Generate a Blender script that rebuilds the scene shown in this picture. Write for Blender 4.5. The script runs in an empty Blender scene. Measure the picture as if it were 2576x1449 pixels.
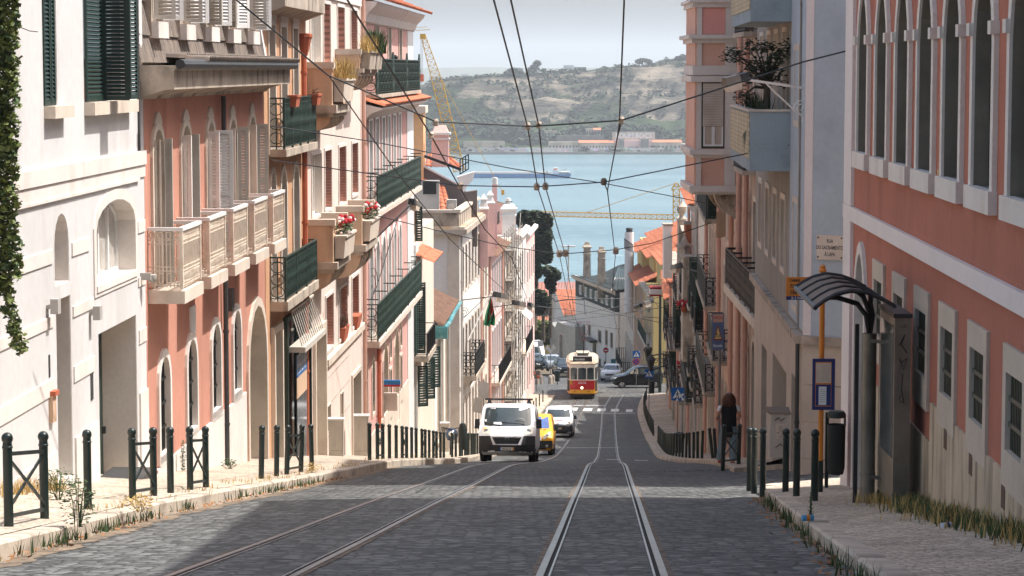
import bpy,bmesh,math,random
from math import sin,cos,pi,atan,atan2,sqrt,radians,exp,floor
from mathutils import Vector,Matrix
from mathutils.geometry import tessellate_polygon
from mathutils import noise as mnoise
random.seed(7)
C=bpy.context.scene.collection
SC=bpy.context.scene
# ------------------------------------------------------------------ camera, sky, sun, exposure
FPX=6082.0;CX,CY=1288.0,724.5
TH=atan(552.5/FPX);CT,ST=cos(TH),sin(TH)
cam_d=bpy.data.cameras.new('camera');cam_d.sensor_width=36.0;cam_d.lens=36.0*FPX/2576.0
cam_d.clip_start=0.5;cam_d.clip_end=40000
cam=bpy.data.objects.new('camera',cam_d);C.objects.link(cam)
cam.location=(0,0,0);cam.rotation_euler=(pi/2-TH,0,0)
SC.camera=cam
SUN_EL,SUN_AZ=radians(61),radians(6)
sd=Vector((cos(SUN_EL)*cos(SUN_AZ),cos(SUN_EL)*sin(SUN_AZ),sin(SUN_EL)))
world=bpy.data.worlds.new('World');SC.world=world;world.use_nodes=True
wn=world.node_tree.nodes;wl=world.node_tree.links
sky=wn.new('ShaderNodeTexSky');sky.sky_type='NISHITA';sky.sun_disc=False
sky.sun_elevation=SUN_EL;sky.sun_rotation=pi/2-SUN_AZ
sky.altitude=60;sky.air_density=1.2;sky.dust_density=5.0;sky.ozone_density=1.0
bg=wn['Background'];bg.inputs['Strength'].default_value=0.13
wl.new(sky.outputs[0],bg.inputs[0])
sun_d=bpy.data.lights.new('sun','SUN');sun_d.energy=3.9;sun_d.angle=radians(0.53);sun_d.color=(1,0.975,0.945)
sun=bpy.data.objects.new('sun',sun_d);C.objects.link(sun)
sun.rotation_euler=sd.to_track_quat('Z','Y').to_euler()
SC.view_settings.view_transform='Standard';SC.view_settings.look='None'
SC.view_settings.exposure=0.8;SC.view_settings.gamma=1.0
SC.cycles.max_bounces=6;SC.cycles.diffuse_bounces=3;SC.cycles.glossy_bounces=3
SC.cycles.volume_bounces=0;SC.cycles.transparent_max_bounces=8
try:
 SC.cycles.use_denoising=True
except Exception:pass
# ------------------------------------------------------------------ picture grid -> place
def ray(px,py):
 u=(px-CX)/FPX;v=-(py-CY)/FPX
 d=Vector((u,CT+v*ST,-ST+v*CT));return d/d.y
def at(px,py,Y):return ray(px,py)*Y
def zm(x0,y0,x1,w):
 k=(x1-x0)/w*2576/3840;ox,oy=x0*2576/3840,y0*2576/3840
 return lambda x,y:(ox+x*k,oy+y*k)
KN=[(-40,3.6),(0,-1.32),(10,-2.72),(18.7,-3.95),(23.6,-4.66),(34,-6.15),(41.8,-7.29),(52.5,-8.83),(58.9,-9.76),(71.4,-11.74),(84,-13.78),(96.7,-15.74),(110,-17.75),(125.7,-19.86),(145.6,-22.29),(163.5,-24.22),(179.4,-25.6),(186,-25.98),(193.4,-26.25),(200,-26.5),(220,-28.55),(232,-29.6),(243,-30.5),(262,-32.1),(300,-36),(360,-44),(420,-51),(500,-58),(560,-61),(900,-61)]
def _slopes():
 n=len(KN);d=[(KN[i+1][1]-KN[i][1])/(KN[i+1][0]-KN[i][0])for i in range(n-1)]
 return[d[0]]+[(d[i-1]+d[i])/2 for i in range(1,n-1)]+[d[-1]]
KS=_slopes()
def H(Y):
 if Y<=KN[0][0]:return KN[0][1]
 for i in range(len(KN)-1):
  if Y<=KN[i+1][0]:
   h=KN[i+1][0]-KN[i][0];t=(Y-KN[i][0])/h
   a,b=KN[i][1],KN[i+1][1]
   return(2*t**3-3*t*t+1)*a+(t**3-2*t*t+t)*h*KS[i]+(-2*t**3+3*t*t)*b+(t**3-t*t)*h*KS[i+1]
 return KN[-1][1]
def cx(Y):
 return-0.05+0.0405*Y+(0.0022*(Y-175)**2 if Y>175 else 0)if Y<215 else cx(214.99)+0.2*(Y-215)
def ground(px,py,dz=0.0):
 r=ray(px,py);lo,hi=5.0,600.0;Y=lo
 while Y<hi:
  if r.z*Y<H(Y)+dz:break
  Y+=0.25
 a,b=Y-0.25,Y
 for _ in range(30):
  m=(a+b)/2
  if r.z*m<H(m)+dz:b=m
  else:a=m
 return r*a
# ------------------------------------------------------------------ materials
def M(name,col,rough=0.85,var=0.12,scale=1.5,streak=0.0,scol=None,bump=0.0,bscale=40.0,metal=0.0,spec=0.4,fine=0.06,emit=None,coat=0.0,sscale=(3,3,0.35),smin=0.5):
 m=bpy.data.materials.new(name);m.use_nodes=True;nt=m.node_tree;N=nt.nodes;L=nt.links
 b=N['Principled BSDF'];b.inputs['Roughness'].default_value=rough;b.inputs['Metallic'].default_value=metal
 b.inputs['Specular IOR Level'].default_value=spec;b.inputs['Coat Weight'].default_value=coat
 g=N.new('ShaderNodeNewGeometry')
 def noise(s,det=4,vec=None):
  n=N.new('ShaderNodeTexNoise');n.inputs['Scale'].default_value=s;n.inputs['Detail'].default_value=det
  L.new(vec or g.outputs['Position'],n.inputs['Vector']);return n.outputs['Fac']
 def ramp(fac,p0,c0,p1,c1):
  r=N.new('ShaderNodeValToRGB');e=r.color_ramp.elements
  e[0].position,e[0].color=p0,(*c0,1);e[1].position,e[1].color=p1,(*c1,1);L.new(fac,r.inputs[0]);return r.outputs[0]
 def mix(fac,a,bb,mode='MIX'):
  x=N.new('ShaderNodeMix');x.data_type='RGBA';x.blend_type=mode
  if isinstance(fac,float):x.inputs[0].default_value=fac
  else:L.new(fac,x.inputs[0])
  for k,v in((6,a),(7,bb)):
   if isinstance(v,tuple):x.inputs[k].default_value=(*v,1)
   else:L.new(v,x.inputs[k])
  return x.outputs[2]
 col=tuple(col)
 lo=tuple(c*(1-var)for c in col);hi=tuple(min(1,c*(1+var))for c in col)
 out=ramp(noise(scale),0.3,lo,0.7,hi)
 if fine:
  out=mix(1.0,out,ramp(noise(scale*14,2),0.25,(1-fine,)*3,0.75,(1+fine*0.6,)*3),'MULTIPLY')
 if streak:
  mp=N.new('ShaderNodeMapping');mp.inputs['Scale'].default_value=sscale;L.new(g.outputs['Position'],mp.inputs[0])
  f=ramp(noise(1.0,6,mp.outputs[0]),smin,(0,0,0),smin+0.22,(streak,)*3)
  out=mix(f,out,tuple(scol)if scol else tuple(c*0.45 for c in col))
 L.new(out,b.inputs['Base Color'])
 if bump:
  bp=N.new('ShaderNodeBump');bp.inputs['Strength'].default_value=min(1,bump);bp.inputs['Distance'].default_value=0.02
  L.new(noise(bscale,4),bp.inputs['Height']);L.new(bp.outputs[0],b.inputs['Normal'])
 if emit:
  b.inputs['Emission Color'].default_value=(*emit[0],1);b.inputs['Emission Strength'].default_value=emit[1]
 return m
def srgb(r,g,b):
 f=lambda c:(c/255/12.92)if c/255<=0.04045 else((c/255+0.055)/1.055)**2.4
 return(f(r),f(g),f(b))
def grout(m,scale,w,h,mortar,mcol,offset=0.5,axes='YZ',c2=0.9):
 """brick courses multiplied onto a material's own colour"""
 nt=m.node_tree;N=nt.nodes;L=nt.links;b=N['Principled BSDF']
 src=b.inputs['Base Color'].links[0].from_socket
 g=N.new('ShaderNodeNewGeometry');sp=N.new('ShaderNodeSeparateXYZ');cb=N.new('ShaderNodeCombineXYZ')
 L.new(g.outputs['Position'],sp.inputs[0]);L.new(sp.outputs[axes[0]],cb.inputs[0]);L.new(sp.outputs[axes[1]],cb.inputs[1])
 t=N.new('ShaderNodeTexBrick');L.new(cb.outputs[0],t.inputs['Vector'])
 t.inputs['Scale'].default_value=scale;t.inputs['Brick Width'].default_value=w;t.inputs['Row Height'].default_value=h
 t.inputs['Mortar Size'].default_value=mortar;t.offset=offset
 t.inputs['Color1'].default_value=(1,1,1,1);t.inputs['Color2'].default_value=(c2,c2,c2,1);t.inputs['Mortar'].default_value=(*mcol,1)
 x=N.new('ShaderNodeMix');x.data_type='RGBA';x.blend_type='MULTIPLY';x.inputs[0].default_value=1.0
 L.new(src,x.inputs[6]);L.new(t.outputs['Color'],x.inputs[7]);L.new(x.outputs[2],b.inputs['Base Color'])
 return m
def glassmat(name,col=(0.02,0.024,0.026),rough=0.08,spec=0.6):
 return M(name,col,rough=rough,var=0.35,scale=1.1,fine=0,spec=spec)
# ------------------------------------------------------------------ mesh builder and objects
class MB:
 def __init__(s):s.v=[];s.f=[]
 def add(s,vs,fs):
  o=len(s.v);s.v+=[Vector(p)for p in vs];s.f+=[tuple(i+o for i in f)for f in fs];return s
 def hexa(s,p):
  return s.add(p,[(3,2,1,0),(4,5,6,7),(0,1,5,4),(1,2,6,5),(2,3,7,6),(3,0,4,7)])
 def box(s,x0,x1,y0,y1,z0,z1):
  return s.hexa([(x0,y0,z0),(x1,y0,z0),(x1,y1,z0),(x0,y1,z0),(x0,y0,z1),(x1,y0,z1),(x1,y1,z1),(x0,y1,z1)])
 def fbox(s,F,s0,s1,z0,z1,o0,o1):
  a,b=min(s0,s1),max(s0,s1);o0,o1=min(o0,o1),max(o0,o1);z0,z1=min(z0,z1),max(z0,z1)
  p=[F.P(a,z0,o0),F.P(b,z0,o0),F.P(b,z0,o1),F.P(a,z0,o1),F.P(a,z1,o0),F.P(b,z1,o0),F.P(b,z1,o1),F.P(a,z1,o1)]
  return s.hexa(p)
 def prism(s,a,b,caps=True):
  n=len(a);o=len(s.v);s.v+=[Vector(p)for p in a]+[Vector(p)for p in b]
  for i in range(n):
   j=(i+1)%n;s.f.append((o+i,o+j,o+n+j,o+n+i))
  if caps:s.f.append(tuple(o+i for i in reversed(range(n))));s.f.append(tuple(o+n+i for i in range(n)))
  return s
 def fprism(s,F,poly,o0,o1):return s.prism([F.P(x,z,o0)for x,z in poly],[F.P(x,z,o1)for x,z in poly])
 def bar(s,p,q,w,h=None,up=(0,0,1)):
  h=h or w;p,q=Vector(p),Vector(q);d=(q-p)
  if d.length<1e-6:return s
  d.normalize();u=Vector(up)
  if abs(d.dot(u))>0.97:u=Vector((0,1,0))if abs(d.y)<.9 else Vector((1,0,0))
  x=d.cross(u).normalized()*(w/2);y=x.cross(d).normalized()*(h/2)
  return s.prism([p-x-y,p+x-y,p+x+y,p-x+y],[q-x-y,q+x-y,q+x+y,q-x+y])
 def tube(s,path,r,n=6,cap=True,closed=False):
  path=[Vector(p)for p in path];m=len(path);o=len(s.v);rr=r if isinstance(r,(list,tuple))else[r]*m
  for i,p in enumerate(path):
   if closed:d=path[(i+1)%m]-path[i-1]
   else:d=path[min(i+1,m-1)]-path[max(i-1,0)]
   if d.length<1e-9:d=Vector((0,0,1))
   d.normalize();u=Vector((0,0,1))if abs(d.z)<0.9 else Vector((1,0,0))
   x=d.cross(u).normalized();y=x.cross(d)
   for k in range(n):
    a=2*pi*k/n;s.v.append(p+x*(cos(a)*rr[i])+y*(sin(a)*rr[i]))
  for i in range(m if closed else m-1):
   i2=(i+1)%m
   for k in range(n):
    k2=(k+1)%n;s.f.append((o+i*n+k,o+i*n+k2,o+i2*n+k2,o+i2*n+k))
  if cap and not closed:s.f.append(tuple(o+k for k in reversed(range(n))));s.f.append(tuple(o+(m-1)*n+k for k in range(n)))
  return s
 def lathe(s,prof,c=(0,0,0),n=12,rot=None,sq=False):
  c=Vector(c);o=len(s.v);m=len(prof)
  for r,z in prof:
   for k in range(n):
    a=2*pi*(k+(0.5 if sq else 0))/n;p=Vector((r*cos(a),r*sin(a),z))
    if rot:p=rot@p
    s.v.append(c+p)
  for i in range(m-1):
   for k in range(n):
    k2=(k+1)%n;s.f.append((o+i*n+k,o+i*n+k2,o+(i+1)*n+k2,o+(i+1)*n+k))
  s.f.append(tuple(o+k for k in reversed(range(n))));s.f.append(tuple(o+(m-1)*n+k for k in range(n)))
  return s
 def sphere(s,c,r,nu=10,nv=6,sc=(1,1,1)):
  o=len(s.v);c=Vector(c)
  for j in range(nv+1):
   b=-pi/2+pi*j/nv
   for k in range(nu):
    a=2*pi*k/nu;s.v.append(c+Vector((r*sc[0]*cos(b)*cos(a),r*sc[1]*cos(b)*sin(a),r*sc[2]*sin(b))))
  for j in range(nv):
   for k in range(nu):
    k2=(k+1)%nu;s.f.append((o+j*nu+k,o+j*nu+k2,o+(j+1)*nu+k2,o+(j+1)*nu+k))
  return s
 def grid(s,fn,nu,nv):
  o=len(s.v)
  for j in range(nv+1):
   for i in range(nu+1):s.v.append(Vector(fn(i/nu,j/nv)))
  for j in range(nv):
   for i in range(nu):
    a=o+j*(nu+1)+i;s.f.append((a,a+1,a+nu+2,a+nu+1))
  return s
 def build(s,name,mat,parent=None,smooth=False,recalc=True,flip=False):
  loc=Vector(parent['_o'])if parent is not None and '_o' in parent else Vector((0,0,0))
  me=bpy.data.meshes.new(name)
  me.from_pydata([tuple(p-loc)for p in s.v],[],s.f)
  if recalc:
   bm=bmesh.new();bm.from_mesh(me);bmesh.ops.recalc_face_normals(bm,faces=bm.faces)
   bm.to_mesh(me);bm.free()
  me.materials.append(mat)
  if smooth:
   me.polygons.foreach_set('use_smooth',[True]*len(me.polygons))
   if hasattr(me,'set_sharp_from_angle'):me.set_sharp_from_angle(angle=radians(42))
  o=bpy.data.objects.new(name,me);C.objects.link(o)
  if parent is not None:
   o.parent=parent;o['_o']=tuple(loc)
  else:o['_o']=(0,0,0)
  return o
def tag(o,label=None,cat=None,group=None,kind=None):
 if label:o['label']=label
 if cat:o['category']=cat
 if group:o['group']=group
 if kind:o['kind']=kind
 return o
def thing(name,label,cat,loc=(0,0,0),group=None):
 o=bpy.data.objects.new(name,None);C.objects.link(o);o.location=loc;o['_o']=tuple(loc);o.empty_display_size=0.3
 return tag(o,label,cat,group)
def copy_tree(o,parent=None):
 c=o.copy();C.objects.link(c)
 if parent is not None:c.parent=parent
 for ch in list(o.children):copy_tree(ch,c)
 return c
def copy_to(o,loc,rz=0.0,label=None,scale=None):
 c=copy_tree(o);c.location=loc;c.rotation_euler=(0,0,rz)
 if label:c['label']=label
 if scale:c.scale=scale
 return c
class Fac:
 """a vertical wall plane seen from the street: s runs along it, o stands out of it"""
 def __init__(s,a,b,side):
  s.a=Vector((*a,0));d=Vector((*b,0))-s.a;s.L=d.length;s.d=d.normalized()
  n=Vector((s.d.y,-s.d.x,0));s.n=n if n.dot(Vector((*side,0)))>0 else-n
 def hit(s,px,py,o=0.0):
  r=ray(px,py);k=(s.a+s.n*o).dot(s.n)/r.dot(s.n);p=r*k
  return(p-s.a).dot(s.d),p.z
 def s(s,px,o=0.0):return s.hit(px,700,o)[0]
 def P(s,u,z,o=0.0):
  p=s.a+s.d*u+s.n*o;return Vector((p.x,p.y,z))
 def Y(s,u):return(s.a+s.d*u).y
def arch(s0,s1,z0,z1,kind=None,rise=None,n=8):
 """outline of an opening, from the lower left, with a flat, round, segmental or pointed head"""
 w=s1-s0;c=(s0+s1)/2;pts=[(s0,z0),(s1,z0)]
 if not kind:return pts+[(s1,z1),(s0,z1)]
 h=rise if rise else(w/2 if kind=='round' else w*0.2 if kind=='seg' else w*0.9)
 zs=z1-h
 for i in range(n+1):
  t=i/n
  if kind=='goth':
   if t<=0.5:a=t*2;pts.append((s1-w/2*(1-cos(a*pi/2))**0.8,zs+h*sin(a*pi/2)**1.0))
   else:a=(1-t)*2;pts.append((s0+w/2*(1-cos(a*pi/2))**0.8,zs+h*sin(a*pi/2)**1.0))
  else:pts.append((c+w/2*cos(pi*t),zs+h*sin(pi*t)))
 return pts
def grow(poly,w,bottom=True):
 cs=sum(p[0]for p in poly)/len(poly);n=len(poly);z0=min(p[1]for p in poly);out=[]
 for i,(x,z)in enumerate(poly):
  a,b=Vector(poly[i-1]),Vector(poly[(i+1)%n]);p=Vector((x,z));e1=(p-a).normalized()if(p-a).length>1e-6 else(b-p).normalized();e2=(b-p).normalized()if(b-p).length>1e-6 else e1
  n1,n2=Vector((e1.y,-e1.x)),Vector((e2.y,-e2.x));m=n1+n2
  m=m/max(0.35,m.length_squared/2)if m.length>1e-6 else n1
  q=p+m*w
  if not bottom and z<=z0+1e-4:q=Vector((q.x,z))
  out.append((q.x,q.y))
 return out
def tess(F,outer,holes,o=0.0):
 pts=[Vector((x,z,0))for x,z in outer];lists=[pts]+[[Vector((x,z,0))for x,z in h]for h in holes]
 flat=[p for l in lists for p in l];tr=tessellate_polygon(lists)
 return[F.P(p.x,p.y,o)for p in flat],[tuple(t)for t in tr]
def wall_mb(F,outer,holes=(),back=5.0,reveal=0.4):
 mb=MB();v,f=tess(F,outer,list(holes));mb.add(v,f)
 n=len(outer);a=[F.P(x,z,0)for x,z in outer];b=[F.P(x,z,-back)for x,z in outer]
 mb.prism(a,b,caps=False);mb.add(b,[tuple(range(n))])
 for h in holes:
  mb.prism([F.P(x,z,0)for x,z in h],[F.P(x,z,-reveal)for x,z in h],caps=False)
 return mb
def ring_mb(F,inner,outer,o0,o1):
 mb=MB();n=len(inner);rings=[[F.P(x,z,o)for x,z in poly]for poly,o in((inner,o0),(inner,o1),(outer,o1),(outer,o0))]
 k=len(mb.v)
 for r in rings:mb.v+=r
 for q in range(3):
  for i in range(n):
   j=(i+1)%n;mb.f.append((q*n+i,q*n+j,(q+1)*n+j,(q+1)*n+i))
 return mb
# ------------------------------------------------------------------ ground, road, tracks, pavements, water, hills
def lerp(a,b,t):return a+(b-a)*t
def smooth(a,b,x):
 t=max(0,min(1,(x-a)/(b-a)));return t*t*(3-2*t)
def pw(pts,x):
 if x<=pts[0][0]:return pts[0][1]
 for(a,u),(b,v)in zip(pts,pts[1:]):
  if x<=b:return lerp(u,v,(x-a)/(b-a))
 return pts[-1][1]
LTP=[(60,-2.85),(120,-2.85),(150,-2.7),(186,-2.53),(200,-2.5)]
LT=lambda y:pw(LTP,y)
T0=lambda y:0.0
def tl(Y):return pw([(5,-5.2),(18,-5.15),(30,-5.6),(52,-5.35),(80,-5.3),(130,-5.2),(175,-5.0),(192,-4.9),(230,-5.5)],Y)
def tr(Y):return pw([(5,1.9),(19,2.0),(30,2.25),(36,2.4),(52,2.75),(64,2.8),(78,2.6),(97,2.15),(130,2.25),(193,2.1),(230,2.2)],Y)
m_cob=M('black_setts',(0.112,0.112,0.104),rough=0.72,var=0.2,scale=0.35,fine=0.0,spec=0.45)
def setts(m,sx,sy,bump,seed_var=0.45,dark=0.35,strength=1.0):
 nt=m.node_tree;N=nt.nodes;L=nt.links;b=N['Principled BSDF'];src=b.inputs['Base Color'].links[0].from_socket
 g=N.new('ShaderNodeNewGeometry');mp=N.new('ShaderNodeMapping');mp.inputs['Scale'].default_value=(sx,sy,0.0);L.new(g.outputs['Position'],mp.inputs[0])
 v1=N.new('ShaderNodeTexVoronoi');v1.feature='F1';v1.inputs['Randomness'].default_value=0.65;v1.inputs['Scale'].default_value=1;L.new(mp.outputs[0],v1.inputs['Vector'])
 v2=N.new('ShaderNodeTexVoronoi');v2.feature='DISTANCE_TO_EDGE';v2.inputs['Randomness'].default_value=0.65;v2.inputs['Scale'].default_value=1;L.new(mp.outputs[0],v2.inputs['Vector'])
 sp=N.new('ShaderNodeSeparateColor');L.new(v1.outputs['Color'],sp.inputs[0])
 r1=N.new('ShaderNodeMapRange');L.new(sp.outputs[0],r1.inputs[0]);r1.inputs['To Min'].default_value=1-seed_var;r1.inputs['To Max'].default_value=1+seed_var
 r2=N.new('ShaderNodeMapRange');L.new(v2.outputs['Distance'],r2.inputs[0]);r2.inputs['From Max'].default_value=0.14;r2.inputs['To Min'].default_value=dark;r2.inputs['To Max'].default_value=1
 mu=N.new('ShaderNodeMath');mu.operation='MULTIPLY';L.new(r1.outputs[0],mu.inputs[0]);L.new(r2.outputs[0],mu.inputs[1])
 vm=N.new('ShaderNodeVectorMath');vm.operation='SCALE';L.new(src,vm.inputs[0]);L.new(mu.outputs[0],vm.inputs['Scale']);L.new(vm.outputs[0],b.inputs['Base Color'])
 bp=N.new('ShaderNodeBump');bp.inputs['Distance'].default_value=bump;bp.inputs['Strength'].default_value=strength
 r3=N.new('ShaderNodeMapRange');L.new(v2.outputs['Distance'],r3.inputs[0]);r3.inputs['From Max'].default_value=0.28
 ad=N.new('ShaderNodeMath');ad.operation='ADD';mz=N.new('ShaderNodeMath');mz.operation='MULTIPLY';mz.inputs[1].default_value=0.8;L.new(sp.outputs[1],mz.inputs[0]);L.new(mz.outputs[0],ad.inputs[0]);L.new(r3.outputs[0],ad.inputs[1])
 L.new(ad.outputs[0],bp.inputs['Height']);L.new(bp.outputs[0],b.inputs['Normal'])
 return m
setts(m_cob,6.5,7.0,0.016,0.6,0.2)
m_calc=setts(M('limestone_setts',srgb(196,180,160),rough=0.85,var=0.16,scale=0.6,streak=0.5,scol=(0.16,0.13,0.09),sscale=(0.8,0.8,0.8),smin=0.52),13,13,0.006,0.22,0.45)
m_kerb=M('kerb_stone',srgb(186,172,155),rough=0.85,var=0.22,scale=1.4,streak=0.7,scol=(0.10,0.085,0.06),sscale=(1.5,1.5,3),smin=0.5,bump=0.4,bscale=18)
m_rail=M('worn_rail_steel',(0.30,0.285,0.27),rough=0.33,metal=0.85,var=0.2,scale=2)
m_lip=M('rail_lip_steel',(0.42,0.42,0.43),rough=0.3,metal=0.8,var=0.3,scale=4)
m_groove=M('rail_groove',(0.012,0.011,0.01),rough=0.9)
m_grout=M('crumbling_grout',srgb(112,100,88),rough=0.95,var=0.45,scale=6,fine=0.2,streak=0.9,scol=(0.03,0.03,0.03),sscale=(5,5,5),smin=0.5)
m_white=M('worn_road_paint',(0.62,0.62,0.6),rough=0.75,var=0.15,scale=5,streak=0.8,scol=(0.16,0.16,0.16),sscale=(6,6,6),smin=0.52)
m_dirt=M('dry_gutter_dirt',srgb(128,112,94),rough=1,var=0.3,scale=3,fine=0.2,streak=0.8,scol=(0.07,0.065,0.06),sscale=(4,4,4),smin=0.46)
m_earth=M('earth',(0.16,0.13,0.09),rough=1,var=0.3,scale=0.05)
def ys(a,b,step=0.8):
 n=max(1,int((b-a)/step));return[a+(b-a)*i/n for i in range(n+1)]
def strip(name,mat,Y0,Y1,f0,f1,zf,nt=2,step=0.8,kind='structure',parent=None,X=True):
 """a sheet along the street between two side offsets"""
 mb=MB();Y=ys(Y0,Y1,step);n=len(Y)-1
 def fn(u,v):
  y=Y[min(n,int(round(v*n)))];a,b=f0(y),f1(y);t=lerp(a,b,u);return(cx(y)+t,y,H(y)+zf(y,t))
 mb.grid(fn,nt,n);o=mb.build(name,mat,parent,recalc=False,smooth=True)
 if parent is None:tag(o,kind=kind)
 return o
strip('road',m_cob,6,236,lambda y:-16 if y>193.5 else-7,lambda y:22 if y>193.5 else(8.5 if 38<y<54 else 5.0),lambda y,t:-0.02*max(0,abs(t+1.3)-2)*(1 if t<2 else 0)+0.12*max(0,t-2.6)*smooth(38,43,y)*(1-smooth(52,56,y)),nt=48)
def track(t0,label,Y1):
 r=thing('tram_track',label,'tram track',(cx(20)+t0(20),20,H(20)),'tram tracks in the road')
 Y=ys(6,Y1,0.7);n=len(Y)-1
 for sgn in(-1,1):
  P=lambda v,off,h:(lambda y:(cx(y)+t0(y)+sgn*0.45+off,y,H(y)+h))(Y[int(round(v*n))])
  def band(a,b,h):
   for u0,u1,z0,z1 in((a,a,0.0,h),(a,b,h,h),(b,b,h,0.0)):mb.grid(lambda u,v:P(v,lerp(u0,u1,u),lerp(z0,z1,u)),1,n)
  mb=MB();band(0,sgn*0.058,0.013);rail=mb.build('rail',m_rail,r)
  mb=MB();band(-sgn*0.036,-sgn*0.052,0.012);mb.build('guard_lip',m_lip,rail)
  mb=MB();mb.grid(lambda u,v:P(v,-sgn*0.036*u,0.004),1,n);mb.build('groove',m_groove,rail,recalc=False)
  mb=MB();mb.grid(lambda u,v:P(v,sgn*(0.058+u*(0.05+0.05*mnoise.noise((Y[int(round(v*n))]*3.1,sgn,t0(20))))),0.006),1,n)
  mb.build('grout_edge',m_grout,r,recalc=False)
 return r
track(T0,'tram track down the right hand lane, empty, curving right at the bottom',193)
track(LT,'tram track on the left lane that the red and yellow tram is climbing',199)
def zl(y,t):return 0.14+0.045*max(0,tl(y)-t)
def crossr(y):return 0.06+0.33*exp(-((y-46)/7)**2)*smooth(38.5,46,y)
def zr(y,t):return 0.13+crossr(y)*max(0,t-tr(y)-0.2)
strip('left_pavement',m_calc,8,192,lambda y:-9.5,lambda y:tl(y)-0.24,zl,nt=6)
strip('right_pavement',m_calc,8,39.0,lambda y:tr(y)+0.22+(0.9*max(0,y-38.2)),lambda y:7.5,zr,nt=6,step=0.4)
strip('right_pavement',m_calc,51.2,193,lambda y:tr(y)+0.22,lambda y:7.0,zr,nt=5)
m_side=m_calc
mb=MB()
crn=[(2.95,51.2),(3.4,50.2),(4.2,49.0),(5.2,47.6),(6.6,45.6),(8.5,44.0)]
def czz(t,y):return H(y)+zr(max(y,44),t)+0.0
mb.grid(lambda u,v:(lambda i,w:(lambda t,y:(cx(y)+t,y,czz(t,y)))(lerp(lerp(crn[i][0],crn[i+1][0],w),7.0,v),lerp(lerp(crn[i][1],crn[i+1][1],w),51.2,v)))(min(4,int(u*5*0.99999)),u*5-min(4,int(u*5*0.99999))),20,6)
tag(mb.build('corner_pavement',m_calc,None,recalc=False),kind='structure')
def kerb(name,path,h,w=0.22,out=1,stone=1.05):
 """a row of kerb stones, small gaps and unequal heights between them"""
 mb=MB();pts=[Vector(p)for p in path];acc=[]
 for a,b in zip(pts,pts[1:]):
  L=(b-a).length;k=max(1,round(L/stone))
  for i in range(k):acc.append((a.lerp(b,i/k),a.lerp(b,(i+1)/k)))
 for i,(a,b)in enumerate(acc):
  d=(b-a).normalized();nn=Vector((-d.y,d.x,0)).normalized()*w*out;e=d*0.008
  dz=random.uniform(-0.004,0.004);hh=h+dz;c=0.025;q=random.uniform(-0.012,0.012)
  nn2=nn*(1+q)
  def prof(p):return[p+Vector((0,0,-0.25)),p+Vector((0,0,hh-c)),p+nn2*0.1+Vector((0,0,hh)),p+nn2+Vector((0,0,hh)),p+nn2+Vector((0,0,-0.25))]
  mb.prism(prof(a+e),prof(b-e))
 return tag(mb.build(name,m_kerb),kind='structure')
def kpath(Y0,Y1,f):return[(cx(y)+f(y),y,H(y))for y in ys(Y0,Y1,1.05)]
kerb('left_kerb',kpath(8,192,tl),0.144,0.25,1)
kerb('right_kerb',kpath(8,38.0,tr),0.133,0.24,-1)
kerb('right_kerb',[(cx(38.0)+tr(38.0),38.0,H(38.0)),(cx(38.8)+2.75,38.8,H(38.8)+0.01),(cx(39.1)+3.4,39.1,H(39.1)+0.06),(cx(39.2)+5.0,39.2,H(39.2)+0.18),(cx(39.2)+7.4,39.2,H(39.2)+0.34)],0.14,0.2,-1)
kerb('right_kerb',[(cx(y)+t,y,H(y)+0.12*max(0,t-2.9))for t,y in crn[:1]+crn[1:]][::-1],0.15,0.22,-1)
kerb('right_kerb',kpath(51.2,193,tr),0.133,0.24,-1)
strip('gutter_dirt',m_dirt,8,60,lambda y:tl(y),lambda y:tl(y)+0.24+0.16*mnoise.noise((y*0.9,0,3))+0.12*mnoise.noise((y*3,1,3))+0.07*mnoise.noise((y*11,1,3)),lambda y,t:0.005-0.02*max(0,abs(t+1.3)-2),nt=3,step=0.08)
strip('gutter_dirt',m_dirt,8,36,lambda y:tr(y)-0.16-0.14*mnoise.noise((y*0.9,4,3))-0.1*mnoise.noise((y*3,1,9))-0.06*mnoise.noise((y*11,1,9)),lambda y:tr(y),lambda y,t:0.005-0.02*max(0,t+1.3-2)*(1 if t<2 else 0)*0.98,nt=3,step=0.06)
def mark(t0,t1,Y0,Y1):
 mb=MB();n=max(1,int((Y1-Y0)/0.4))
 mb.grid(lambda u,v:(cx(lerp(Y0,Y1,v))+lerp(t0,t1,u),lerp(Y0,Y1,v),H(lerp(Y0,Y1,v))+0.008-(0.02*max(0,abs(lerp(t0,t1,u)+1.3)-2)if lerp(t0,t1,u)<2 else 0)),3,n)
 return mb.build('crossing_stripe',m_white,None,recalc=False)
for px0,px1,py0,py1 in((1433,1451,1028.5,1033),(1466,1488,1028.5,1034),(1502,1523,1028.5,1034.6),(1536,1556,1028.5,1035.5),(1574,1591,1030,1036),(1526,1559,1155.3,1157),(1597,1632,1156.2,1158.2)):
 a,b=ground(px0,py1),ground(px1,py0);yy=(a.y+b.y)/2
 wd=max(0.2,min(4.0,b.y-a.y));k=ground((px0+px1)/2,py1).y
 xa,xb=ray(px0,py1).x*k,ray(px1,py1).x*k
 tag(mark(xa-cx(k),xb-cx(k),k,k+(2.6 if py0<1100 else 1.6)),kind='structure')
for py,t0,t1 in((1040,-1.2,2.0),(1127,-2.2,0.6),(1020.5,-4.7,-0.5),(1157.6,-5.0,-1.9)):
 k=ground(1500,py).y;tag(mark(t0,t1,k,k+(0.45 if py>1100 else 0.35)),kind='structure')
mb=MB()
def gz(x,y):
 z=H(y)-0.45 if y<560 else-61
 return z-(0.02*max(0,abs(x-cx(min(y,214)))-40)if y<400 else 0)
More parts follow.
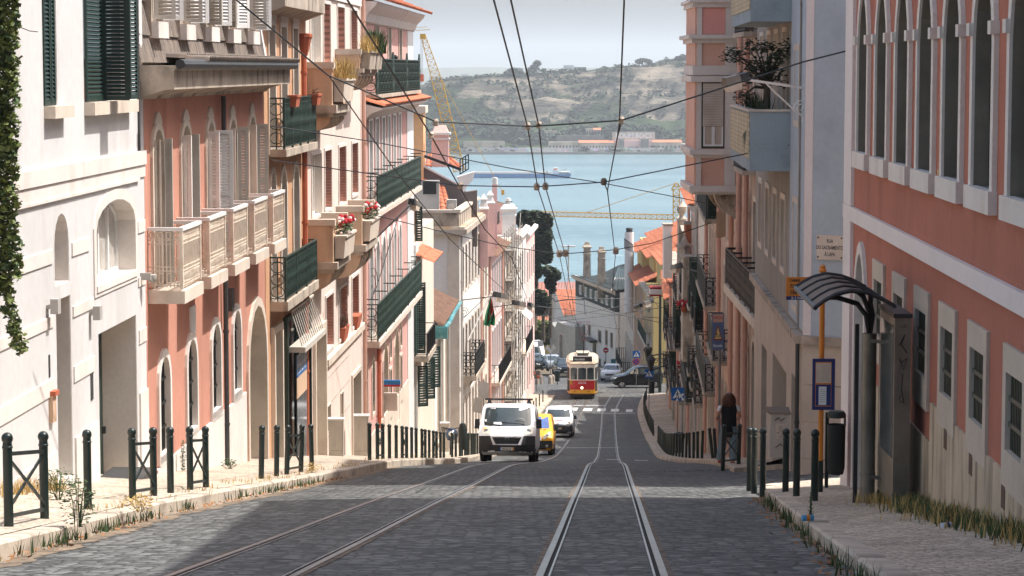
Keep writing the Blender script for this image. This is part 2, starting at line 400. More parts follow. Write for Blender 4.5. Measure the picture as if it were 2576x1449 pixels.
mb.grid(lambda u,v:(lambda x,y:(x,y,min(gz(x,y),6)))((u*2-1)**3*2500,lerp(-30,640,v)),40,160)
tag(mb.build('ground',m_earth,None,recalc=False),kind='structure')
m_water=bpy.data.materials.new('river_water');m_water.use_nodes=True
def _water():
 N=m_water.node_tree.nodes;L=m_water.node_tree.links;b=N['Principled BSDF']
 b.inputs['Base Color'].default_value=(0.10,0.2,0.24,1);b.inputs['Roughness'].default_value=0.28;b.inputs['Specular IOR Level'].default_value=0.5
 g=N.new('ShaderNodeNewGeometry')
 def nz(sc,det,scl):
  mp=N.new('ShaderNodeMapping');mp.inputs['Scale'].default_value=scl;L.new(g.outputs['Position'],mp.inputs[0])
  n=N.new('ShaderNodeTexNoise');n.inputs['Scale'].default_value=sc;n.inputs['Detail'].default_value=det;L.new(mp.outputs[0],n.inputs['Vector']);return n.outputs['Fac']
 a=nz(1,6,(0.10,0.16,0.1));c=nz(1,4,(0.004,0.012,0.01))
 bp=N.new('ShaderNodeBump');bp.inputs['Strength'].default_value=0.55;bp.inputs['Distance'].default_value=2.2;L.new(a,bp.inputs['Height']);L.new(bp.outputs[0],b.inputs['Normal'])
 r=N.new('ShaderNodeValToRGB');e=r.color_ramp.elements;e[0].position,e[0].color=0.35,(0.085,0.165,0.195,1);e[1].position,e[1].color=0.65,(0.15,0.245,0.27,1);L.new(c,r.inputs[0])
 w=N.new('ShaderNodeValToRGB');e=w.color_ramp.elements;e[0].position,e[0].color=0.62,(0,0,0,1);e[1].position,e[1].color=0.72,(0.35,0.35,0.35,1);L.new(a,w.inputs[0])
 x=N.new('ShaderNodeMix');x.data_type='RGBA';L.new(w.outputs[0],x.inputs[0]);L.new(r.outputs[0],x.inputs[6]);x.inputs[7].default_value=(0.55,0.62,0.64,1);L.new(x.outputs[2],b.inputs['Base Color'])
_water()
WZ=-63.5
mb=MB();mb.grid(lambda u,v:(lerp(-4000,4000,u),lerp(330,1795,v),WZ),4,4);tag(mb.build('river',m_water,None,recalc=False),kind='structure')
m_hill=bpy.data.materials.new('cliff_and_scrub');m_hill.use_nodes=True
def _hill():
 N=m_hill.node_tree.nodes;L=m_hill.node_tree.links;b=N['Principled BSDF'];b.inputs['Roughness'].default_value=1;b.inputs['Specular IOR Level'].default_value=0.1
 g=N.new('ShaderNodeNewGeometry')
 def nz(det,scl,rough=0.6):
  mp=N.new('ShaderNodeMapping');mp.inputs['Scale'].default_value=scl;L.new(g.outputs['Position'],mp.inputs[0])
  n=N.new('ShaderNodeTexNoise');n.inputs['Scale'].default_value=1;n.inputs['Detail'].default_value=det;n.inputs['Roughness'].default_value=rough;L.new(mp.outputs[0],n.inputs['Vector']);return n.outputs['Fac']
 def rmp(f,*st):
  r=N.new('ShaderNodeValToRGB');e=r.color_ramp.elements
  while len(e)<len(st):e.new(0.5)
  for q,(p,c)in zip(e,st):q.position=p;q.color=(*c,1)
  L.new(f,r.inputs[0]);return r.outputs[0]
 rock=rmp(nz(8,(0.012,0.012,0.07),0.7),(0.34,(0.03,0.028,0.022)),(0.47,(0.085,0.074,0.057)),(0.57,(0.25,0.21,0.16)),(0.68,(0.11,0.085,0.06)))
 green=rmp(nz(8,(0.03,0.03,0.04),0.7),(0.3,(0.011,0.02,0.009)),(0.5,(0.028,0.046,0.018)),(0.7,(0.066,0.08,0.034)))
 at_=N.new('ShaderNodeAttribute');at_.attribute_name='rock'
 ad=N.new('ShaderNodeMath');ad.operation='ADD';L.new(at_.outputs['Fac'],ad.inputs[0])
 sb=N.new('ShaderNodeMath');sb.operation='MULTIPLY_ADD';sb.inputs[1].default_value=1.9;sb.inputs[2].default_value=-0.95;L.new(nz(9,(0.014,0.014,0.03),0.65),sb.inputs[0]);L.new(sb.outputs[0],ad.inputs[1])
 f=rmp(ad.outputs[0],(0.44,(0,0,0)),(0.56,(1,1,1)))
 x=N.new('ShaderNodeMix');x.data_type='RGBA';L.new(f,x.inputs[0]);L.new(green,x.inputs[6]);L.new(rock,x.inputs[7]);L.new(x.outputs[2],b.inputs['Base Color'])
 bp=N.new('ShaderNodeBump');bp.inputs['Strength'].default_value=0.8;bp.inputs['Distance'].default_value=6;L.new(nz(8,(0.05,0.05,0.12)),bp.inputs['Height']);L.new(bp.outputs[0],b.inputs['Normal'])
_hill()
FY=1790.0
SKY=[(700,250),(1000,235),(1060,214),(1110,205),(1180,200),(1240,192),(1270,190),(1340,190),(1400,184),(1450,182),(1500,180),(1560,172),(1600,168),(1650,168),(1690,160),(1700,152),(1740,150),(1900,146),(2400,150)]
def skyz(px):return(172-pw(SKY,px))/FPX*(FY+170)
me_rock=[]
def hillz(x,y):
 px=CX+x/(FY+150)*FPX;top=skyz(px);d=y-FY
 k=smooth(1000,1250,px)
 toe=lerp(75,60,k)
 h1=WZ+0.6+smooth(5,95,d)*lerp(46,40,k)
 h2=smooth(88,100,d)*lerp(5,12,k)+smooth(112,122,d)*lerp(8,12,k)
 base=WZ+0.6+(46 if k<.5 else 40)
 full=top
 t1=smooth(18,92,d);t2=smooth(90,104,d)*0.5+smooth(116,130,d)*0.35+smooth(140,165,d)*0.15
 z=lerp(WZ+0.6,lerp(WZ+0.6,full,0.42),t1)+(full-lerp(WZ+0.6,full,0.42))*t2
 n=mnoise.fractal((x*0.012,y*0.02,0.3),1.0,2.0,5)*5*smooth(10,60,d)*(1-0.85*smooth(140,170,d))
 rv=abs(mnoise.noise((x*0.02,1.7,0.2)))*12*smooth(60,100,d)*(1-smooth(120,165,d))
 return z+n-rv+(8*mnoise.noise((x*0.003,y*0.004,9))if d>170 else 0)*smooth(170,260,d)-0.01*max(0,d-200)
mb=MB();nu,nv=420,70
V=[0,5]+[6+i*2.9 for i in range(56)]+[170,180,200,230,280,350,450,600,800,1000,1200,1400]
nv=len(V)-1
mb.grid(lambda u,v:(lambda x,y:(x,y,hillz(x,y)if y>FY else WZ-3))(lerp(-420,560,u),FY+V[int(round(v*nv))]),nu,nv)
hill=mb.build('far_hillside',m_hill,None,recalc=False,smooth=True);tag(hill,kind='structure')
attr=hill.data.attributes.new('rock','FLOAT','POINT');vals=[]
for p in mb.v:
 px=CX+p.x/(FY+150)*FPX;d=p.y-FY;k=smooth(1120,1330,px)
 r=0.22*smooth(70,92,d)+lerp(0.02,0.40,k)*smooth(66,90,d)+lerp(0.25,0.1,k)*smooth(104,120,d)-0.35*smooth(165,200,d)
 vals.append(0.0+r+0.25*mnoise.noise((p.x*0.01,d*0.02,4)))
attr.data.foreach_set('value',vals)
m_far=M('far_hills',(0.10,0.115,0.08),rough=1,var=0.2,scale=0.002,fine=0)
def farridge(name,Y,pts,seed):
 mb=MB();X0,X1=-0.16*Y,0.22*Y
 def fn(u,v):
  x=lerp(X0,X1,u);px=CX+x/Y*FPX
  z=(172-pw(pts,px))/FPX*Y+mnoise.fractal((x*0.0012,seed,0),1,2,5)*Y*0.0008
  return(x,Y+(1-v)*-0.12*Y,lerp(WZ-5,z,v**0.8))
 mb.grid(fn,160,4);mb.grid(lambda u,v:fn(u,1)if v==0 else(fn(u,1)[0],Y*1.1,WZ-5),160,1)
 tag(mb.build(name,m_far,None,recalc=False,smooth=True),kind='structure')
farridge('distant_hills',6200,[(300,178),(1050,172),(1200,169),(1400,172),(2400,170)],1)
farridge('distant_mountains',13500,[(300,140),(1050,131),(1250,129),(1420,134),(1550,139),(1700,142),(2400,150)],5)
mb=MB();mb.grid(lambda u,v:(lerp(-9000,9000,u),lerp(1793,16000,v),WZ+0.3),2,2);tag(mb.build('far_plain',m_far,None,recalc=False),kind='structure')
# ------------------------------------------------------------------ building kit
W_=lambda*a:srgb(*a)
m_whitewall=M('white_render',srgb(202,200,198),rough=0.85,var=0.05,scale=0.5,streak=0.35,scol=srgb(160,150,140),sscale=(1.2,1.2,0.25),smin=0.52)
m_stone=M('pale_limestone',srgb(206,192,176),rough=0.8,var=0.1,scale=1.5,streak=0.35,scol=srgb(150,122,96),sscale=(2,2,1.2),smin=0.55)
m_stonew=M('whitened_stone',srgb(214,206,198),rough=0.8,var=0.07,scale=1.2,streak=0.35,scol=srgb(170,142,122),sscale=(1.5,1.5,0.7),smin=0.55)
m_dirtstone=M('weathered_cornice_stone',srgb(176,162,146),rough=0.9,var=0.18,scale=1.2,streak=0.8,scol=srgb(74,66,56),sscale=(2.2,2.2,1.0),smin=0.5,bump=0.3)
m_pinkwall=M('salmon_render',srgb(190,134,114),rough=0.9,var=0.09,scale=0.7,streak=0.5,scol=srgb(146,92,76),sscale=(1.5,1.5,0.3),smin=0.5)
m_redwall=M('terracotta_render',srgb(172,108,88),rough=0.9,var=0.09,scale=0.6,streak=0.5,scol=srgb(130,78,64),sscale=(1.2,1.2,0.22),smin=0.5)
m_ochrewall=M('ochre_render',srgb(200,154,118),rough=0.9,var=0.07,scale=0.9,streak=0.35,scol=srgb(150,96,66),sscale=(2,2,0.3),smin=0.5)
m_concwall=M('pale_pink_render',srgb(218,200,188),rough=0.9,var=0.04,scale=0.8,streak=0.25,scol=srgb(180,150,126),sscale=(1.5,1.5,0.5),smin=0.54)
m_tan=M('tan_concrete',srgb(202,170,142),rough=0.85,var=0.08,scale=1,streak=0.5,scol=srgb(120,98,80),sscale=(2.5,2.5,0.5),smin=0.55)
m_rosewall=M('rose_render',srgb(204,158,148),rough=0.9,var=0.06,scale=0.7,streak=0.3,scol=srgb(182,116,106),sscale=(2,2,0.3),smin=0.5)
m_white=m_white
m_wpaint=M('white_joinery',srgb(222,220,216),rough=0.5,var=0.05,scale=2)
m_gpaint=M('grey_white_joinery',srgb(196,188,176),rough=0.6,var=0.08,scale=2)
m_dgreen=M('dark_green_joinery',srgb(30,52,46),rough=0.45,var=0.15,scale=3)
m_iron=M('dark_green_iron',srgb(40,58,52),rough=0.5,var=0.3,scale=9,streak=0.6,scol=srgb(96,112,100),sscale=(14,14,9),smin=0.55)
m_black=M('black_iron',(0.018,0.02,0.02),rough=0.5,var=0.3,scale=5)
m_lace=M('cream_cast_iron',srgb(222,208,190),rough=0.55,var=0.12,scale=6,streak=0.4,scol=srgb(168,130,90),sscale=(5,5,5),smin=0.52)
m_jamb=M('grey_jamb_stone',srgb(124,116,104),rough=0.85,var=0.2,scale=2,streak=0.4,smin=0.52)
m_glass=glassmat('window_glass');m_glassb=glassmat('pale_window_glass',(0.10,0.11,0.115),0.1)
m_curt=M('curtained_glass',srgb(176,172,164),rough=0.25,var=0.2,scale=5,spec=0.6)
m_brick=grout(M('pink_brick',srgb(186,130,112),rough=0.9,var=0.15,scale=8),1.0,0.26,0.085,0.008,(1.5,1.5,1.5),axes='YZ')
m_pinkpipe=M('pink_pipe',srgb(200,156,138),rough=0.6,var=0.08)
m_greypipe=M('grey_pipe',srgb(168,164,158),rough=0.55,var=0.1)
m_darkpipe=M('dark_pipe',srgb(62,62,62),rough=0.5,var=0.2)
m_tile=M('orange_roof_tile',srgb(180,108,78),rough=0.85,var=0.3,scale=2.5,fine=0.25,streak=0.45,scol=srgb(120,66,44),sscale=(3,3,3),smin=0.5)
m_oldtile=M('old_brown_tile',srgb(112,84,68),rough=0.9,var=0.25,scale=2.5,fine=0.25,streak=0.5,scol=srgb(70,56,48),sscale=(3,3,3),smin=0.5)
m_slate=M('grey_slab_tile',srgb(112,102,94),rough=0.8,var=0.22,scale=5,fine=0.2,streak=0.6,scol=srgb(160,140,122),sscale=(4,6,0.8),smin=0.52)
m_roofgreen=M('dark_green_tile',srgb(42,50,50),rough=0.75,var=0.2,scale=2)
m_terra=M('terracotta_pot',srgb(176,96,68),rough=0.8,var=0.12,scale=5)
m_leaf=M('leaf',(0.05,0.085,0.025),rough=0.65,var=0.4,scale=7,fine=0.2)
m_leafd=M('dark_leaf',(0.025,0.042,0.018),rough=0.7,var=0.4,scale=3,fine=0.2)
m_leafy=M('yellow_green_leaf',(0.12,0.15,0.035),rough=0.65,var=0.4,scale=7,fine=0.2)
m_dry=M('dry_grass',srgb(176,148,92),rough=0.95,var=0.3,scale=7)
m_redfl=M('red_petals',(0.45,0.02,0.03),rough=0.7,var=0.3,scale=20);m_whitefl=M('white_petals',srgb(226,210,204),rough=0.7,var=0.1)
def shutter(mb,p,u,w,h,n,pitch=0.06,rails=(0.5,),t=0.035,stile=0.07):
 """a louvred leaf: p lower corner, u along its width, n its outer side"""
 p=Vector(p);u=Vector(u).normalized();n=Vector(n).normalized();z=Vector((0,0,1))
 def slab(a0,a1,z0,z1,o0,o1):
  q=lambda a,zz,o:p+u*a+z*zz+n*o
  mb.hexa([q(a0,z0,o0),q(a1,z0,o0),q(a1,z0,o1),q(a0,z0,o1),q(a0,z1,o0),q(a1,z1,o0),q(a1,z1,o1),q(a0,z1,o1)])
 slab(0,stile,0,h,-t/2,t/2);slab(w-stile,w,0,h,-t/2,t/2)
 cuts=[0]+sorted(rails)+[1]
 for c in cuts:
  zc=c*(h-stile);slab(stile,w-stile,zc,zc+stile,-t/2*0.9,t/2*0.9)
 for a,b in zip(cuts,cuts[1:]):
  z0=a*(h-stile)+stile;z1=b*(h-stile);k=max(1,int((z1-z0)/pitch));dz=(z1-z0)/k
  for i in range(k):
   zb=z0+i*dz
   q=lambda aa,zz,o:p+u*aa+z*zz+n*o
   a0,a1=stile,w-stile;s0,s1=zb+dz*0.05,zb+dz*0.72
   mb.hexa([q(a0,s0,t*0.42),q(a1,s0,t*0.42),q(a1,s1,-t*0.42),q(a0,s1,-t*0.42),q(a0,s0+0.01,t*0.42),q(a1,s0+0.01,t*0.42),q(a1,s1+0.01,-t*0.42),q(a0,s1+0.01,-t*0.42)])
 return mb
class Bld:
 def __init__(s,name,label,cat,F,s0,s1,ztop,zbot,mat,back=6.0,group=None):
  s.F=F;s.holes=[];s.s0,s.s1,s.zt,s.zb=s0,s1,ztop,zbot;s.mat=mat;s.back=back
  p=F.P((s0+s1)/2,0,0);s.root=thing(name,label,cat,(p.x,p.y,max(zbot,H(p.y)-0.3)),group)
  s.top=None
 def part(s,mb,name,mat,smooth=False,parent=None):return mb.build(name,mat,parent or s.root,smooth)
 def box(s,name,mat,s0,s1,z0,z1,o0,o1,parent=None):return s.part(MB().fbox(s.F,s0,s1,z0,z1,o0,o1),name,mat,parent=parent)
 def win(s,x0=None,x1=None,yt=None,yb=None,kind=None,rise=None,rw=0.1,ro=0.03,r=0.22,ring=None,glass=None,sash=None,nx=2,ny=3,sill=None,grille=None,gm=None,sz=None,xt=None,xb=None,head=0,name='window',bars=0.05,extra=0.0,rt=None):
  F=s.F
  if sz:a,b,zt,zb=sz[0],sz[1],max(sz[2:]),min(sz[2:])
  else:
   a,b=F.s(x0),F.s(x1);zt=F.hit(xt if xt is not None else(x0+x1)/2,yt)[1];zb=F.hit(xb if xb is not None else x0,yb)[1]
  if a>b:a,b=b,a
  poly=arch(a,b,zb,zt,kind,rise);ring=ring or m_stone
  outer=grow(poly,rw)if rw else poly
  if rw:s.holes.append(grow(poly,rw*0.5));w=s.part(ring_mb(F,poly,outer,-r-0.02,ro),name,ring)
  else:
   s.holes.append(poly);w=s.part(ring_mb(F,grow(poly,-0.012),grow(poly,0.02),-r-0.02,-0.01),name,ring)
  if head:s.box('lintel',ring,a-rw-0.03,b+rw+0.03,zt+rw-0.02,zt+rw+head,-0.02,ro+0.02,w)
  s.part(MB().fprism(F,grow(poly,0.015),-r-0.03,-r),'pane',glass or m_glass,parent=w)
  if sash:
   mb=MB();d0,d1=-r,-r+0.05;fw=0.055
   inner=grow(poly,-fw);mb2=ring_mb(F,inner,grow(poly,0.004),d0,d1);mb.add(mb2.v,mb2.f)
   for i in range(1,nx):
    c=lerp(a,b,i/nx);mb.fbox(F,c-bars/2,c+bars/2,zb+fw,zt-(fw if not kind else(b-a)*0.06),d0,d1-0.008)
   ztr=rt if rt else zt
   for j in range(1,ny):zz=lerp(zb,zt,j/ny);mb.fbox(F,a+fw,b-fw,zz-bars/2.4,zz+bars/2.4,d0,d1-0.016)
   s.part(mb,'sash',sash,parent=w)
  if sill:
   e,hgt,o=sill;s.box('sill',ring,a-e,b+e,zb-hgt,zb-0.002,-0.05,o,w)
  if grille:
   mb=MB();n,hb,o=grille
   for i in range(1,n):
    c=lerp(a,b,i/n);hh=zt if not kind else zt-(b-a)/2*(1-sqrt(max(0,1-((c-(a+b)/2)/((b-a)/2))**2)))
    mb.bar(F.P(c,zb+0.01,o),F.P(c,hh-0.01,o),0.022,0.022)
   for j in range(1,hb+1):zz=lerp(zb,zt,j/(hb+1));mb.fbox(F,a,b,zz-0.022,zz+0.022,o-0.012,o+0.018)
   s.part(mb,'grille',gm or m_black,parent=w)
  w['_r']=(a,b,zb,zt)
  return w
 def leaf(s,w,c,z0,z1,wd,ang,mat,o=0.03,pitch=0.06,side=1,rails=(0.5,)):
  """a louvred shutter leaf hung at c; ang 0 lies on the wall away from the opening, 90 stands straight out"""
  a=radians(ang);u=s.F.d*(side*cos(a))+s.F.n*sin(a);n=s.F.n*cos(a)-s.F.d*(side*sin(a))
  s.part(shutter(MB(),s.F.P(c,z0,o),u,wd,z1-z0,n,pitch,rails),'shutter',mat,parent=w)
 def balcony(s,s0,s1,zf,p,h,th=0.18,slab=None,rail=None,sp=0.11,rr=0.011,style='ornate',ends=True,lip=0.06,name='balcony',posts=4,under=0,toprail=0.05):
  F=s.F;mb=MB().fbox(F,s0-lip,s1+lip,zf-th,zf,-0.02,p+lip)
  if under:mb.fbox(F,s0,s1,zf-th-under,zf-th,-0.02,p*0.6)
  b=s.part(mb,name,slab or m_stone);s.part(railing(F,s0,s1,zf,p,h,sp,rr,style,ends,posts,toprail),'railing',rail or m_iron,parent=b);return b
 def cornice(s,prof,mat,s0=None,s1=None,name='cornice',parent=None):
  F=s.F;a=s.s0 if s0 is None else s0;b=s.s1 if s1 is None else s1
  mb=MB().prism([F.P(a,z,o)for o,z in prof],[F.P(b,z,o)for o,z in prof]);return s.part(mb,name,mat,parent=parent)
 def pipe(s,u,z0,z1,mat,r=0.055,o=0.08,name='downpipe',brackets=True):
  mb=MB().tube([s.F.P(u,z0,o),s.F.P(u,z1,o)],r,8)
  z=z0+0.4
  while z<z1 and brackets:mb.lathe([(r*1.25,-0.03),(r*1.25,0.03)],s.F.P(u,z,o),8);z+=1.9
  return s.part(mb,name,mat,True)
 def finish(s,outer=None,reveal=0.5,mat=None):
  o=outer or[(s.s0,s.zb),(s.s1,s.zb),(s.s1,s.zt),(s.s0,s.zt)]
  s.part(wall_mb(s.F,o,s.holes,s.back,reveal),'wall',mat or s.mat);return s.root
def railing(F,s0,s1,zf,p,h,sp,rr,style,ends=True,posts=4,toprail=0.05):
 mb=MB();zt=zf+h;pts=[(s0,0),(s0,p),(s1,p),(s1,0)]if ends else[(s0,p),(s1,p)]
 for(a,o),(b,q)in zip(pts,pts[1:]):
  mb.bar(F.P(a,zt,o),F.P(b,zt,q),toprail,0.035);mb.bar(F.P(a,zf+0.07,o),F.P(b,zf+0.07,q),0.03,0.02)
  if style!='plain':mb.bar(F.P(a,zt-0.12,o),F.P(b,zt-0.12,q),0.022,0.015)
  L=sqrt((b-a)**2+(q-o)**2);n=max(1,int(L/sp))
  for i in range(n+1):
   t=i/n;c,oo=lerp(a,b,t),lerp(o,q,t)
   if style=='ornate' and a!=b:
    f=[1,1,2.1,1.2,2.6,1.2,2.0,1,1];mb.tube([F.P(c,zf+0.05+(h-0.05)*k/8,oo)for k in range(9)],[rr*q_ for q_ in f],5)
    if i<n:
     c2=lerp(a,b,(i+0.5)/n)
     for zc in(0.28,0.62):mb.tube([F.P(c2+sp*0.32*cos(k*pi/4),zf+h*zc+sp*0.75*sin(k*pi/4),oo)for k in range(8)],rr*0.75,4,closed=True)
   else:mb.bar(F.P(c,zf,oo),F.P(c,zt,oo),rr*2)
  if style in('ornate','scroll')and(a==b or style=='scroll'):
   n2=max(1,int(L/0.22))
   for i in range(n2):
    c2,oo=lerp(a,b,(i+0.5)/n2),lerp(o,q,(i+0.5)/n2);dv=(b-a)/L,(q-o)/L
    for zc in(0.22,0.5,0.78):
     mb.tube([F.P(c2+dv[0]*L/n2*0.42*cos(k*pi/6),zf+h*zc+0.13*sin(k*pi/6),oo+dv[1]*L/n2*0.42*cos(k*pi/6))for k in range(12)],rr*0.8,4,closed=True)
 for i in range(posts+1):
  c=lerp(s0,s1,i/posts);mb.fbox(F,c-0.025,c+0.025,zf-0.05,zt+0.01,p-0.025,p+0.025)
 return mb
def lace(F,s0,s1,zf,p,h):
 """cast panels: close rods with bands of small arches top and bottom"""
 mb=MB();zt=zf+h;pts=[(s0,0),(s0,p),(s1,p),(s1,0)]
 for(a,o),(b,q)in zip(pts,pts[1:]):
  L=sqrt((b-a)**2+(q-o)**2);dv=((b-a)/L,(q-o)/L)
  for zz in(0.05,0.30,0.37,0.77,0.84):mb.bar(F.P(a,zf+zz*h,o),F.P(b,zf+zz*h,q),0.02,0.018)
  n=int(L/0.062)
  for i in range(n+1):
   c,oo=lerp(a,b,i/n),lerp(o,q,i/n);mb.bar(F.P(c,zf+0.02,oo),F.P(c,zt-0.02,oo),0.018)
  n2=max(1,int(L/0.12))
  for i in range(n2):
   c,oo=lerp(a,b,(i+0.5)/n2),lerp(o,q,(i+0.5)/n2)
   for zc,rz in((0.17,0.09),(0.92,0.06)):
    mb.tube([F.P(c+dv[0]*0.05*cos(k*pi/4),zf+h*zc+rz*sin(k*pi/4),oo+dv[1]*0.05*cos(k*pi/4))for k in range(8)],0.011,4,closed=True)
 for c,o in((s0,p),(s1,p)):mb.fbox(F,c-0.03,c+0.03,zf,zt,p-0.03,p+0.03)
 return mb
def tileroof(p00,p10,p01,p11,pitch=0.22,row=0.38,amp=0.05,lift=0.03):
 """corrugated tiles over a quad: p00-p10 the eave, p01-p11 the top edge"""
 p00,p10,p01,p11=map(Vector,(p00,p10,p01,p11));e=(p10-p00).length;sl=(p01-p00).length
 nr=max(1,min(60,int(sl/row)));nc=max(2,min(90,int(e/pitch)));nrm=(p10-p00).cross(p01-p00).normalized()
 if nrm.z<0:nrm=-nrm
 mb=MB();k=6
 for j in range(nr):
  rnd=random.random()
  def fn(u,v):
   t=(j+v*1.06)/nr;b=p00.lerp(p10,u).lerp(p01.lerp(p11,u),min(1,t))
   return b+nrm*(1.5*amp*abs(sin(u*nc*pi))**0.55+lift*(1-v)+0.012*mnoise.noise((floor(u*nc),j,3)))
  mb.grid(fn,nc*k,1)
 return mb
def leaves(mb,c,r,n,size=0.08,seed=0,flat=1.0,shell=0.0,droop=0.3):
 rnd=random.Random(seed);c=Vector(c);r=Vector(r)if not isinstance(r,(int,float))else Vector((r,r,r))
 for i in range(n):
  while True:
   d=Vector((rnd.uniform(-1,1),rnd.uniform(-1,1),rnd.uniform(-1,1)))
   if shell<d.length<=1:break
  p=c+Vector((d.x*r.x,d.y*r.y,d.z*r.z));a=rnd.uniform(0,2*pi);s=size*rnd.uniform(0.6,1.4)
  u=Vector((cos(a),sin(a),rnd.uniform(-droop,droop)-droop*.3)).normalized();v=u.cross(Vector((rnd.uniform(-.8,.8),rnd.uniform(-.8,.8),1))).normalized()
  k=len(mb.v);mb.v+=[p-u*s*0.5,p+v*s*0.28*flat,p+u*s*0.5,p-v*s*0.28*flat];mb.f.append((k,k+1,k+2,k+3))
 return mb
def text_mb(txt,size,fn,bold=0.0,shear=0.0,extr=0.0,align='CENTER'):
 """letters as a mesh, mapped by fn(x, y) into the place"""
 cu=bpy.data.curves.new('lettering','FONT');cu.body=txt;cu.size=size;cu.align_x=align;cu.align_y='CENTER';cu.offset=bold;cu.shear=shear;cu.resolution_u=2
 o=bpy.data.objects.new('lettering',cu);C.objects.link(o);dg=bpy.context.evaluated_depsgraph_get();dg.update()
 me=bpy.data.meshes.new_from_object(o.evaluated_get(dg));bpy.data.objects.remove(o);mb=MB()
 mb.add([fn(v.co.x,v.co.y)for v in me.vertices],[tuple(p.vertices)for p in me.polygons]);bpy.data.meshes.remove(me);bpy.data.curves.remove(cu);return mb
def tufts(mb,pts,n=8,h=0.12,w=0.012,seed=1,spread=0.08):
 rnd=random.Random(seed)
 for p in pts:
  p=Vector(p)
  for i in range(n):
   a=rnd.uniform(0,2*pi);hh=h*rnd.uniform(0.5,1.3);b=p+Vector((rnd.gauss(0,spread),rnd.gauss(0,spread),0));l=Vector((cos(a),sin(a),0))*hh*rnd.uniform(0.1,0.6)
   s=Vector((-sin(a),cos(a),0))*w*rnd.uniform(0.6,1.5);k=len(mb.v);mb.v+=[b-s,b+s,b+l*0.5+Vector((0,0,hh*0.6))+s*0.6,b+l*0.5+Vector((0,0,hh*0.6))-s*0.6,b+l+Vector((0,0,hh))]
   mb.f+=[(k,k+1,k+2,k+3),(k+3,k+2,k+4)]
 return mb
def XL(Y):return 0.0405*Y-7.85
FL=Fac((XL(20),20),(XL(129),129),(1,0))
ZA=zm(0,0,640,1288);ZB=zm(0,1080,960,1288);ZC=zm(480,0,1120,1288);ZE=zm(480,680,1120,1288)
ZF=zm(960,0,1440,1288);ZG=zm(960,520,1440,1288);ZH=zm(960,1040,1440,1288)
ZJ=zm(1320,0,1800,1288);ZK=zm(1320,520,1800,1288);ZM=zm(1320,1040,1800,1288)
ZP=zm(1640,700,2120,1288);ZQ=zm(1640,1100,2120,1288)
# ------------------------------------------------------------------ left side of the street, from the camera down
F=FL
# --- white building with green shutters
b=Bld('white_building','white rendered building with dark green louvred shutters, at the left edge of the street','building',F,F.s(-330),F.s(366),6.5,-11,m_whitewall)
sA=F.s(117);zz=lambda x,y:F.hit(x,y)[1]
def plain(x0,x1,yt,yb,kind=None,r=0.3,name='window',**k):return b.win(x0,x1,yt,yb,kind,rw=0.0,r=r,name=name,ring=m_stonew,**k)
w=plain(117,152,-150,266,r=0.12)
p=F.P(F.s(118),zz(118,266),0.0);sw=F.s(135)-F.s(118)
b.leaf(w,F.s(118),zz(118,266),3.2,sw*0.98,0,m_dgreen,o=0.0);b.leaf(w,F.s(135.5),zz(118,266),3.2,(F.s(146)-F.s(135)),0,m_dgreen,o=0.0)
b.box('sill',m_stone,F.s(118),F.s(167),zz(118,298),zz(118,267),-0.05,0.16,w)
w=plain(219,334,-150,255,r=0.15)
b.leaf(w,F.s(219),zz(219,254),3.2,F.s(260)-F.s(219),0,m_dgreen,o=0.03)
b.leaf(w,F.s(262),zz(262,252),3.2,0.42,90,m_dgreen,o=0.02)
b.leaf(w,F.s(330,0.44),F.hit(330,249,0.44)[1],3.2,0.58,0,m_dgreen,o=0.46)
b.box('sill',m_stone,F.s(219),F.s(331),zz(219,290),zz(219,257),-0.05,0.16,w)
z1,z2,z3=zz(350,380),zz(350,415),zz(350,446)
b.box('string_course',m_stonew,b.s0,b.s1+0.0,z2,z1,-0.02,0.05);b.box('string_course',m_stonew,b.s0,b.s1,z3,z2-0.01,-0.02,0.025);b.box('string_course',m_stonew,b.s0,F.s(350),z3-0.05,z3-0.004,-0.02,0.045)
plain(138,174.5,536,722,'round',r=0.45,glass=m_glassb,rise=None)
plain(139.5,176,757,1230,None,r=0.4,name='door',glass=m_dgreen,xt=139.5)
w=b.win(241.5,340,501,720,'seg',rise=0.42,rw=0.17,ro=0.02,r=0.32,ring=m_stonew,glass=m_curt,sash=m_wpaint,nx=4,ny=1,sill=(0.05,0.1,0.04),bars=0.09)
w=plain(245,341,842,1300,None,r=0.58,name='door',glass=m_dgreen,xt=245)
b.box('threshold',m_darkpipe,F.s(246),F.s(322),H(F.Y(F.s(250)))-0.2,H(F.Y(F.s(300)))+0.30,-0.3,0.4,w)
b.box('entry_panel',m_black,F.s(296),F.s(299),zz(296,1096),zz(296,1078),-0.3,-0.24,w)
for ya,yb in((627,662),(794,822),(952,994)):
 for x0,x1 in((-330,131),(181,233),(347,365)):
  if(x0,ya)==(181,627):x1=224
  b.box('stone_band',m_stonew,F.s(x0),F.s(x1),zz(131,yb),zz(131,ya),-0.02,0.02)
for x0,x1 in((-330,133),(181,240),(346,366)):b.box('plinth',m_stonew,F.s(x0),F.s(x1),-11,zz(140,1134),-0.02,0.03)
for x0,y0,y1 in((124,749,787),(231,767,802)):
 mb=MB();s0=F.s(x0,0.05);mb.fbox(F,s0,s0+0.12,zz(x0,(y0+y1)/2+6),zz(x0,(y0+y1)/2-4),0,0.07);mb.fbox(F,s0-0.02,s0+0.16,zz(x0,y1),zz(x0,y0),0.06,0.17);b.part(mb,'wall_lamp',m_greypipe)
b.box('mailbox',m_tan,F.s(117),F.s(126),zz(117,1068),zz(117,1000),-0.02,0.06)
b.box('rusty_latch',m_terra,F.s(117),F.s(127),zz(117,1000),zz(117,988),-0.02,0.1)
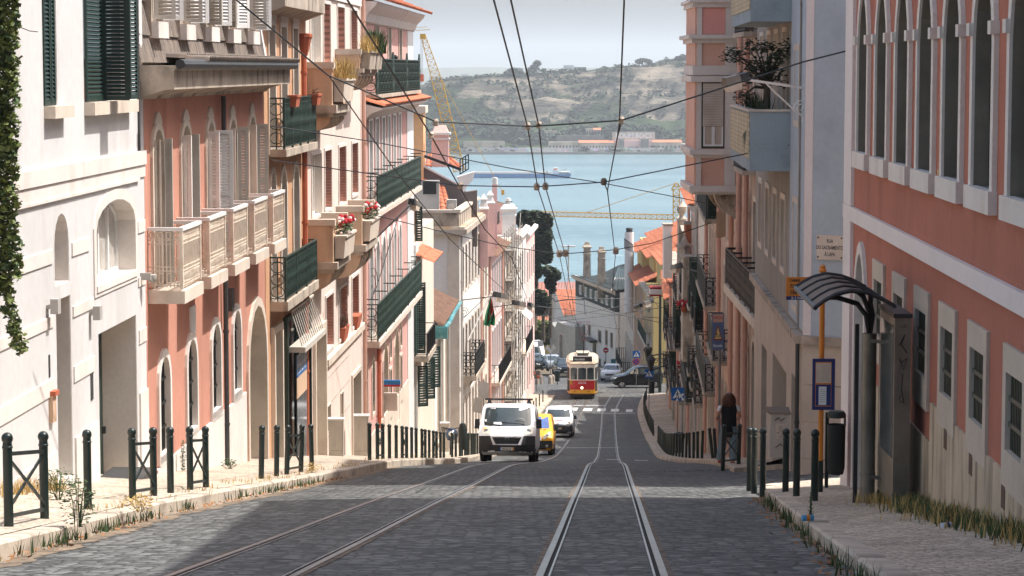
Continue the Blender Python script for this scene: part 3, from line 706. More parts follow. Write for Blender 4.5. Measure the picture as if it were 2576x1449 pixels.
for x0,x1,y0,y1 in((118,121,895,952),(223,229,925,1011)):b.box('letter_slot',m_darkpipe,F.s(x0),F.s(x1),zz(x0,y1),zz(x0,y0),-0.02,0.012)
q=F.P(F.s(356),zz(356,700),0.18);mb=MB().lathe([(0.02,0.07),(0.075,0.06),(0.075,0.0),(0.06,-0.05),(0.02,-0.075)],q,10);mb.fbox(F,F.s(352),F.s(354),q.z-0.02,q.z+0.1,-0.01,0.18)
b.part(mb,'security_camera',m_greypipe,True)
b.box('corner_strip',m_darkpipe,F.s(351.5),F.s(354),zz(350,378),6.5,-0.02,0.03)
b.finish(reveal=0.5)
# --- salmon building with five cream balconies and a mansard
b=Bld('salmon_building','salmon building with five cream lattice balconies, arched windows and a slate mansard roof','building',F,F.s(366.5),F.s(667),0.05,-12.5,m_pinkwall)
D_=lambda d:F.s(0)*0+(d-20)/F.d.y
zfl=-3.77
ctr=[D_(41.9+2.76*i)for i in range(5)]
sh=[((96,0.1),(92,0.13)),((78,0.16),(92,0.14)),((84,0.22),(86,0.33)),((90,0.1),(84,0.22)),((80,0.14),(84,0.25))]
for i,c in enumerate(ctr):
 w=b.win(sz=(c-0.47,c+0.47,-1.05,zfl),kind='round',rw=0.14,ro=0.05,r=0.2,ring=m_stone,sash=m_gpaint,nx=2,ny=4)
 b.part(MB().fprism(F,[(c-0.35,-0.95),(c+0.35,-0.95),(c+0.2,-0.8),(c,-0.74),(c-0.2,-0.8)],-0.01,0.045),'keystone',m_stone,parent=w)
 (a1,w1),(a2,w2)=sh[i]
 m1=m_wpaint if i in(1,2)else m_gpaint
 b.leaf(w,c-0.47,zfl+0.03,-1.22,w1,a1,m1,side=-1,o=0.06);b.leaf(w,c+0.47,zfl+0.03,-1.22,w2,a2,m_wpaint if i==2 else m_gpaint,side=1,o=0.06)
for i in range(5):
 s0=D_(40.97+2.765*i);s1=s0+1.86
 mb=MB().fbox(F,s0-0.03,s1+0.03,zfl-0.22,zfl,-0.02,0.63);bl=b.part(mb,'balcony',m_stone)
 b.part(lace(F,s0+0.03,s1-0.03,zfl+0.04,0.57,0.98),'railing',m_lace,parent=bl)
 mb=MB();zt=zfl+1.05
 mb.fbox(F,s0-0.02,s0+0.06,zt-0.03,zt+0.03,0,0.61);mb.fbox(F,s1-0.06,s1+0.02,zt-0.03,zt+0.03,0,0.61);mb.fbox(F,s0+0.061,s1-0.061,zt-0.03,zt+0.03,0.53,0.61);b.part(mb,'handrail',m_wpaint,parent=bl)
for x0,x1,yt,yb in((394,419,898,1154),(465,487.5,854,1092),(528,548.5,815.5,1042),(582.5,600,780.5,994)):
 w=b.win(x0,x1,yt,yb,'round',rw=0.14,ro=0.05,r=0.2,ring=m_stonew,grille=(7,3,-0.05),sill=(0.1,0.2,0.05),glass=m_glass)
w=b.win(620,664,769,1215,'round',rw=0.2,ro=0.06,r=0.75,ring=m_stone,name='portal',glass=m_dgreen)
b.box('plinth',m_stonew,F.s(385),F.s(612),-12.5,-6.93,-0.02,0.05)
b.pipe(F.s(556),-9.5,-0.55,m_darkpipe,0.05,0.09)
b.box('house_sign',m_wpaint,D_(44.95),D_(45.5),-5.0,-4.45,0,0.03)
b.box('cable_box',m_darkpipe,D_(49.2),D_(49.5),-4.95,-4.5,0,0.14)
cor=b.cornice([(0,-0.52),(0.06,-0.52),(0.1,-0.46),(0.3,-0.40),(0.42,-0.36),(0.6,-0.35),(0.6,-0.04),(0.64,0.0),(0.64,0.04),(0,0.05)],m_dirtstone,F.s(355),F.s(668))
g=MB();g.tube([F.P(F.s(352),0.07,0.72),F.P(F.s(668),0.07,0.72)],0.085,8);b.part(g,'gutter',m_darkpipe,True)
e0,e1=F.s(356),F.s(668)
b.part(tileroof(F.P(e0+2.2,0.10,0.82),F.P(e1,0.10,0.82),F.P(e0+2.2,0.20,0.0),F.P(e1,0.20,0.0),0.17,0.4,0.06,0.03),'eave_tiles',m_slate)
zt=4.5;ro=lambda z:-0.0-0.16*(z-0.1)
mb=MB()
for k,(za,zb_)in enumerate(((0.1,0.62),(0.56,1.2),(1.15,1.8),(1.75,2.4),(2.35,3.0))):
 n=62;da=0.05+0.012*(k%2)
 def fn(u,v):
  q=u*n;z=lerp(za,zb_,v);return F.P(lerp(e0,e1,u),z,ro(z)+0.05*(1-v)+0.03*abs(sin(q*pi))**0.5)
 mb.grid(fn,n*4,1)
b.part(mb,'mansard',m_slate)
b.part(MB().hexa([F.P(e0,0.05,-0.02),F.P(e1,0.05,-0.02),F.P(e1,0.05,-5),F.P(e0,0.05,-5),F.P(e0,3.4,ro(3.4)-0.03),F.P(e1,3.4,ro(3.4)-0.03),F.P(e1,3.4,-5),F.P(e0,3.4,-5)]),'attic',m_slate)
b.part(MB().hexa([F.P(e1-0.25,0.1,-0.2),F.P(e1,0.1,-0.2),F.P(e1,0.1,0.1),F.P(e1-0.25,0.1,0.1),F.P(e1-0.25,3.4,-0.8),F.P(e1,3.4,-0.8),F.P(e1,3.4,ro(3.4)+0.1),F.P(e1-0.25,3.4,ro(3.4)+0.1)]),'verge_board',m_wpaint)
for i,c in enumerate(ctr):
 c+=0.1;f0=0.02
 mb=MB().fbox(F,c-0.52,c-0.36,0.55,3.0,-0.9,f0);mb.fbox(F,c+0.36,c+0.52,0.55,3.0,-0.9,f0);mb.fbox(F,c-0.52,c+0.52,2.6,3.0,-0.9,f0+0.05)
 dm=b.part(mb,'dormer',m_dirtstone)
 b.box('sill',m_stonew,c-0.5,c+0.5,0.52,0.8,-0.3,f0+0.12,dm)
 b.part(MB().fbox(F,c-0.36,c+0.36,0.8,2.6,-0.2,-0.15),'pane',m_curt,parent=dm)
 mb=MB().fbox(F,c-0.36,c+0.36,0.8,0.88,-0.15,-0.1)
 for u in(-0.33,-0.02,0.29):mb.fbox(F,c+u,c+u+0.05,0.8,2.6,-0.15,-0.1)
 b.part(mb,'sash',m_gpaint,parent=dm)
 b.leaf(dm,c-0.4,0.84,2.6,0.36,(100,96,60,30,95)[i],m_gpaint,o=0.05,side=-1);b.leaf(dm,c+0.4,0.84,2.6,0.36,(70,62,60,40,66)[i],m_wpaint,o=0.05,side=1)
b.finish(reveal=0.5)
# --- ochre building with two green iron balconies
b=Bld('ochre_building','narrow ochre building with two green iron balconies and a glazed shopfront','building',F,F.s(668),F.s(772),2.1,-14,m_ochrewall)
zz=lambda x,y,o=0.0:F.hit(x,y,o)[1]
zb1=F.hit(714,376,0.34)[1];zb2=F.hit(715,760,0.34)[1]
for x0,x1,yt in((679,694,63),(709.5,723.5,68),(740,751.5,72)):
 w=b.win(x0,x1,yt,400,None,rw=0.14,ro=0.04,r=0.28,ring=m_stone,sz=(F.s(x0),F.s(x1),zz(x0,yt),zb1+0.02),sash=m_wpaint,nx=2,ny=4,head=0.28)
for x0,x1,yt in((681,693,434),(707,720,428),(737.5,751.5,417)):
 w=b.win(sz=(F.s(x0),F.s(x1),zz((x0+x1)/2,yt),zb2+0.02),kind='round',rw=0.14,ro=0.04,r=0.28,ring=m_stone,sash=m_wpaint,nx=2,ny=4)
s0,s1=F.hit(676,380)[0],F.hit(791.5,380,0.34)[0]
b.balcony(s0,s1,zb1,0.36,F.hit(711,247.5,0.34)[1]-zb1,0.17,m_dirtstone,m_iron,sp=0.13,rr=0.014,posts=4)
b.balcony(s0,s1,zb2,0.36,F.hit(716.5,647.5,0.34)[1]-zb2,0.22,m_dirtstone,m_iron,sp=0.13,rr=0.014,posts=3)
b.cornice([(0,zz(700,42)),(0.15,zz(700,36)),(0.3,zz(700,30)),(0.5,zz(700,22)),(0.5,2.25),(0,2.3)],m_dirtstone,F.s(668),F.s(774))
b.pipe(F.s(757),-10,0.5,m_terra,0.07,0.12);mb=MB().lathe([(0.07,-0.55),(0.1,-0.45),(0.18,-0.1),(0.2,-0.08),(0.2,0.0),(0.1,0.02)],F.P(F.s(757),zz(757,86),0.14),8);b.part(mb,'rain_hopper',m_terra)
zsh=zz(700,790)
w=b.win(sz=(F.s(682),F.s(700),zsh-0.35,-13.5),rw=0.16,ro=0.1,r=0.3,ring=m_stone,name='door',glass=m_dgreen)
w=b.win(sz=(F.s(712),F.s(770),zsh-0.3,-13.5),rw=0.12,ro=0.12,r=0.1,ring=m_dgreen,name='shopfront',glass=m_glass,sash=m_dgreen,nx=3,ny=2)
q0,q1=F.hit(*ZH(415,900),0.16)[0],F.hit(*ZH(515,900),0.16)[0];t0=F.hit(*ZH(515,705),0.16)[1];t1=F.hit(*ZH(415,1015),0.16)[1]
ps=b.box('poster',M('blue_poster',srgb(70,116,166),rough=0.4,var=0.05),q0,q1,t1,t0,0.13,0.16,w)
mb=MB()
for k in range(5):
 for j in range(3):mb.fbox(F,lerp(q0,q1,0.12+0.16*k),lerp(q0,q1,0.2+0.16*k),lerp(t1,t0,0.16+0.12*j),lerp(t1,t0,0.16+0.12*j+0.03+0.04*((k*7+j*3)%3)/2),0.1605,0.164)
mb.add(*(lambda m:(m.v,m.f))(text_mb('ponto de apoio',0.42*(q1-q0)/2.4,lambda x,y:F.P((q0+q1)/2+x,lerp(t1,t0,0.86)+y*2,0.165),bold=0.004)));b.part(mb,'poster_print',m_wpaint,parent=w)
b.box('pale_blind',m_glassb,q0,q1,-13.2,lerp(t1,t0,-1.0),0.13,0.155,w);b.box('kraft_screen',m_tan,q0,q1,lerp(t1,t0,-0.98),t1-0.01,0.13,0.155,w)
mb=MB();n=12
for i in range(n+1):
 u=lerp(F.s(716),F.s(771),i/n);mb.bar(F.P(u,zb2-0.5,0.16),F.P(u,zsh-0.55-0.35,0.42),0.06,0.02)
mb.bar(F.P(F.s(716),zb2-0.48,0.17),F.P(F.s(771),zb2-0.48,0.17),0.05);mb.fbox(F,F.s(715),F.s(772),zsh-1.05,zsh-0.92,0.1,0.5)
b.part(mb,'slatted_canopy',m_gpaint,parent=w)
b.finish(reveal=0.4)
for i,(x,y)in enumerate((ZF(395,1020),ZF(608,1003))):
 sC,zC=F.hit(x,y,0.45);t=thing('flower_trough',('empty terracotta trough on the upper green iron balcony, nearer one','terracotta trough with a small dry plant at the far corner of the upper green balcony')[i],'planter',F.P(sC,zC-0.12,0.45),'terracotta troughs')
 mb=MB().hexa([F.P(sC-0.3,zC-0.13,0.36),F.P(sC+0.3,zC-0.13,0.36),F.P(sC+0.3,zC-0.13,0.5),F.P(sC-0.3,zC-0.13,0.5),F.P(sC-0.36,zC+0.1,0.33),F.P(sC+0.36,zC+0.1,0.33),F.P(sC+0.36,zC+0.1,0.53),F.P(sC-0.36,zC+0.1,0.53)]);mb.fbox(F,sC-0.38,sC+0.38,zC+0.1,zC+0.15,0.31,0.55);mb.build('trough',m_terra,t)
 if i:leaves(MB(),F.P(sC,zC+0.2,0.42),(0.08,0.08,0.12),60,0.07,5).build('dry_stems',m_oldtile,t,recalc=False)
# --- pale building with tan concrete balconies
b=Bld('pale_pink_building','pale building with bulky tan concrete balconies and brick lined window recesses','building',F,F.s(773),F.s(912),2.6,-16,m_concwall)
def cwin(x0,x1,yt,yb,brick=True,gl=None,r=0.22,rw=0.09):
 w=b.win(x0,x1,yt,yb,None,rw=rw,ro=0.03,r=r,ring=m_stonew,glass=gl or m_glass,xt=x0,sash=m_wpaint,nx=1,ny=1)
 a,c,z0,z1=w['_r']
 if brick:b.box('brick_reveal',m_brick,c-0.02,c+0.01,z0+0.02,z1-0.02,-r+0.05,0.005,w);b.box('shutter_rail',m_wpaint,a+0.02,a+0.07,z0,z1,-r+0.05,-0.02,w)
 return w
for t in((784,809,-14,160,False),(817,834,9,158),(852,869.5,17,151),(885,901,25,140)):cwin(t[0],t[1],t[2],t[3],len(t)<5,m_gpaint if len(t)>4 else None)
for t in((785,809.5,391,548,False),(818,834.5,380,529),(853.5,871,371,515),(886,901,362,491)):cwin(t[0],t[1],t[2],t[3],len(t)<5,m_gpaint if len(t)>4 else None)
for t in((817.5,837,752,887),(851,872,731,857),(884.5,901,702,825)):cwin(*t)
zl1=F.hit(817,905)[1];b.box('sill_ledge',m_stone,F.s(815),F.s(909),zl1-0.2,zl1,-0.02,0.12);b.box('window_band',m_stonew,F.s(815),F.s(909),zl1+2.62,zl1+2.85,-0.02,0.05)
zj=F.hit(852,14)[1];b.box('lintel_band',m_stonew,F.s(784),F.s(909),zj+0.12,zj+0.5,-0.02,0.06)
for y in(960,1030,1100):zq=F.hit(817,y)[1];b.box('wall_joint',m_dirtstone,F.s(816),F.s(878),zq-0.012,zq+0.012,-0.01,0.006)
w=b.win(sz=(F.s(*[787]),F.s(812),F.hit(787,848)[1],-14),rw=0.2,ro=0.09,r=0.35,ring=m_stone,name='door',glass=m_gpaint)
w=b.win(sz=(F.s(883),F.s(903),F.hit(883,955)[1],-15),rw=0.13,ro=0.06,r=0.3,ring=m_stone,name='door',glass=m_glassb)
b.win(818,828,1030,1100,rw=0.04,r=0.2,ring=m_stone,xt=818);b.win(854,860,995,1085,rw=0.04,r=0.2,ring=m_stone,xt=854)
b.pipe(F.s(910),-16,2.5,m_pinkpipe,0.06,0.1)
def conc(dn,df,p,ytop,ybot,yc1,yc2,xo):
 """a solid concrete balcony with a coved corbel, its near outer corner seen at xo"""
 s0,s1=D_(dn),D_(df);Z=lambda y:F.hit(xo,y,p)[1];zt,zb,c1,c2=Z(ytop),Z(ybot),Z(yc1),Z(yc2)
 mb=MB().fbox(F,s0,s0+0.18,zb,zt,0,p);mb.fbox(F,s1-0.18,s1,zb,zt-0.02,0,p);mb.fbox(F,s0+0.2,s1-0.2,zb,zt-0.25,p-0.14,p)
 bl=b.part(mb,'balcony',m_tan)
 for a in(s0-0.03,s1-0.21):b.part(MB().fbox(F,a,a+0.24,zt,zt+0.16,0.01,p+0.06),'coping',m_stone,parent=bl)
 mb=MB().fbox(F,s0-0.06,s1+0.06,c1+0.1,zb,-0.01,p+0.12);mb.fbox(F,s0,s1,c1,c1+0.1,-0.01,p+0.04);b.part(mb,'ledge',m_dirtstone,parent=bl)
 prof=[(0,c2)]+[(p*0.95*sin(k*pi/12),c1-(c1-c2)*cos(k*pi/12))for k in range(0,7)]+[(0,c1)]
 mb=MB().prism([F.P(s0+0.1,z,o)for o,z in prof],[F.P(s1-0.1,z,o)for o,z in prof])
 b.part(mb,'corbel',m_tan,parent=bl)
 for k in range(5):
  a=lerp(s0+0.2,s1-0.3,k/4);b.part(MB().prism([F.P(a,z,o*1.07)for o,z in prof[1:]],[F.P(a+0.12,z,o*1.07)for o,z in prof[1:]]),'corbel_rib',m_dirtstone,parent=bl)
 return bl,s0,s1,zt,zb
def trough(s0,s1,zt,zb,o0,o1,label,mat=m_stone):
 t=thing('flower_trough',label,'planter',F.P((s0+s1)/2,zb,(o0+o1)/2),'stone flower troughs');e=0.05
 MB().hexa([F.P(s0+e,zb,o0),F.P(s1-e,zb,o0),F.P(s1-e,zb,o1-e),F.P(s0+e,zb,o1-e),F.P(s0,zt,o0),F.P(s1,zt,o0),F.P(s1,zt,o1),F.P(s0,zt,o1)]).build('trough',mat,t)
 MB().fbox(F,s0-0.03,s1+0.03,zt,zt+0.06,o0,o1+0.04).build('rim',mat,t);return t
bA=conc(62.5,65.6,0.68,172,264,295,333,836);bB=conc(69.2,73.4,0.70,137,172,192,232,897)
bC=conc(62.5,65.6,0.68,566,659,686,735,840);bD=conc(69.2,72.6,0.74,529,612,638,698,916)
for(bl,s0,s1,zt,zb),y,kind,lab in((bC,0,'red','stone trough of red and white geraniums on the nearer tan balcony'),(bD,0,'white','stone trough of white and pink flowers on the farther tan balcony'),(bA,0,'dry','stone trough of dry grass on the upper nearer tan balcony')):
 t=trough(s0+0.25,s1-0.4,zb+0.62,zb+0.08,0.70,0.98,lab);c=F.P(lerp(s0,s1,0.4),zb+0.85,0.85)
 if kind=='dry':tufts(MB(),[F.P(lerp(s0+0.3,s1-0.5,k/30),zb+0.65,0.85)for k in range(31)],12,0.5,0.012,3,0.08).build('dry_grass',m_dry,t,recalc=False)
 else:
  leaves(MB(),c,(0.24,0.75,0.26),420,0.1,8 if kind=='red' else 9).build('leaves',m_leaf,t,recalc=False)
  mb=MB();rn=random.Random(4)
  for k in range(16 if kind=='red' else 8):mb.sphere(c+Vector((rn.uniform(-.1,.22),rn.uniform(-.65,.5),rn.uniform(0.02,0.3))),rn.uniform(0.05,0.08),6,4)
  mb.build('blooms',m_redfl,t);mb=MB()
  for k in range(14):mb.sphere(c+Vector((rn.uniform(-.12,.24),rn.uniform(-.7,.7),rn.uniform(-0.15,0.24))),rn.uniform(0.04,0.07),6,4)
  mb.build('pale_blooms',m_whitefl,t)
(bl,s0,s1,zt,zb)=bB
for k in range(2):
 a0,a1=lerp(s0,s1,0.05+0.48*k),lerp(s0,s1,0.48+0.48*k);t=trough(a0,a1,zt+0.05,zt-0.42,0.72,1.0,('grimy stone trough of straw grass, high on the farther tan balcony','grimy stone trough of spiky green plants beside the pink pipe, high up')[k],m_dirtstone)
 tufts(MB(),[F.P(lerp(a0,a1,q/26),zt+0.05,0.86)for q in range(27)],16,0.45 if not k else 0.6,0.012 if not k else 0.03,7+k,0.09).build('grass' if not k else 'spiky_leaves',m_dry if not k else m_leaf,t,recalc=False)
b.finish(reveal=0.4)
for i,(x,y0,y1)in enumerate((((ZH(865,0)[0]),ZH(0,565)[1],ZH(0,632)[1]),(ZH(998,0)[0],ZH(0,432)[1],ZH(0,508)[1]))):
 sC=F.s(x);zt,zb=F.hit(x,y0)[1],F.hit(x,y1)[1];zb=max(zb,zl1+0.003);t=thing('flower_pot',('terracotta trough with dry lavender on the white window ledge','empty terracotta trough at the far end of the white window ledge')[i],'planter',F.P(sC,zb,0.0),'terracotta troughs')
 zt=zb+0.4
 MB().hexa([F.P(sC-0.5,zb,-0.12),F.P(sC+0.5,zb,-0.12),F.P(sC+0.5,zb,0.1),F.P(sC-0.5,zb,0.1),F.P(sC-0.58,zt,-0.16),F.P(sC+0.58,zt,-0.16),F.P(sC+0.58,zt,0.16),F.P(sC-0.58,zt,0.16)]).build('pot',m_terra,t)
 if not i:tufts(MB(),[F.P(sC+k*0.05-0.5,zt,0.0)for k in range(20)],10,0.32,0.01,11,0.06).build('dry_lavender',m_oldtile,t,recalc=False)
# --- rose building with the long green balconies
b=Bld('rose_building','rose pink building with long dark green balconies on three floors and a tiled eave','building',F,F.s(913),F.s(1040),2.25,-18.5,m_rosewall)
zB0=F.hit(944,238,0.4)[1];zB1=F.hit(940.5,539,0.42)[1];zB2=F.hit(943,868,0.42)[1]
def dcen(x):return F.s(x)
for x0,x1 in((916,921),(946.5,954.5),(978,985),(1005,1011.5)):
 b.win(sz=(F.s(x0),F.s(x1),F.hit(950,62)[1],zB0+0.02),rw=0.14,ro=0.04,r=0.2,ring=m_stone,sash=m_wpaint,nx=2,ny=4,head=0.2)
for x0,x1 in((928,936),(944.5,952),(960.5,967.5),(975,981),(989,994.5),(1002.5,1007.5)):
 b.win(sz=(F.s(x0),F.s(x1),F.hit(945,300)[1],zB1+0.02),rw=0.2,ro=0.05,r=0.12,ring=m_wpaint,sash=m_wpaint,nx=2,ny=4,glass=m_curt)
 w=b.win(sz=(F.s(x0),F.s(x1),F.hit(949,605)[1],zB2+0.02),kind='round',rw=0.2,ro=0.05,r=0.12,ring=m_wpaint,sash=m_wpaint,nx=2,ny=4,glass=m_curt)
s0,s1=F.s(917),F.s(1032)
b.balcony(s0,s1-0.3,zB0,0.42,F.hit(944,148,0.4)[1]-zB0,0.12,m_dirtstone,m_iron,sp=0.28,rr=0.02,style='scroll',posts=3)
mb=MB()
for k in range(4):
 c=lerp(s0+0.2,s1-0.5,k/3)
 mb=MB()
 for q in range(7):mb.tube([F.P(c+(q-3)*0.09,zB0+0.03+1.35*j/6,0.42)for j in range(7)],[0.012,0.03,0.016,0.034,0.016,0.03,0.012],5)
 b.part(mb,'iron_panel',m_iron)
b.balcony(s0,s1,zB1,0.42,F.hit(939,449,0.42)[1]-zB1,0.16,m_stone,m_iron,sp=0.14,rr=0.016,posts=6)
b.balcony(s0,s1,zB2,0.42,F.hit(943,774,0.42)[1]-zB2,0.2,m_stone,m_iron,sp=0.14,rr=0.016,posts=6)
for zq,hh in((zB1,1.25),(zB2,1.35)):
 mb=MB()
 for k in range(7):c=lerp(s0,s1,k/6);mb=MB().bar(F.P(c,zq+hh,0),F.P(c,zq+hh,0.45),0.035);mb.bar(F.P(c,zq,0.2),F.P(c,zq+hh,0.2),0.02);b.part(mb,'balcony_divider',m_iron)
ze=F.hit(960,268)[1]
b.cornice([(0,ze-0.35),(0.1,ze-0.3),(0.3,ze-0.12),(0.62,ze),(0.62,ze+0.05),(0,ze+0.2)],m_stonew,name='string_course')
b.part(tileroof(F.P(b.s0,ze+0.08,0.72),F.P(b.s1,ze+0.08,0.72),F.P(b.s0,ze+0.32,0.0),F.P(b.s1,ze+0.32,0.0),0.2,0.4,0.06),'tiled_ledge',m_tile)
zt=F.hit(930,42)[1]
b.cornice([(0,zt-0.25),(0.1,zt-0.2),(0.2,zt+0.05),(0.45,zt+0.3),(0.5,zt+0.42),(0,zt+0.45)],m_stonew)
b.part(tileroof(F.P(b.s0,zt+0.42,0.72),F.P(b.s1+0.6,zt+0.42,0.72),F.P(b.s0,zt+1.9,-3.0),F.P(b.s1-1.5,zt+1.9,-3.0),0.22,0.4,0.07,0.04),'roof',m_tile)
b.box('corner_quoin',m_wpaint,F.s(1026),F.s(1039.8),ze-0.3,zt-0.2,-0.02,0.03);b.box('corner_quoin',m_wpaint,F.s(1024),F.s(1039.8),-18,ze-0.36,-0.02,0.03)
gz=[(917.5,922,900,1092),(933.5,939.5,905,1045),(949,953.5,885,1022)]
for x0,x1,yt,yb in gz:b.win(x0,x1,yt,yb,'round',rw=0.12,ro=0.04,r=0.16,ring=m_stone,grille=(5,4,-0.02))
for x0,x1,yt,yb in((961,972.5,868,1090),(989.5,1000.5,832,1075)):b.win(x0,x1,yt,yb,'round',rw=0.12,ro=0.05,r=0.5,ring=m_stone,glass=m_dirtstone,name='door')
for x0,x1,yt,yb in((978,982.5,850,906),(978,982.5,932,1055),(1005,1009,820,875),(1005,1009,897,1012)):b.win(x0,x1,yt,yb,'round' if yt<870 else None,rw=0.1,ro=0.04,r=0.14,ring=m_stone,grille=(4,3,-0.02))
b.box('plinth',m_stone,F.s(914),F.s(1025),-18.5,F.hit(930,1100)[1],-0.02,0.04)
x0,y0=ZM(300,1040);x1,y1=ZM(345,1085)
w=b.box('bank_sign',M('bank_blue',srgb(40,120,180),rough=0.4,var=0.05),F.s(960.5),F.s(961.5),F.hit(961,y1)[1],F.hit(961,y0)[1],0,0.62)
b.box('red_band',m_redfl,F.s(960.5),F.s(961.5),F.hit(961,y1+5)[1],F.hit(961,y1)[1]-0.003,0,0.62,w)
b.box('cash_machine',m_gpaint,F.s(961.5),F.s(962.5),F.hit(962,1035)[1],F.hit(962,990)[1],0,0.5)
b.pipe(F.s(945),F.hit(945,1080)[1],F.hit(945,880)[1],m_terra,0.07,0.1)
b.finish(reveal=0.5)
sC=D_(86.5);t=thing('draped_garment','black garment with a white collar hanging behind the top balcony railing of the rose building','garment',F.P(sC,zB0,0.25))
MB().lathe([(0.05,1.05),(0.1,1.0),(0.16,0.8),(0.2,0.4),(0.18,0.1),(0.1,0.02)][::-1],F.P(sC,zB0+0.01,0.2),10).build('cloth',m_black,t,True)
MB().lathe([(0.1,0.0),(0.07,0.1),(0.05,0.14)],F.P(sC,zB0+1.0,0.2),10).build('collar',m_wpaint,t,True)
MB().sphere(F.P(sC,zB0+1.22,0.2),0.09,8,6).build('hood',m_black,t,True)
# ------------------------------------------------------------------ left side, lower down the hill
m_cream=M('cream_render',srgb(214,200,184),rough=0.9,var=0.05,scale=0.5,streak=0.3,scol=srgb(170,148,126),sscale=(1.5,1.5,0.3),smin=0.52)
m_offwhite=M('chalk_render',srgb(222,216,208),rough=0.9,var=0.04,scale=0.5,streak=0.25,scol=srgb(186,170,154),sscale=(1,1,0.3),smin=0.54)
m_palerose=M('pale_rose_render',srgb(226,184,176),rough=0.9,var=0.05,scale=0.5,streak=0.25,scol=srgb(196,150,140),sscale=(1.5,1.5,0.3),smin=0.54)
m_greywall=M('grey_render',srgb(112,104,102),rough=0.9,var=0.08,scale=0.6)
m_peach=M('peach_render',srgb(216,172,128),rough=0.9,var=0.05,scale=0.4,streak=0.2,smin=0.56)
m_yellow=M('yellow_render',srgb(214,190,128),rough=0.9,var=0.06,scale=0.5,streak=0.3,scol=srgb(160,134,90),sscale=(1.5,1.5,0.3),smin=0.54)
m_teal=M('teal_gutter',srgb(70,128,132),rough=0.5,var=0.3,scale=3,streak=0.6,scol=srgb(190,190,176),sscale=(2,2,2),smin=0.5)
def zat(x,y,d):return-(y-172)/FPX*d*1.0
F=FL
# --- narrow house with green shutters, then the low tiled house
b=Bld('shuttered_house','narrow weathered house with dark green shutters over a small balcony, beside the rose building','house',F,D_(95.9),D_(107.5),zat(0,590,97),-20.5,m_cream,back=5)
zb=zat(0,885,98)
w=b.win(sz=(D_(97),D_(98.6),zb+0.02,zat(0,722,97)),rw=0.1,r=0.15,ring=m_stone,glass=m_dgreen)
b.leaf(w,D_(96.9),zb+0.05,zat(0,722,97),0.40,95,m_dgreen,o=0.05,pitch=0.09);b.leaf(w,D_(98.7),zb+0.05,zat(0,722,97),0.6,20,m_dgreen,o=0.05,pitch=0.09);b.leaf(w,D_(96.1),zb+0.05,zat(0,735,97),0.7,4,m_dgreen,o=0.08,pitch=0.09)
b.balcony(D_(96.2),D_(100.5),zb,0.55,0.9,0.22,m_dirtstone,m_black,sp=0.3,rr=0.012,style='plain')
w=b.win(sz=(D_(97.2),D_(98.4),zat(0,606,97),zat(0,516,96)),rw=0.1,r=0.12,ring=m_stone,glass=m_dgreen);b.leaf(w,D_(97),zat(0,606,97),zat(0,518,97),0.3,95,m_dgreen,o=0.03,pitch=0.09)
for d0,y0,y1 in((97.3,930,1035),(101.3,910,1015),(104.4,880,985)):
 w=b.win(sz=(D_(d0),D_(d0+0.9),zat(0,y1,d0),zat(0,y0,d0)),rw=0.1,r=0.1,ring=m_stone,glass=m_dgreen);b.leaf(w,D_(d0+0.9),zat(0,y1,d0),zat(0,y0,d0),0.45,60,m_dgreen,o=0.03,pitch=0.1)
b.box('chimney_breast',m_wpaint,D_(96.2),D_(97.6),zat(0,668,97),zat(0,612,97),-0.02,0.12)
b.part(tileroof(F.P(D_(96.2),zat(0,658,97),0.85),F.P(D_(101),zat(0,658,97),0.85),F.P(D_(96.2),zat(0,632,97),-0.15),F.P(D_(101),zat(0,632,97),-0.15),0.24,0.5,0.06),'tiled_canopy',m_tile)
b.pipe(D_(96.3),-18,zb-0.4,m_greypipe,0.06,0.1);b.finish()
b=Bld('low_tiled_house','low white house with a sagging brown tile roof and teal gutter','house',F,D_(107.7),D_(118.2),zat(0,822,108),-22,m_offwhite,back=4)
ze=zat(0,818,108)
b.part(tileroof(F.P(D_(107.4),ze,0.45),F.P(D_(118.1),ze+0.05,0.45),F.P(D_(107.4),ze+1.75,-3.4),F.P(D_(118.1),ze+1.9,-3.4),0.22,0.38,0.06),'roof',m_oldtile)
mb=MB();mb.tube([F.P(D_(107.3),ze-0.08,0.5),F.P(D_(110),ze-0.13,0.52),F.P(D_(113),ze-0.05,0.5),F.P(D_(118.3),ze,0.5)],0.11,8);mb.fbox(F,D_(107.2),D_(107.6),ze-0.55,ze-0.02,-0.5,0.62);b.part(mb,'gutter',m_teal)
for d0 in(109.6,112.3,115.0):b.win(sz=(D_(d0),D_(d0+1.0),ze-5.6,ze-1.0),rw=0.12,r=0.14,ring=m_stone,glass=m_curt,sash=m_wpaint,sill=(0.1,0.15,0.12))
for d0 in(110,115.6):b.pipe(D_(d0),-20,ze-0.4,m_greypipe,0.07,0.12)
b.box('plinth',m_stone,D_(107.8),D_(118),-22,ze-6.6,-0.02,0.08);b.finish()
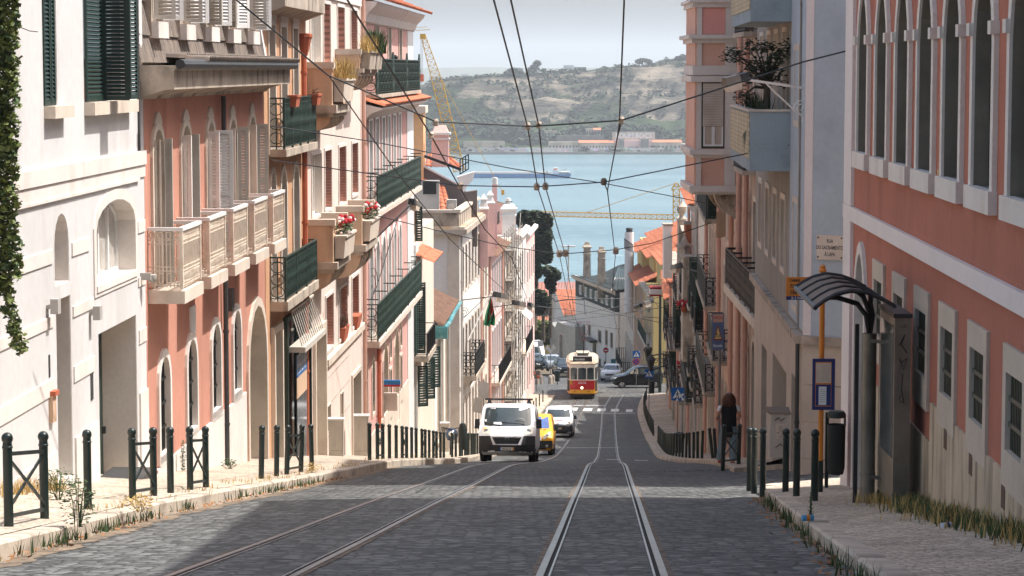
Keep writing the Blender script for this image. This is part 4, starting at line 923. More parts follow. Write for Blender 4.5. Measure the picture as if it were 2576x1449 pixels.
# --- parapet building: its end wall looks uphill
XC,YC=XL(126),126.0
FE=Fac((XC-9,YC),(XC,YC),(0,-1));ex=lambda px:(px-CX)/FPX*YC-(XC-9)
e=Bld('parapet_building','cream corner building with a grey parapet and a plain end wall facing uphill','building',FE,0,9,zat(0,585,YC),-24,m_offwhite,back=0.3)
FL2=Fac((XC,YC),(XC+0.0646*75,YC+75),(1,0));d2=lambda d:(d-YC)/FL2.d.y
e.win(sz=(ex(1036),ex(1064),zat(0,690,YC),zat(0,620,YC)),rw=0.18,r=0.2,ring=m_stone,sash=m_terra,glass=m_glass)
e.box('quoin',m_stone,9-0.62,9.0,-24,zat(0,592,YC),-0.02,0.04);e.box('string_course',m_stone,4,9.05,zat(0,988,YC),zat(0,975,YC),-0.02,0.07)
e.finish()
class Sub(Bld):
 def __init__(s,root,F,s0,s1,zt,zb,mat,back=6):s.F=F;s.holes=[];s.s0,s.s1,s.zt,s.zb=s0,s1,zt,zb;s.mat=mat;s.back=back;s.root=root
f=Sub(e.root,FL2,0.0,d2(140.3),zat(0,585,YC),-26,m_offwhite,back=8.7)
zc=zat(0,585,YC);m_lich=M('lichen_stone',srgb(168,156,140),rough=0.95,var=0.2,scale=1.5,streak=0.8,scol=srgb(176,128,60),sscale=(2,1,2),smin=0.5)
def ringcor(o0,o1,z0,z1,mat,name,s1=None):
 L=d2(140.3)if s1 is None else s1;mb=MB().fbox(FL2,-o1,L,z0,z1,o0 if o0>0 else-0.02,o1);m2=MB().fbox(FE,0.2,9+0.001,z0,z1,-0.02,o1);mb.add(m2.v,m2.f);f.part(mb,name,mat)
ringcor(0,0.42,zc-0.05,zc+0.22,m_dirtstone,'cornice');ringcor(0,0.3,zc+0.22,zc+0.32,m_lich,'cornice_top')
mb=MB().fbox(FL2,0,d2(139),zc+0.32,zc+1.05,-0.25,-0.02);m2=MB().fbox(FE,0.2,9-0.02,zc+0.32,zc+1.05,-0.25,-0.02);mb.add(m2.v,m2.f)
for k in range(9):mb.fbox(FL2,d2(126.6+1.4*k),d2(126.8+1.4*k),zc+0.3,zc+1.06,-0.1,0.0)
f.part(mb,'parapet',m_dirtstone)
mb=MB().fbox(FL2,-0.05,d2(139),zc+1.05,zc+1.2,-0.34,0.06);m2=MB().fbox(FE,0.2,9.05,zc+1.05,zc+1.2,-0.34,0.06);mb.add(m2.v,m2.f);f.part(mb,'coping',m_stone)
def rows(b,Fx,ds,levels,wd=1.0,rw=0.13,glass=None,ring=None,sash=None,kind=None,dd=d2):
 for d0 in ds:
  for z0,z1 in levels:b.win(sz=(dd(d0),dd(d0)+wd,z0,z1),rw=rw,r=0.18,ring=ring or m_stone,glass=glass or m_glass,sash=sash,kind=kind)
rows(f,FL2,(127.5,129.6,131.7,133.8,135.9,138),((zc-3.3,zc-0.9),(zc-8.1,zc-5.2),(zc-12.4,zc-9.2)))
f.pipe(d2(126.5),-23,zc-0.2,m_greypipe);f.pipe(d2(140),-25,zc,m_pinkpipe,0.07)
zq=zat(0,925,131);f.balcony(d2(127.0),d2(133),zq,0.75,1.25,0.25,m_dirtstone,m_black,sp=0.22,rr=0.03,style='ornate',posts=1,under=0.3);f.finish()
r=thing('roof_house','peach house with orange roofs, grey gable wall and tall pink chimney, above the parapet building','house',at(1080,470,134))
FB=Fac(((1000-CX)/FPX*134,134),((1210-CX)/FPX*134,134),(0,-1));bx=lambda px:(px-1000)/FPX*134;bz=lambda y:-(y-172)/FPX*134
MB().fprism(FB,[(bx(1012),bz(620)),(bx(1200),bz(620)),(bx(1200),bz(478)),(bx(1172),bz(482)),(bx(1150),bz(462)),(bx(1066),bz(416)),(bx(1012),bz(386))],-1.0,0).build('gable_wall',m_greywall,r)
MB().fprism(FB,[(bx(1066),bz(414)),(bx(1150),bz(459)),(bx(1149),bz(463)),(bx(1065),bz(419))],0.001,0.12).build('verge',m_wpaint,r)
tileroof(FB.P(bx(1068),bz(424),-1.1),FB.P(bx(1168),bz(424),-1.1),FB.P(bx(1068),bz(396),-4),FB.P(bx(1110),bz(384),-4),0.3,0.6,0.05).build('upper_roof',m_tile,r)
tileroof(FB.P(bx(1030),bz(530),4.5),FB.P(bx(1145),bz(530),4.5),FB.P(bx(1030),bz(435),0.05),FB.P(bx(1120),bz(470),0.05),0.3,0.6,0.05).build('lower_roof',m_tile,r)
fz=MB().fbox(FB,bx(1000),bx(1066),bz(480),bz(284),-3,0.4).build('tower',m_peach,r);MB().fbox(FB,bx(1000),bx(1072),bz(284),bz(266),-3.2,0.7).build('tower_cap',m_stone,fz)
mb=MB()
for y in(305,325,345,362,380):mb.fbox(FB,bx(1018),bx(1039),bz(y+1),bz(y),0.4,0.43)
mb.fbox(FB,bx(1038),bx(1039.5),bz(400),bz(292),0.4,0.44);mb.build('wall_ladder',m_darkpipe,fz)
ch=MB().fbox(FB,bx(1085),bx(1128),bz(420),bz(350),-1.4,-0.5).build('chimney',m_palerose,r)
MB().fbox(FB,bx(1085),bx(1128),bz(348),bz(338),-1.4,-0.5).build('chimney_shaft',m_palerose,ch);MB().fbox(FB,bx(1083),bx(1131),bz(351),bz(347.5),-1.5,-0.4).build('chimney_band',m_wpaint,ch);MB().fbox(FB,bx(1082),bx(1133),bz(339),bz(333),-1.5,-0.4).build('chimney_collar',m_wpaint,ch)
q=lambda x,y,o:FB.P(bx(x),bz(y),o)
MB().hexa([q(1087,333,-0.5),q(1128,333,-0.5),q(1128,333,-1.4),q(1087,333,-1.4),q(1094,315,-0.7),q(1120,315,-0.7),q(1120,315,-1.2),q(1094,315,-1.2)]).build('chimney_hood',m_palerose,ch)
mb=MB()
for x in(1158,1165,1172,1179):mb.bar(q(x,436-(x-1158)*0.6,0.6),q(x,400-(x-1158)*0.6,0.6),0.06)
for y in(436,418,400):mb.bar(q(1157,y,0.6),q(1180,y-14,0.6),0.06)
mb.bar(q(1068,391,0.2),q(1160,425,0.2),0.25,0.15);mb.build('roof_railing',m_black,r)
MB().prism([q(1150,442,0.2),q(1195,428,0.2),q(1190,450,0.2),q(1178,462,0.2),q(1168,480,0.2)],[q(1150,442,1.4),q(1195,428,1.4),q(1190,450,1.4),q(1178,462,1.4),q(1168,480,1.4)]).build('coved_eave',m_wpaint,r)
for nm,x0,x1,y0,y1,o,lab in(('air_conditioner',1130,1154,488,522,5.6,'white air conditioning unit standing behind the grey parapet'),('rooftop_hood',1045,1112,442,477,5.4,'steel ventilation hood with a black opening on the orange roof')):
 t=thing(nm,lab,'vent' if 'hood' in nm else 'air conditioner',q((x0+x1)/2,y1,o));z0,z1=bz(y1),bz(y0);kx=126.5/134
 a0,a1=q(x0,y1,o),q(x1,y0,o);mb=MB().box(a0.x,a1.x,a0.y,a0.y+0.7,a0.z-0.8,a1.z);mb.build('casing',m_greypipe,t)
 dx=a1.x-a0.x;dz=a1.z-a0.z
 if 'hood' in nm:MB().box(a0.x+dx*0.42,a0.x+dx*0.9,a0.y-0.03,a0.y-0.003,a0.z+0.05,a1.z-0.06).build('opening',m_black,t)
 else:
  m2=MB().lathe([(0.19,-0.02),(0.19,0.02)],(a0.x+dx*0.45,a0.y-0.02,a0.z+dz*0.5),14,Matrix.Rotation(pi/2,3,'X'));m2.build('fan_grille',m_stone,t)
# --- next facades down to the crossing
def fac2(name,lab,da,db,ztop,mat,back=7):
 return Bld(name,lab,'building',FL2,d2(da),d2(db),ztop,H(db)-2,mat,back)
b=fac2('cream_building','slim cream building between the parapet corner and the tiled pink building',140.5,146.2,zat(0,548,141),m_cream)
rows(b,FL2,(141.4,143.6),((-13.6,-11.2),(-17.4,-14.8),(-21.2,-18.3)),sash=m_wpaint,glass=m_glassb);b.finish()
for i,(x,y0,y1,dd_,lab)in enumerate(((1217,486,585,139,'pink rooftop chimney with white pyramid cap, nearer one'),(1233,478,560,143,'pink rooftop chimney with white pyramid cap, farther one'))):
 p=at(x,y1,dd_);k=dd_/FPX;t=thing('chimney',lab,'chimney',p,'pink chimneys with pyramid caps');h=(y1-y0)*k;w_=0.26*1.0
 MB().lathe([(w_*1.35,-2),(w_*1.35,h*0.58)],p,4,sq=True).build('shaft',m_palerose,t)
 MB().lathe([(w_*1.6,h*0.581),(w_*1.6,h*0.62),(w_*1.3,h*0.66),(w_*0.9,h*0.78),(w_*0.9,h*0.84),(w_*1.15,h*0.85),(w_*0.05,h)],p,4,sq=True).build('cap',m_wpaint,t)
for i,(x0,x1,y0,y1,dd_,lab)in enumerate(((1237,1252,446,515,150,'tall pink chimney slab with a ribbed white terminal'),(1271,1285,498,520,175,'short round vent of stacked white rings on the pale gable'))):
 p=at((x0+x1)/2,y1,dd_);k=dd_/FPX;w_=(x1-x0)*k/2;h=(y1-y0)*k;t=thing('chimney',lab,'chimney',p)
 MB().lathe([(w_*1.2,-3),(w_*1.2,h*(0.74 if not i else 0.1))],p,4 if not i else 12,sq=True).build('shaft',m_palerose,t);mb=MB();z0=h*(0.75 if not i else 0.12)
 for j in range(5):mb.lathe([(w_*1.1,z0+(h-z0)*j/5),(w_*1.1,z0+(h-z0)*(j+0.6)/5)],p,12)
 mb.lathe([(w_*0.7,z0),(w_*0.7,h)],p,10);mb.build('terminal',m_wpaint,t)
b=fac2('tiled_pink_building','pale pink building with a brown tiled eave, a flag balcony and long black railings',146.4,158.4,-11.5,m_palerose)
b.part(tileroof(FL2.P(b.s0,-11.45,0.55),FL2.P(b.s1,-11.45,0.55),FL2.P(b.s0,-10.75,-0.9),FL2.P(b.s1,-10.75,-0.9),0.25,0.4,0.06),'eave_tiles',m_oldtile)
b.box('attic',m_palerose,b.s0,b.s1,-11.4,-9.6,-4,-0.95);b.box('attic_coping',m_wpaint,b.s0,b.s1,-9.6,-9.45,-4,-0.85)
rows(b,FL2,(147.4,149.3,151.2,153.1,155.0,156.8),((-15.3,-12.2),(-19.0,-16.3),(-23.2,-20.4)),wd=0.9,ring=m_wpaint)
b.balcony(d2(147),d2(158.2),-19.2,0.6,1.1,0.2,m_stone,m_black,sp=0.2,rr=0.02,style='plain',posts=6);b.pipe(d2(158),-23,-11.6,m_pinkpipe,0.08);b.pipe(d2(146.6),-23,-11.6,m_pinkpipe,0.08);b.finish()
t=thing('gable_house','pale pink gable wall rising behind the tiled eave, beside the cypress','house',at(1270,560,172));A=lambda x,y,d=172:at(x,y,d)
MB().prism([A(1241,600),A(1298,600),A(1298,518),A(1294,519),A(1241,506)],[A(1241,600,178),A(1298,600,178),A(1298,518,178),A(1294,519,178),A(1241,506,178)]).build('wall',m_palerose,t)
MB().prism([A(1239,506,171.8),A(1300,521,171.8),A(1300,518,171.8),A(1239,503,171.8)],[A(1239,506,178),A(1300,521,178),A(1300,518,178),A(1239,503,178)]).build('coping',m_dirtstone,t)
MB().hexa([A(1240,575,168),A(1258,560,171),A(1258,556,171),A(1240,571,168),A(1240,548,168),A(1258,529,171),A(1258,528,171),A(1240,545,168)]).build('dark_screen',m_greywall,t)
b=fac2('scaffolded_building','building wrapped in grey scaffolding between the tiled pink building and the white corner',158.6,173.6,-11.8,m_cream)
rows(b,FL2,(160,163,166,169,171.4),((-16,-13),(-20.5,-17.5),(-24.6,-21.6)),ring=m_stone);b.finish()
sc=thing('scaffolding','grey scaffolding of tubes, decks and torn netting down the building front','scaffolding',FL2.P(d2(166),H(166),0.8));mb=MB();dk=MB()
m_steel=M('scaffold_steel',srgb(150,144,134),rough=0.5,metal=0.3,var=0.2,scale=4);m_net=M('scaffold_decks',srgb(126,118,108),rough=0.9,var=0.2,scale=2)
for d0 in(159,161.2,163.4,165.6,167.8,170):
 for o in(0.12,0.62):mb.bar(FL2.P(d2(d0),H(d0),o),FL2.P(d2(d0),-10.8,o),0.055)
 for z in range(7):mb.bar(FL2.P(d2(d0),-24+2*z,0.1),FL2.P(d2(d0),-24+2*z,0.65),0.05)
for z in range(7):
 zz_=-24+2*z
 for o in(0.12,0.62):
  for h in(0,1.0):mb.bar(FL2.P(d2(158.8),zz_+h,o),FL2.P(d2(170.2),zz_+h,o),0.045)
 dk.fbox(FL2,d2(159),d2(170),zz_-0.06,zz_-0.01,0.14,0.6)
 for d0,d1 in((159,161.2),(165.6,167.8)):mb.bar(FL2.P(d2(d0),zz_,0.65),FL2.P(d2(d1),zz_+2,0.65),0.04)
mb.build('tubes',m_steel,sc);dk.build('decks',m_net,sc)
b=fac2('white_corner_building','white building with a rolled cornice and dark green shutters before the crossing',173.8,185,-12.4,m_offwhite)
b.cornice([(0,-12.7),(0.2,-12.55),(0.4,-12.2),(0.3,-12.0),(0,-11.9)],m_stonew)
rows(b,FL2,(175,177.6,180.2,182.8),((-16.4,-13.6),(-20.6,-17.4),(-24.6,-21.8)),glass=m_dgreen,ring=m_stonew)
b.balcony(d2(176),d2(184.6),-20.8,0.55,1.1,0.2,m_stone,m_black,sp=0.25,rr=0.02,style='plain',posts=5)
for za,zb_,p in((-17.6,-18.3,0.9),):b.part(MB().hexa([FL2.P(d2(175),za,0.05),FL2.P(d2(179),za,0.05),FL2.P(d2(179),zb_,p),FL2.P(d2(175),zb_,p),FL2.P(d2(175),za+0.08,0.05),FL2.P(d2(179),za+0.08,0.05),FL2.P(d2(179),zb_+0.08,p),FL2.P(d2(175),zb_+0.08,p)]),'awning',m_stonew)
b.finish()
b=fac2('pink_corner_house','pink end house at the crossing, last one on the left of the street',185.2,197,-13.0,m_palerose)
rows(b,FL2,(186.6,189.4,192.2,194.8),((-16.6,-14.2),(-20.8,-18),(-25,-22.4)),ring=m_stonew);b.cornice([(0,-13.2),(0.3,-12.9),(0.3,-12.7),(0,-12.6)],m_stonew);b.finish()
for x,y,dd_,lab in((1298,560,172,'white chimney with a moulded cap and iron vent beside the cypress'),):
 p=at(1280,594,170);k=170/FPX;t=thing('chimney',lab,'chimney',p)
 MB().lathe([(0.66,-2),(0.66,50*k),(0.76,50*k),(0.76,54*k),(0.66,55*k),(0.66,64*k),(0.84,66*k),(0.84,70*k),(0.5,80*k),(0.3,82*k)],p,4,sq=True).build('shaft',m_wpaint,t)
 MB().box(p.x-0.25,p.x+0.25,p.y-0.25,p.y+0.25,p.z+86*k,p.z+87.5*k).build('vent_plate',m_black,t)
t=thing('flag','green and red flag hanging limp from a pale pole above the black balcony','flag',FL2.P(d2(133),zat(0,860,133),0.5))
pa,pb=at(1177,858,131.2),at(1236,737,133.5);MB().tube([pa,pb],0.05,8).build('pole',m_greypipe,t);MB().sphere(pb,0.09,8,6).build('finial',m_stone,t)
m_fg=M('flag_green',srgb(30,122,74),rough=0.8,var=0.15,scale=3);m_fr=M('flag_red',srgb(196,62,36),rough=0.8,var=0.15,scale=3)
def cloth(pts,mat,name,k):
 mb=MB();L=[at(x,y,133.4)for x,y in pts[0]];R=[at(x,y,133.2)for x,y in pts[1]];n=len(L)-1
 def fn(u,v):
  i=min(n-1,int(v*n));w=v*n-i;a,c=L[i].lerp(L[i+1],w),R[i].lerp(R[i+1],w);p=a.lerp(c,u);return p+Vector((0,0.13*sin(u*9+v*3+k),0))
 mb.grid(fn,16,12);o=mb.build(name,mat,t,smooth=True,recalc=False);return o
cloth(([(1234,748),(1221,790),(1219,803),(1217,817)],[(1237,748),(1232,785),(1236,800),(1232,822)]),m_fg,'green_cloth',0)
cloth(([(1235.5,747),(1231,780),(1226,812)],[(1239,760),(1240,785),(1233,800)]),m_fr,'red_cloth',1)
cloth(([(1238,755),(1240,785),(1228,815)],[(1241,772),(1246,800),(1245,820)]),m_fg,'green_cloth',2)
# ------------------------------------------------------------------ beyond the crossing
ZR=zm(2000,840,2480,1288)
Fw=Fac((7.4,281),(11.24,262),(-1,-0.2));L=Fw.L
zE=zat(0,736,262)*1.0;zM_=zat(0,786,262)
b=Bld('white_house','white house with a dark slate upper floor, green shutters and two tall weathered chimneys','house',Fw,0,L,zM_,-42,m_offwhite,back=0.4)
fx=lambda x,y=800:Fw.hit(x,y)[0]
for x0,x1,y0,y1 in((1452,1457,813,838),(1467,1472,818,842),(1480,1486,818,845),(1505,1513,832,862),(1523,1529,832,868),(1536,1542,838,875)):
 w=b.win(sz=(fx(x0),fx(x1),Fw.hit((x0+x1)/2,y1)[1],Fw.hit((x0+x1)/2,y0)[1]),rw=0.16,r=0.12,ring=m_stone,glass=m_dgreen)
for x0,x1,y0,y1 in((1507,1512,902,925),(1520,1525,908,930)):b.win(sz=(fx(x0),fx(x1),Fw.hit(x0,y1)[1],Fw.hit(x0,y0)[1]),rw=0.12,r=0.12,ring=m_stone,grille=(5,4,-0.02))
b.win(sz=(fx(1492),fx(1500),Fw.hit(1496,915)[1],Fw.hit(1496,862)[1]),rw=0.14,r=0.2,ring=m_stone,glass=m_dgreen,name='door')
b.box('door_canopy',m_darkpipe,fx(1484),fx(1503),Fw.hit(1490,856)[1],Fw.hit(1490,850)[1],0,0.9)
b.finish()
s=Sub(b.root,Fw,0,L,zE,zM_+0.01,m_roofgreen,back=0.5)
for k,x in enumerate((1458,1471,1484,1497,1512,1524,1538)):
 w=s.win(sz=(fx(x),fx(x)+1.0,zM_+0.5,zE-0.75),rw=0.1,r=0.12,ring=m_wpaint,glass=m_curt,sash=m_wpaint)
 a,c,z0,z1=w['_r']
 for sg,q in((-1,a-0.62),(1,c+0.12)):s.box('shutter',m_dgreen,q,q+0.5,z0,z1,0,0.06,w)
s.finish(mat=m_roofgreen)
s.cornice([(0,zE-0.3),(0.5,zE),(0.55,zE+0.25),(0,zE+0.3)],m_stone);pe=lambda u,z,o:Fw.P(u,z,o)
b.part(MB().hexa([pe(0.1,-42,-0.41),pe(L,-42,-0.41),pe(L+1.2,-42,-9),pe(2,-42,-9),pe(0.1,zE,-0.51),pe(L,zE,-0.51),pe(L+1.2,zE,-9),pe(2,zE,-9)]),'house_body',m_offwhite)
r1,r2=at(1552,668,272),at(1640,640,276)
b.part(tileroof(pe(0,zE+0.28,0.5),pe(L+0.2,zE+0.28,0.5),at(1492,700,284),at(1556,668,276),0.5,0.7,0.04),'roof',m_roofgreen)
b.part(tileroof(pe(L+0.2,zE+0.28,0.4),pe(L,zE+0.28,-9.5),at(1556,668,276),at(1575,664,280),0.5,0.7,0.04),'roof',m_roofgreen)
for x0,x1,y0,y1,dd_ in((1465,1488,608,702,277),(1501,1525,620,716,268)):
 p=at((x0+x1)/2,y1,dd_);k=dd_/FPX;w_=(x1-x0)*k/2*1.3;h=(y1-y0)*k
 c=b.part(MB().lathe([(w_,-1.5),(w_*0.84,h*0.66),(w_*0.95,h*0.67),(w_*0.95,h*0.7),(w_*0.82,h*0.71),(w_*0.82,h*0.84)],p,4,sq=True),'chimney',m_dirtstone)
 b.part(MB().lathe([(w_*1.1,h*0.845),(w_*1.1,h*0.87),(w_*0.62,h*0.93),(w_*0.5,h),(w_*0.4,h)],p,4,sq=True),'chimney_cap',m_lich,parent=c)
t=thing('orange_roof_house','white gabled house with an orange tiled roof left of the slate house','house',at(1420,850,300));A=lambda x,y,d:at(x,y,d)
MB().prism([A(1384,980,296),A(1449,980,286),A(1449,792,286),A(1420,792,290),A(1398,728,296),A(1384,760,296)],[A(1384,980,306),A(1449,980,300),A(1449,792,300),A(1420,792,304),A(1398,728,306),A(1384,760,306)]).build('wall',m_offwhite,t)
tileroof(A(1420,793,289.5),A(1449,793,285.5),A(1398,727,299),A(1452,727,299),0.34,0.55,0.09).build('front_roof',m_tile,t)
tileroof(A(1397,727,299),A(1454,727,299),A(1398,711,305),A(1454,711,305),0.34,0.55,0.09).build('ridge_roof',m_tile,t)
MB().prism([A(1396,727,295.6),A(1399,727,295.6),A(1422,793,289),A(1418,794,289)],[A(1396,727,296.4),A(1399,727,296.4),A(1422,793,290),A(1418,794,290)]).build('verge_tiles',m_tile,t)
m_silver=grout(M('silver_wall_tile',srgb(158,156,148),rough=0.32,var=0.12,scale=0.6),1.0,0.62,0.3,0.02,(0.7,0.7,0.7),axes='XZ',c2=0.82)
t=thing('silver_tiled_wall','wall clad in shiny grey tiles with a narrow dark doorway, behind the tram','wall',A(1417,890,284))
mb=MB();a,c=(A(1384,820,288),A(1447,822,276));Fs=Fac((a.x,a.y),(c.x,c.y),(0,-1));sl=Fs.L
Sb=Sub(t,Fs,0,sl,a.z,-46,m_silver,back=1.0);Sb.win(sz=(Fs.s(1408),Fs.s(1416),-44,Fs.hit(1412,842)[1]),rw=0.14,r=0.4,ring=m_stone,name='doorway',glass=m_darkpipe)
Sb.finish([(0,-46),(sl,-46),(sl,c.z),(sl*0.8,c.z-0.2),(sl*0.55,a.z+0.9),(sl*0.3,a.z+0.9),(sl*0.2,a.z+0.1),(0,a.z+0.5)])
t=thing('distant_roof_house','small house with orange roofs half hidden by the cypress','house',A(1370,780,330))
tileroof(A(1335,752,326),A(1390,752,326),A(1340,711,338),A(1392,711,338),0.4,0.6,0.09).build('roof',m_tile,t)
MB().hexa([A(1336,800,327),A(1386,800,327),A(1386,800,338),A(1336,800,338),A(1336,752,327),A(1386,752,327),A(1386,752,338),A(1336,752,338)]).build('wall',m_offwhite,t)
MB().prism([A(1364,797,326.9),A(1381,797,326.9),A(1381,778,326.9),A(1364,778,326.9)],[A(1364,797,326.6),A(1381,797,326.6),A(1381,778,326.6),A(1364,778,326.6)]).build('window',m_glass,t)
tileroof(A(1340,812,318),A(1384,812,318),A(1340,797,324),A(1382,797,324),0.4,0.6,0.09).build('porch_roof',m_tile,t)
t=thing('garden_wall','low cream garden wall under the bushes beyond the crossing','wall',A(1370,920,290));MB().hexa([A(1335,960,292),A(1386,940,290),A(1386,940,291),A(1335,960,293),A(1335,868,292),A(1386,868,290),A(1386,868,291),A(1335,868,293)]).build('wall',m_yellow,t)
# --- trees
def blob_crown(name,t,blobs,n,size,mat,seed=1,core=True):
 mb=MB();rnd=random.Random(seed)
 for i,(c,r)in enumerate(blobs):
  k=max(12,int(n*(r[0]*r[2])/sum(q[1][0]*q[1][2]for q in blobs)));leaves(mb,c,r,k,size,seed*31+i,1.3,0.45,0.6)
 return mb.build(name,mat,t,recalc=False)
def tree(name,lab,base,top,blobs,n,size,mat,seed=1,group=None,tr=0.3,cat='tree'):
 """blobs: picture ellipses (x, y, rx, ry) spread in depth about the trunk"""
 Y=base.y;k=Y/FPX;rnd=random.Random(seed);t=thing(name,lab,cat,base,group);bl=[]
 for x,y,rx,ry in blobs:
  m=max(1,int(rx*ry/60))
  for j in range(3):bl.append((at(x+rnd.gauss(0,rx*0.25),y+rnd.gauss(0,ry*0.25),Y+rnd.gauss(0,rx*k*0.5)),(rx*k*rnd.uniform(.6,.85),rx*k*rnd.uniform(.6,.85),ry*k*rnd.uniform(.6,.85))))
  bl.append((at(x,y,Y),(rx*k,rx*k,ry*k)))
 mb=MB();p0=base;tp=top;mb.tube([base,base.lerp(tp,0.5)+Vector((tr*.3,0,0)),tp],[tr,tr*0.75,tr*0.4],7)
 for c,r in bl[::4]:mb.tube([base.lerp(tp,0.55),c.lerp(tp,0.3),c],[tr*0.45,tr*0.3,tr*0.1],5)
 mb.build('trunk',m_bark,t,True);blob_crown('crown',t,bl,n,size,mat,seed);return t
m_bark=M('bark',(0.10,0.08,0.06),rough=0.95,var=0.3,scale=5)
m_cyp=M('cypress_foliage',(0.034,0.052,0.022),rough=0.75,var=0.6,scale=0.7,fine=0.35)
tree('cypress','large dark cypress rising over the roofs against the river',at(1340,830,262),at(1345,560,262),[(1318,552,20,24),(1345,548,24,20),(1372,556,18,20),(1335,590,26,30),(1368,600,22,32),(1318,600,16,30),(1345,640,18,34),(1374,640,18,24),(1352,680,10,22),(1335,720,14,40),(1327,770,12,40)],15000,0.62,m_cyp,3,tr=0.5)
tree('cypress','smaller dark cypress limb hanging beside the orange roofs',at(1384,850,258),at(1384,700,258),[(1378,682,16,14),(1392,690,14,18),(1384,712,13,18),(1390,730,6,9)],3000,0.5,m_cyp,4,tr=0.25)
tree('cypress','low dark cypress mass in front of the small white house',at(1366,860,256),at(1364,745,256),[(1362,742,14,12),(1372,760,12,18),(1350,765,10,22),(1360,780,8,12)],2600,0.5,m_cyp,5,tr=0.25)
tree('garden_bush','green leafy bushes over the garden wall',at(1366,900,291),at(1366,840,291),[(1352,830,16,22),(1372,822,14,18),(1386,836,10,20),(1360,852,20,16),(1380,858,12,14)],4200,0.5,m_leafy,6,tr=0.2,cat='bush')
p=at(1430,700,380);t=thing('lamp_mast','thin grey mast with two floodlights against the river','lamp post',p);mb=MB().tube([p-Vector((0,0,12)),at(1430,620,380)],0.12,6);mb.build('mast',m_greypipe,t)
for x in(1422,1438):MB().box(*(lambda q:(q.x-0.6,q.x+0.6,q.y-0.3,q.y+0.3,q.z-0.1,q.z+0.15))(at(x,620,380))).build('floodlight',m_wpaint,t)
# --- second block on the right, beyond the crossing
F2=Fac((12.35,209),(12.2,262),(-1,0));e2=lambda d:(d-209)
def blk(name,lab,da,db,zt,mat):return Bld(name,lab,'building',F2,e2(da),e2(db),zt,H(da)-8,mat,3.2)
zy=zat(0,700,215)
b=blk('yellow_building','yellow building with a green iron balcony on the far side of the crossing',210,224,zat(0,742,212),m_yellow)
rows(b,F2,(211,213.4,215.8,218.2,220.6),((zat(0,862,212),zat(0,770,212)),(-28.6,-25.4)),wd=0.9,dd=e2)
b.balcony(e2(211),e2(223.4),zat(0,866,212),0.6,1.05,0.2,m_stone,m_iron,sp=0.2,rr=0.02,style='plain',posts=5)
b.cornice([(0,b.zt-0.4),(0.5,b.zt-0.1),(0.55,b.zt+0.1),(0,b.zt+0.15)],m_dirtstone);b.finish()
b.part(MB().fbox(F2,e2(211),e2(223),b.zt+0.16,zat(0,662,212),-4.5,-1.1),'attic_storey',m_yellow)
b.part(tileroof(F2.P(e2(210),zat(0,662,212),-0.5),F2.P(e2(224),zat(0,662,212),-0.5),F2.P(e2(210),zat(0,640,212),-5),F2.P(e2(224),zat(0,640,212),-5),0.35,0.5,0.08),'roof',m_tile)
b=blk('peach_building','peach building with tall green shutters next to the white slate house',224.2,242,zat(0,700,233),m_ochrewall)
rows(b,F2,(226,229,232,235,238),((-27.2,-24.4),(-23.4,-20.8)),wd=1.2,glass=m_dgreen,dd=e2)
b.part(tileroof(F2.P(b.s0,b.zt,0.8),F2.P(b.s1,b.zt,0.8),F2.P(b.s0,b.zt+2.2,-4),F2.P(b.s1,b.zt+2.2,-4),0.35,0.5,0.08),'roof',m_tile);b.finish()
b=blk('shuttered_corner','cream corner building with a dark balcony, towards the white slate house',242.2,261,zat(0,720,250),m_cream)
rows(b,F2,(244,248,252,256),((-31,-28),(-26.5,-24)),wd=1.6,glass=m_dgreen,dd=e2)
b.balcony(e2(246),e2(259),-31.2,1.0,1.2,0.25,m_dirtstone,m_black,sp=0.2,rr=0.03,style='plain');b.finish()
b=Bld('terrace_house','ochre house with a chimney, iron terrace rail and stepped tile roofs above the yellow building','house',Fac((13.6,227),(13.6,262),(-1,0)),0,30,zat(0,642,232),-34,m_yellow,9)
def gab(a,c,ye,yr,o,nm='roof'):
 ze,zr_=zat(0,ye,227+a),zat(0,yr,227+a);Q=b.F.P
 b.part(tileroof(Q(a-.3,ze,0.7+o),Q(c+.3,ze,0.7+o),Q(a-.3,zr_,-3.6+o),Q(c+.3,zr_,-3.6+o),0.34,0.5,0.11),nm,m_tile)
 b.part(MB().prism([Q(a,ze-3,o),Q(a,ze,o),Q(a,zr_-.1,-3.6+o),Q(a,ze,-7.2+o),Q(a,ze-3,-7.2+o)],[Q(c,ze-3,o),Q(c,ze,o),Q(c,zr_-.1,-3.6+o),Q(c,ze,-7.2+o),Q(c,ze-3,-7.2+o)]),'gable',m_yellow)
gab(1,9,650,606,0.2);gab(9.6,19,636,590,0.8);gab(19.4,29,606,566,-1.2)
p=at(1583,606,238);k=238/FPX;c=b.part(MB().lathe([(0.45,-7),(0.45,22*k)],p,12),'chimney',m_wpaint);b.part(MB().lathe([(0.3,22*k),(0.36,25*k),(0.28,26*k),(0.36,29*k),(0.3,33*k)],p,12),'chimney_cowl',m_darkpipe,parent=c)
mb=MB()
for i in range(9):mb.bar(at(1571+i*2.6,626+i*1.2,235),at(1571+i*2.6,600+i*1.8,235),0.06)
mb.bar(at(1570,600,235),at(1593,617,235),0.08);b.part(mb,'terrace_rail',m_black);b.finish()
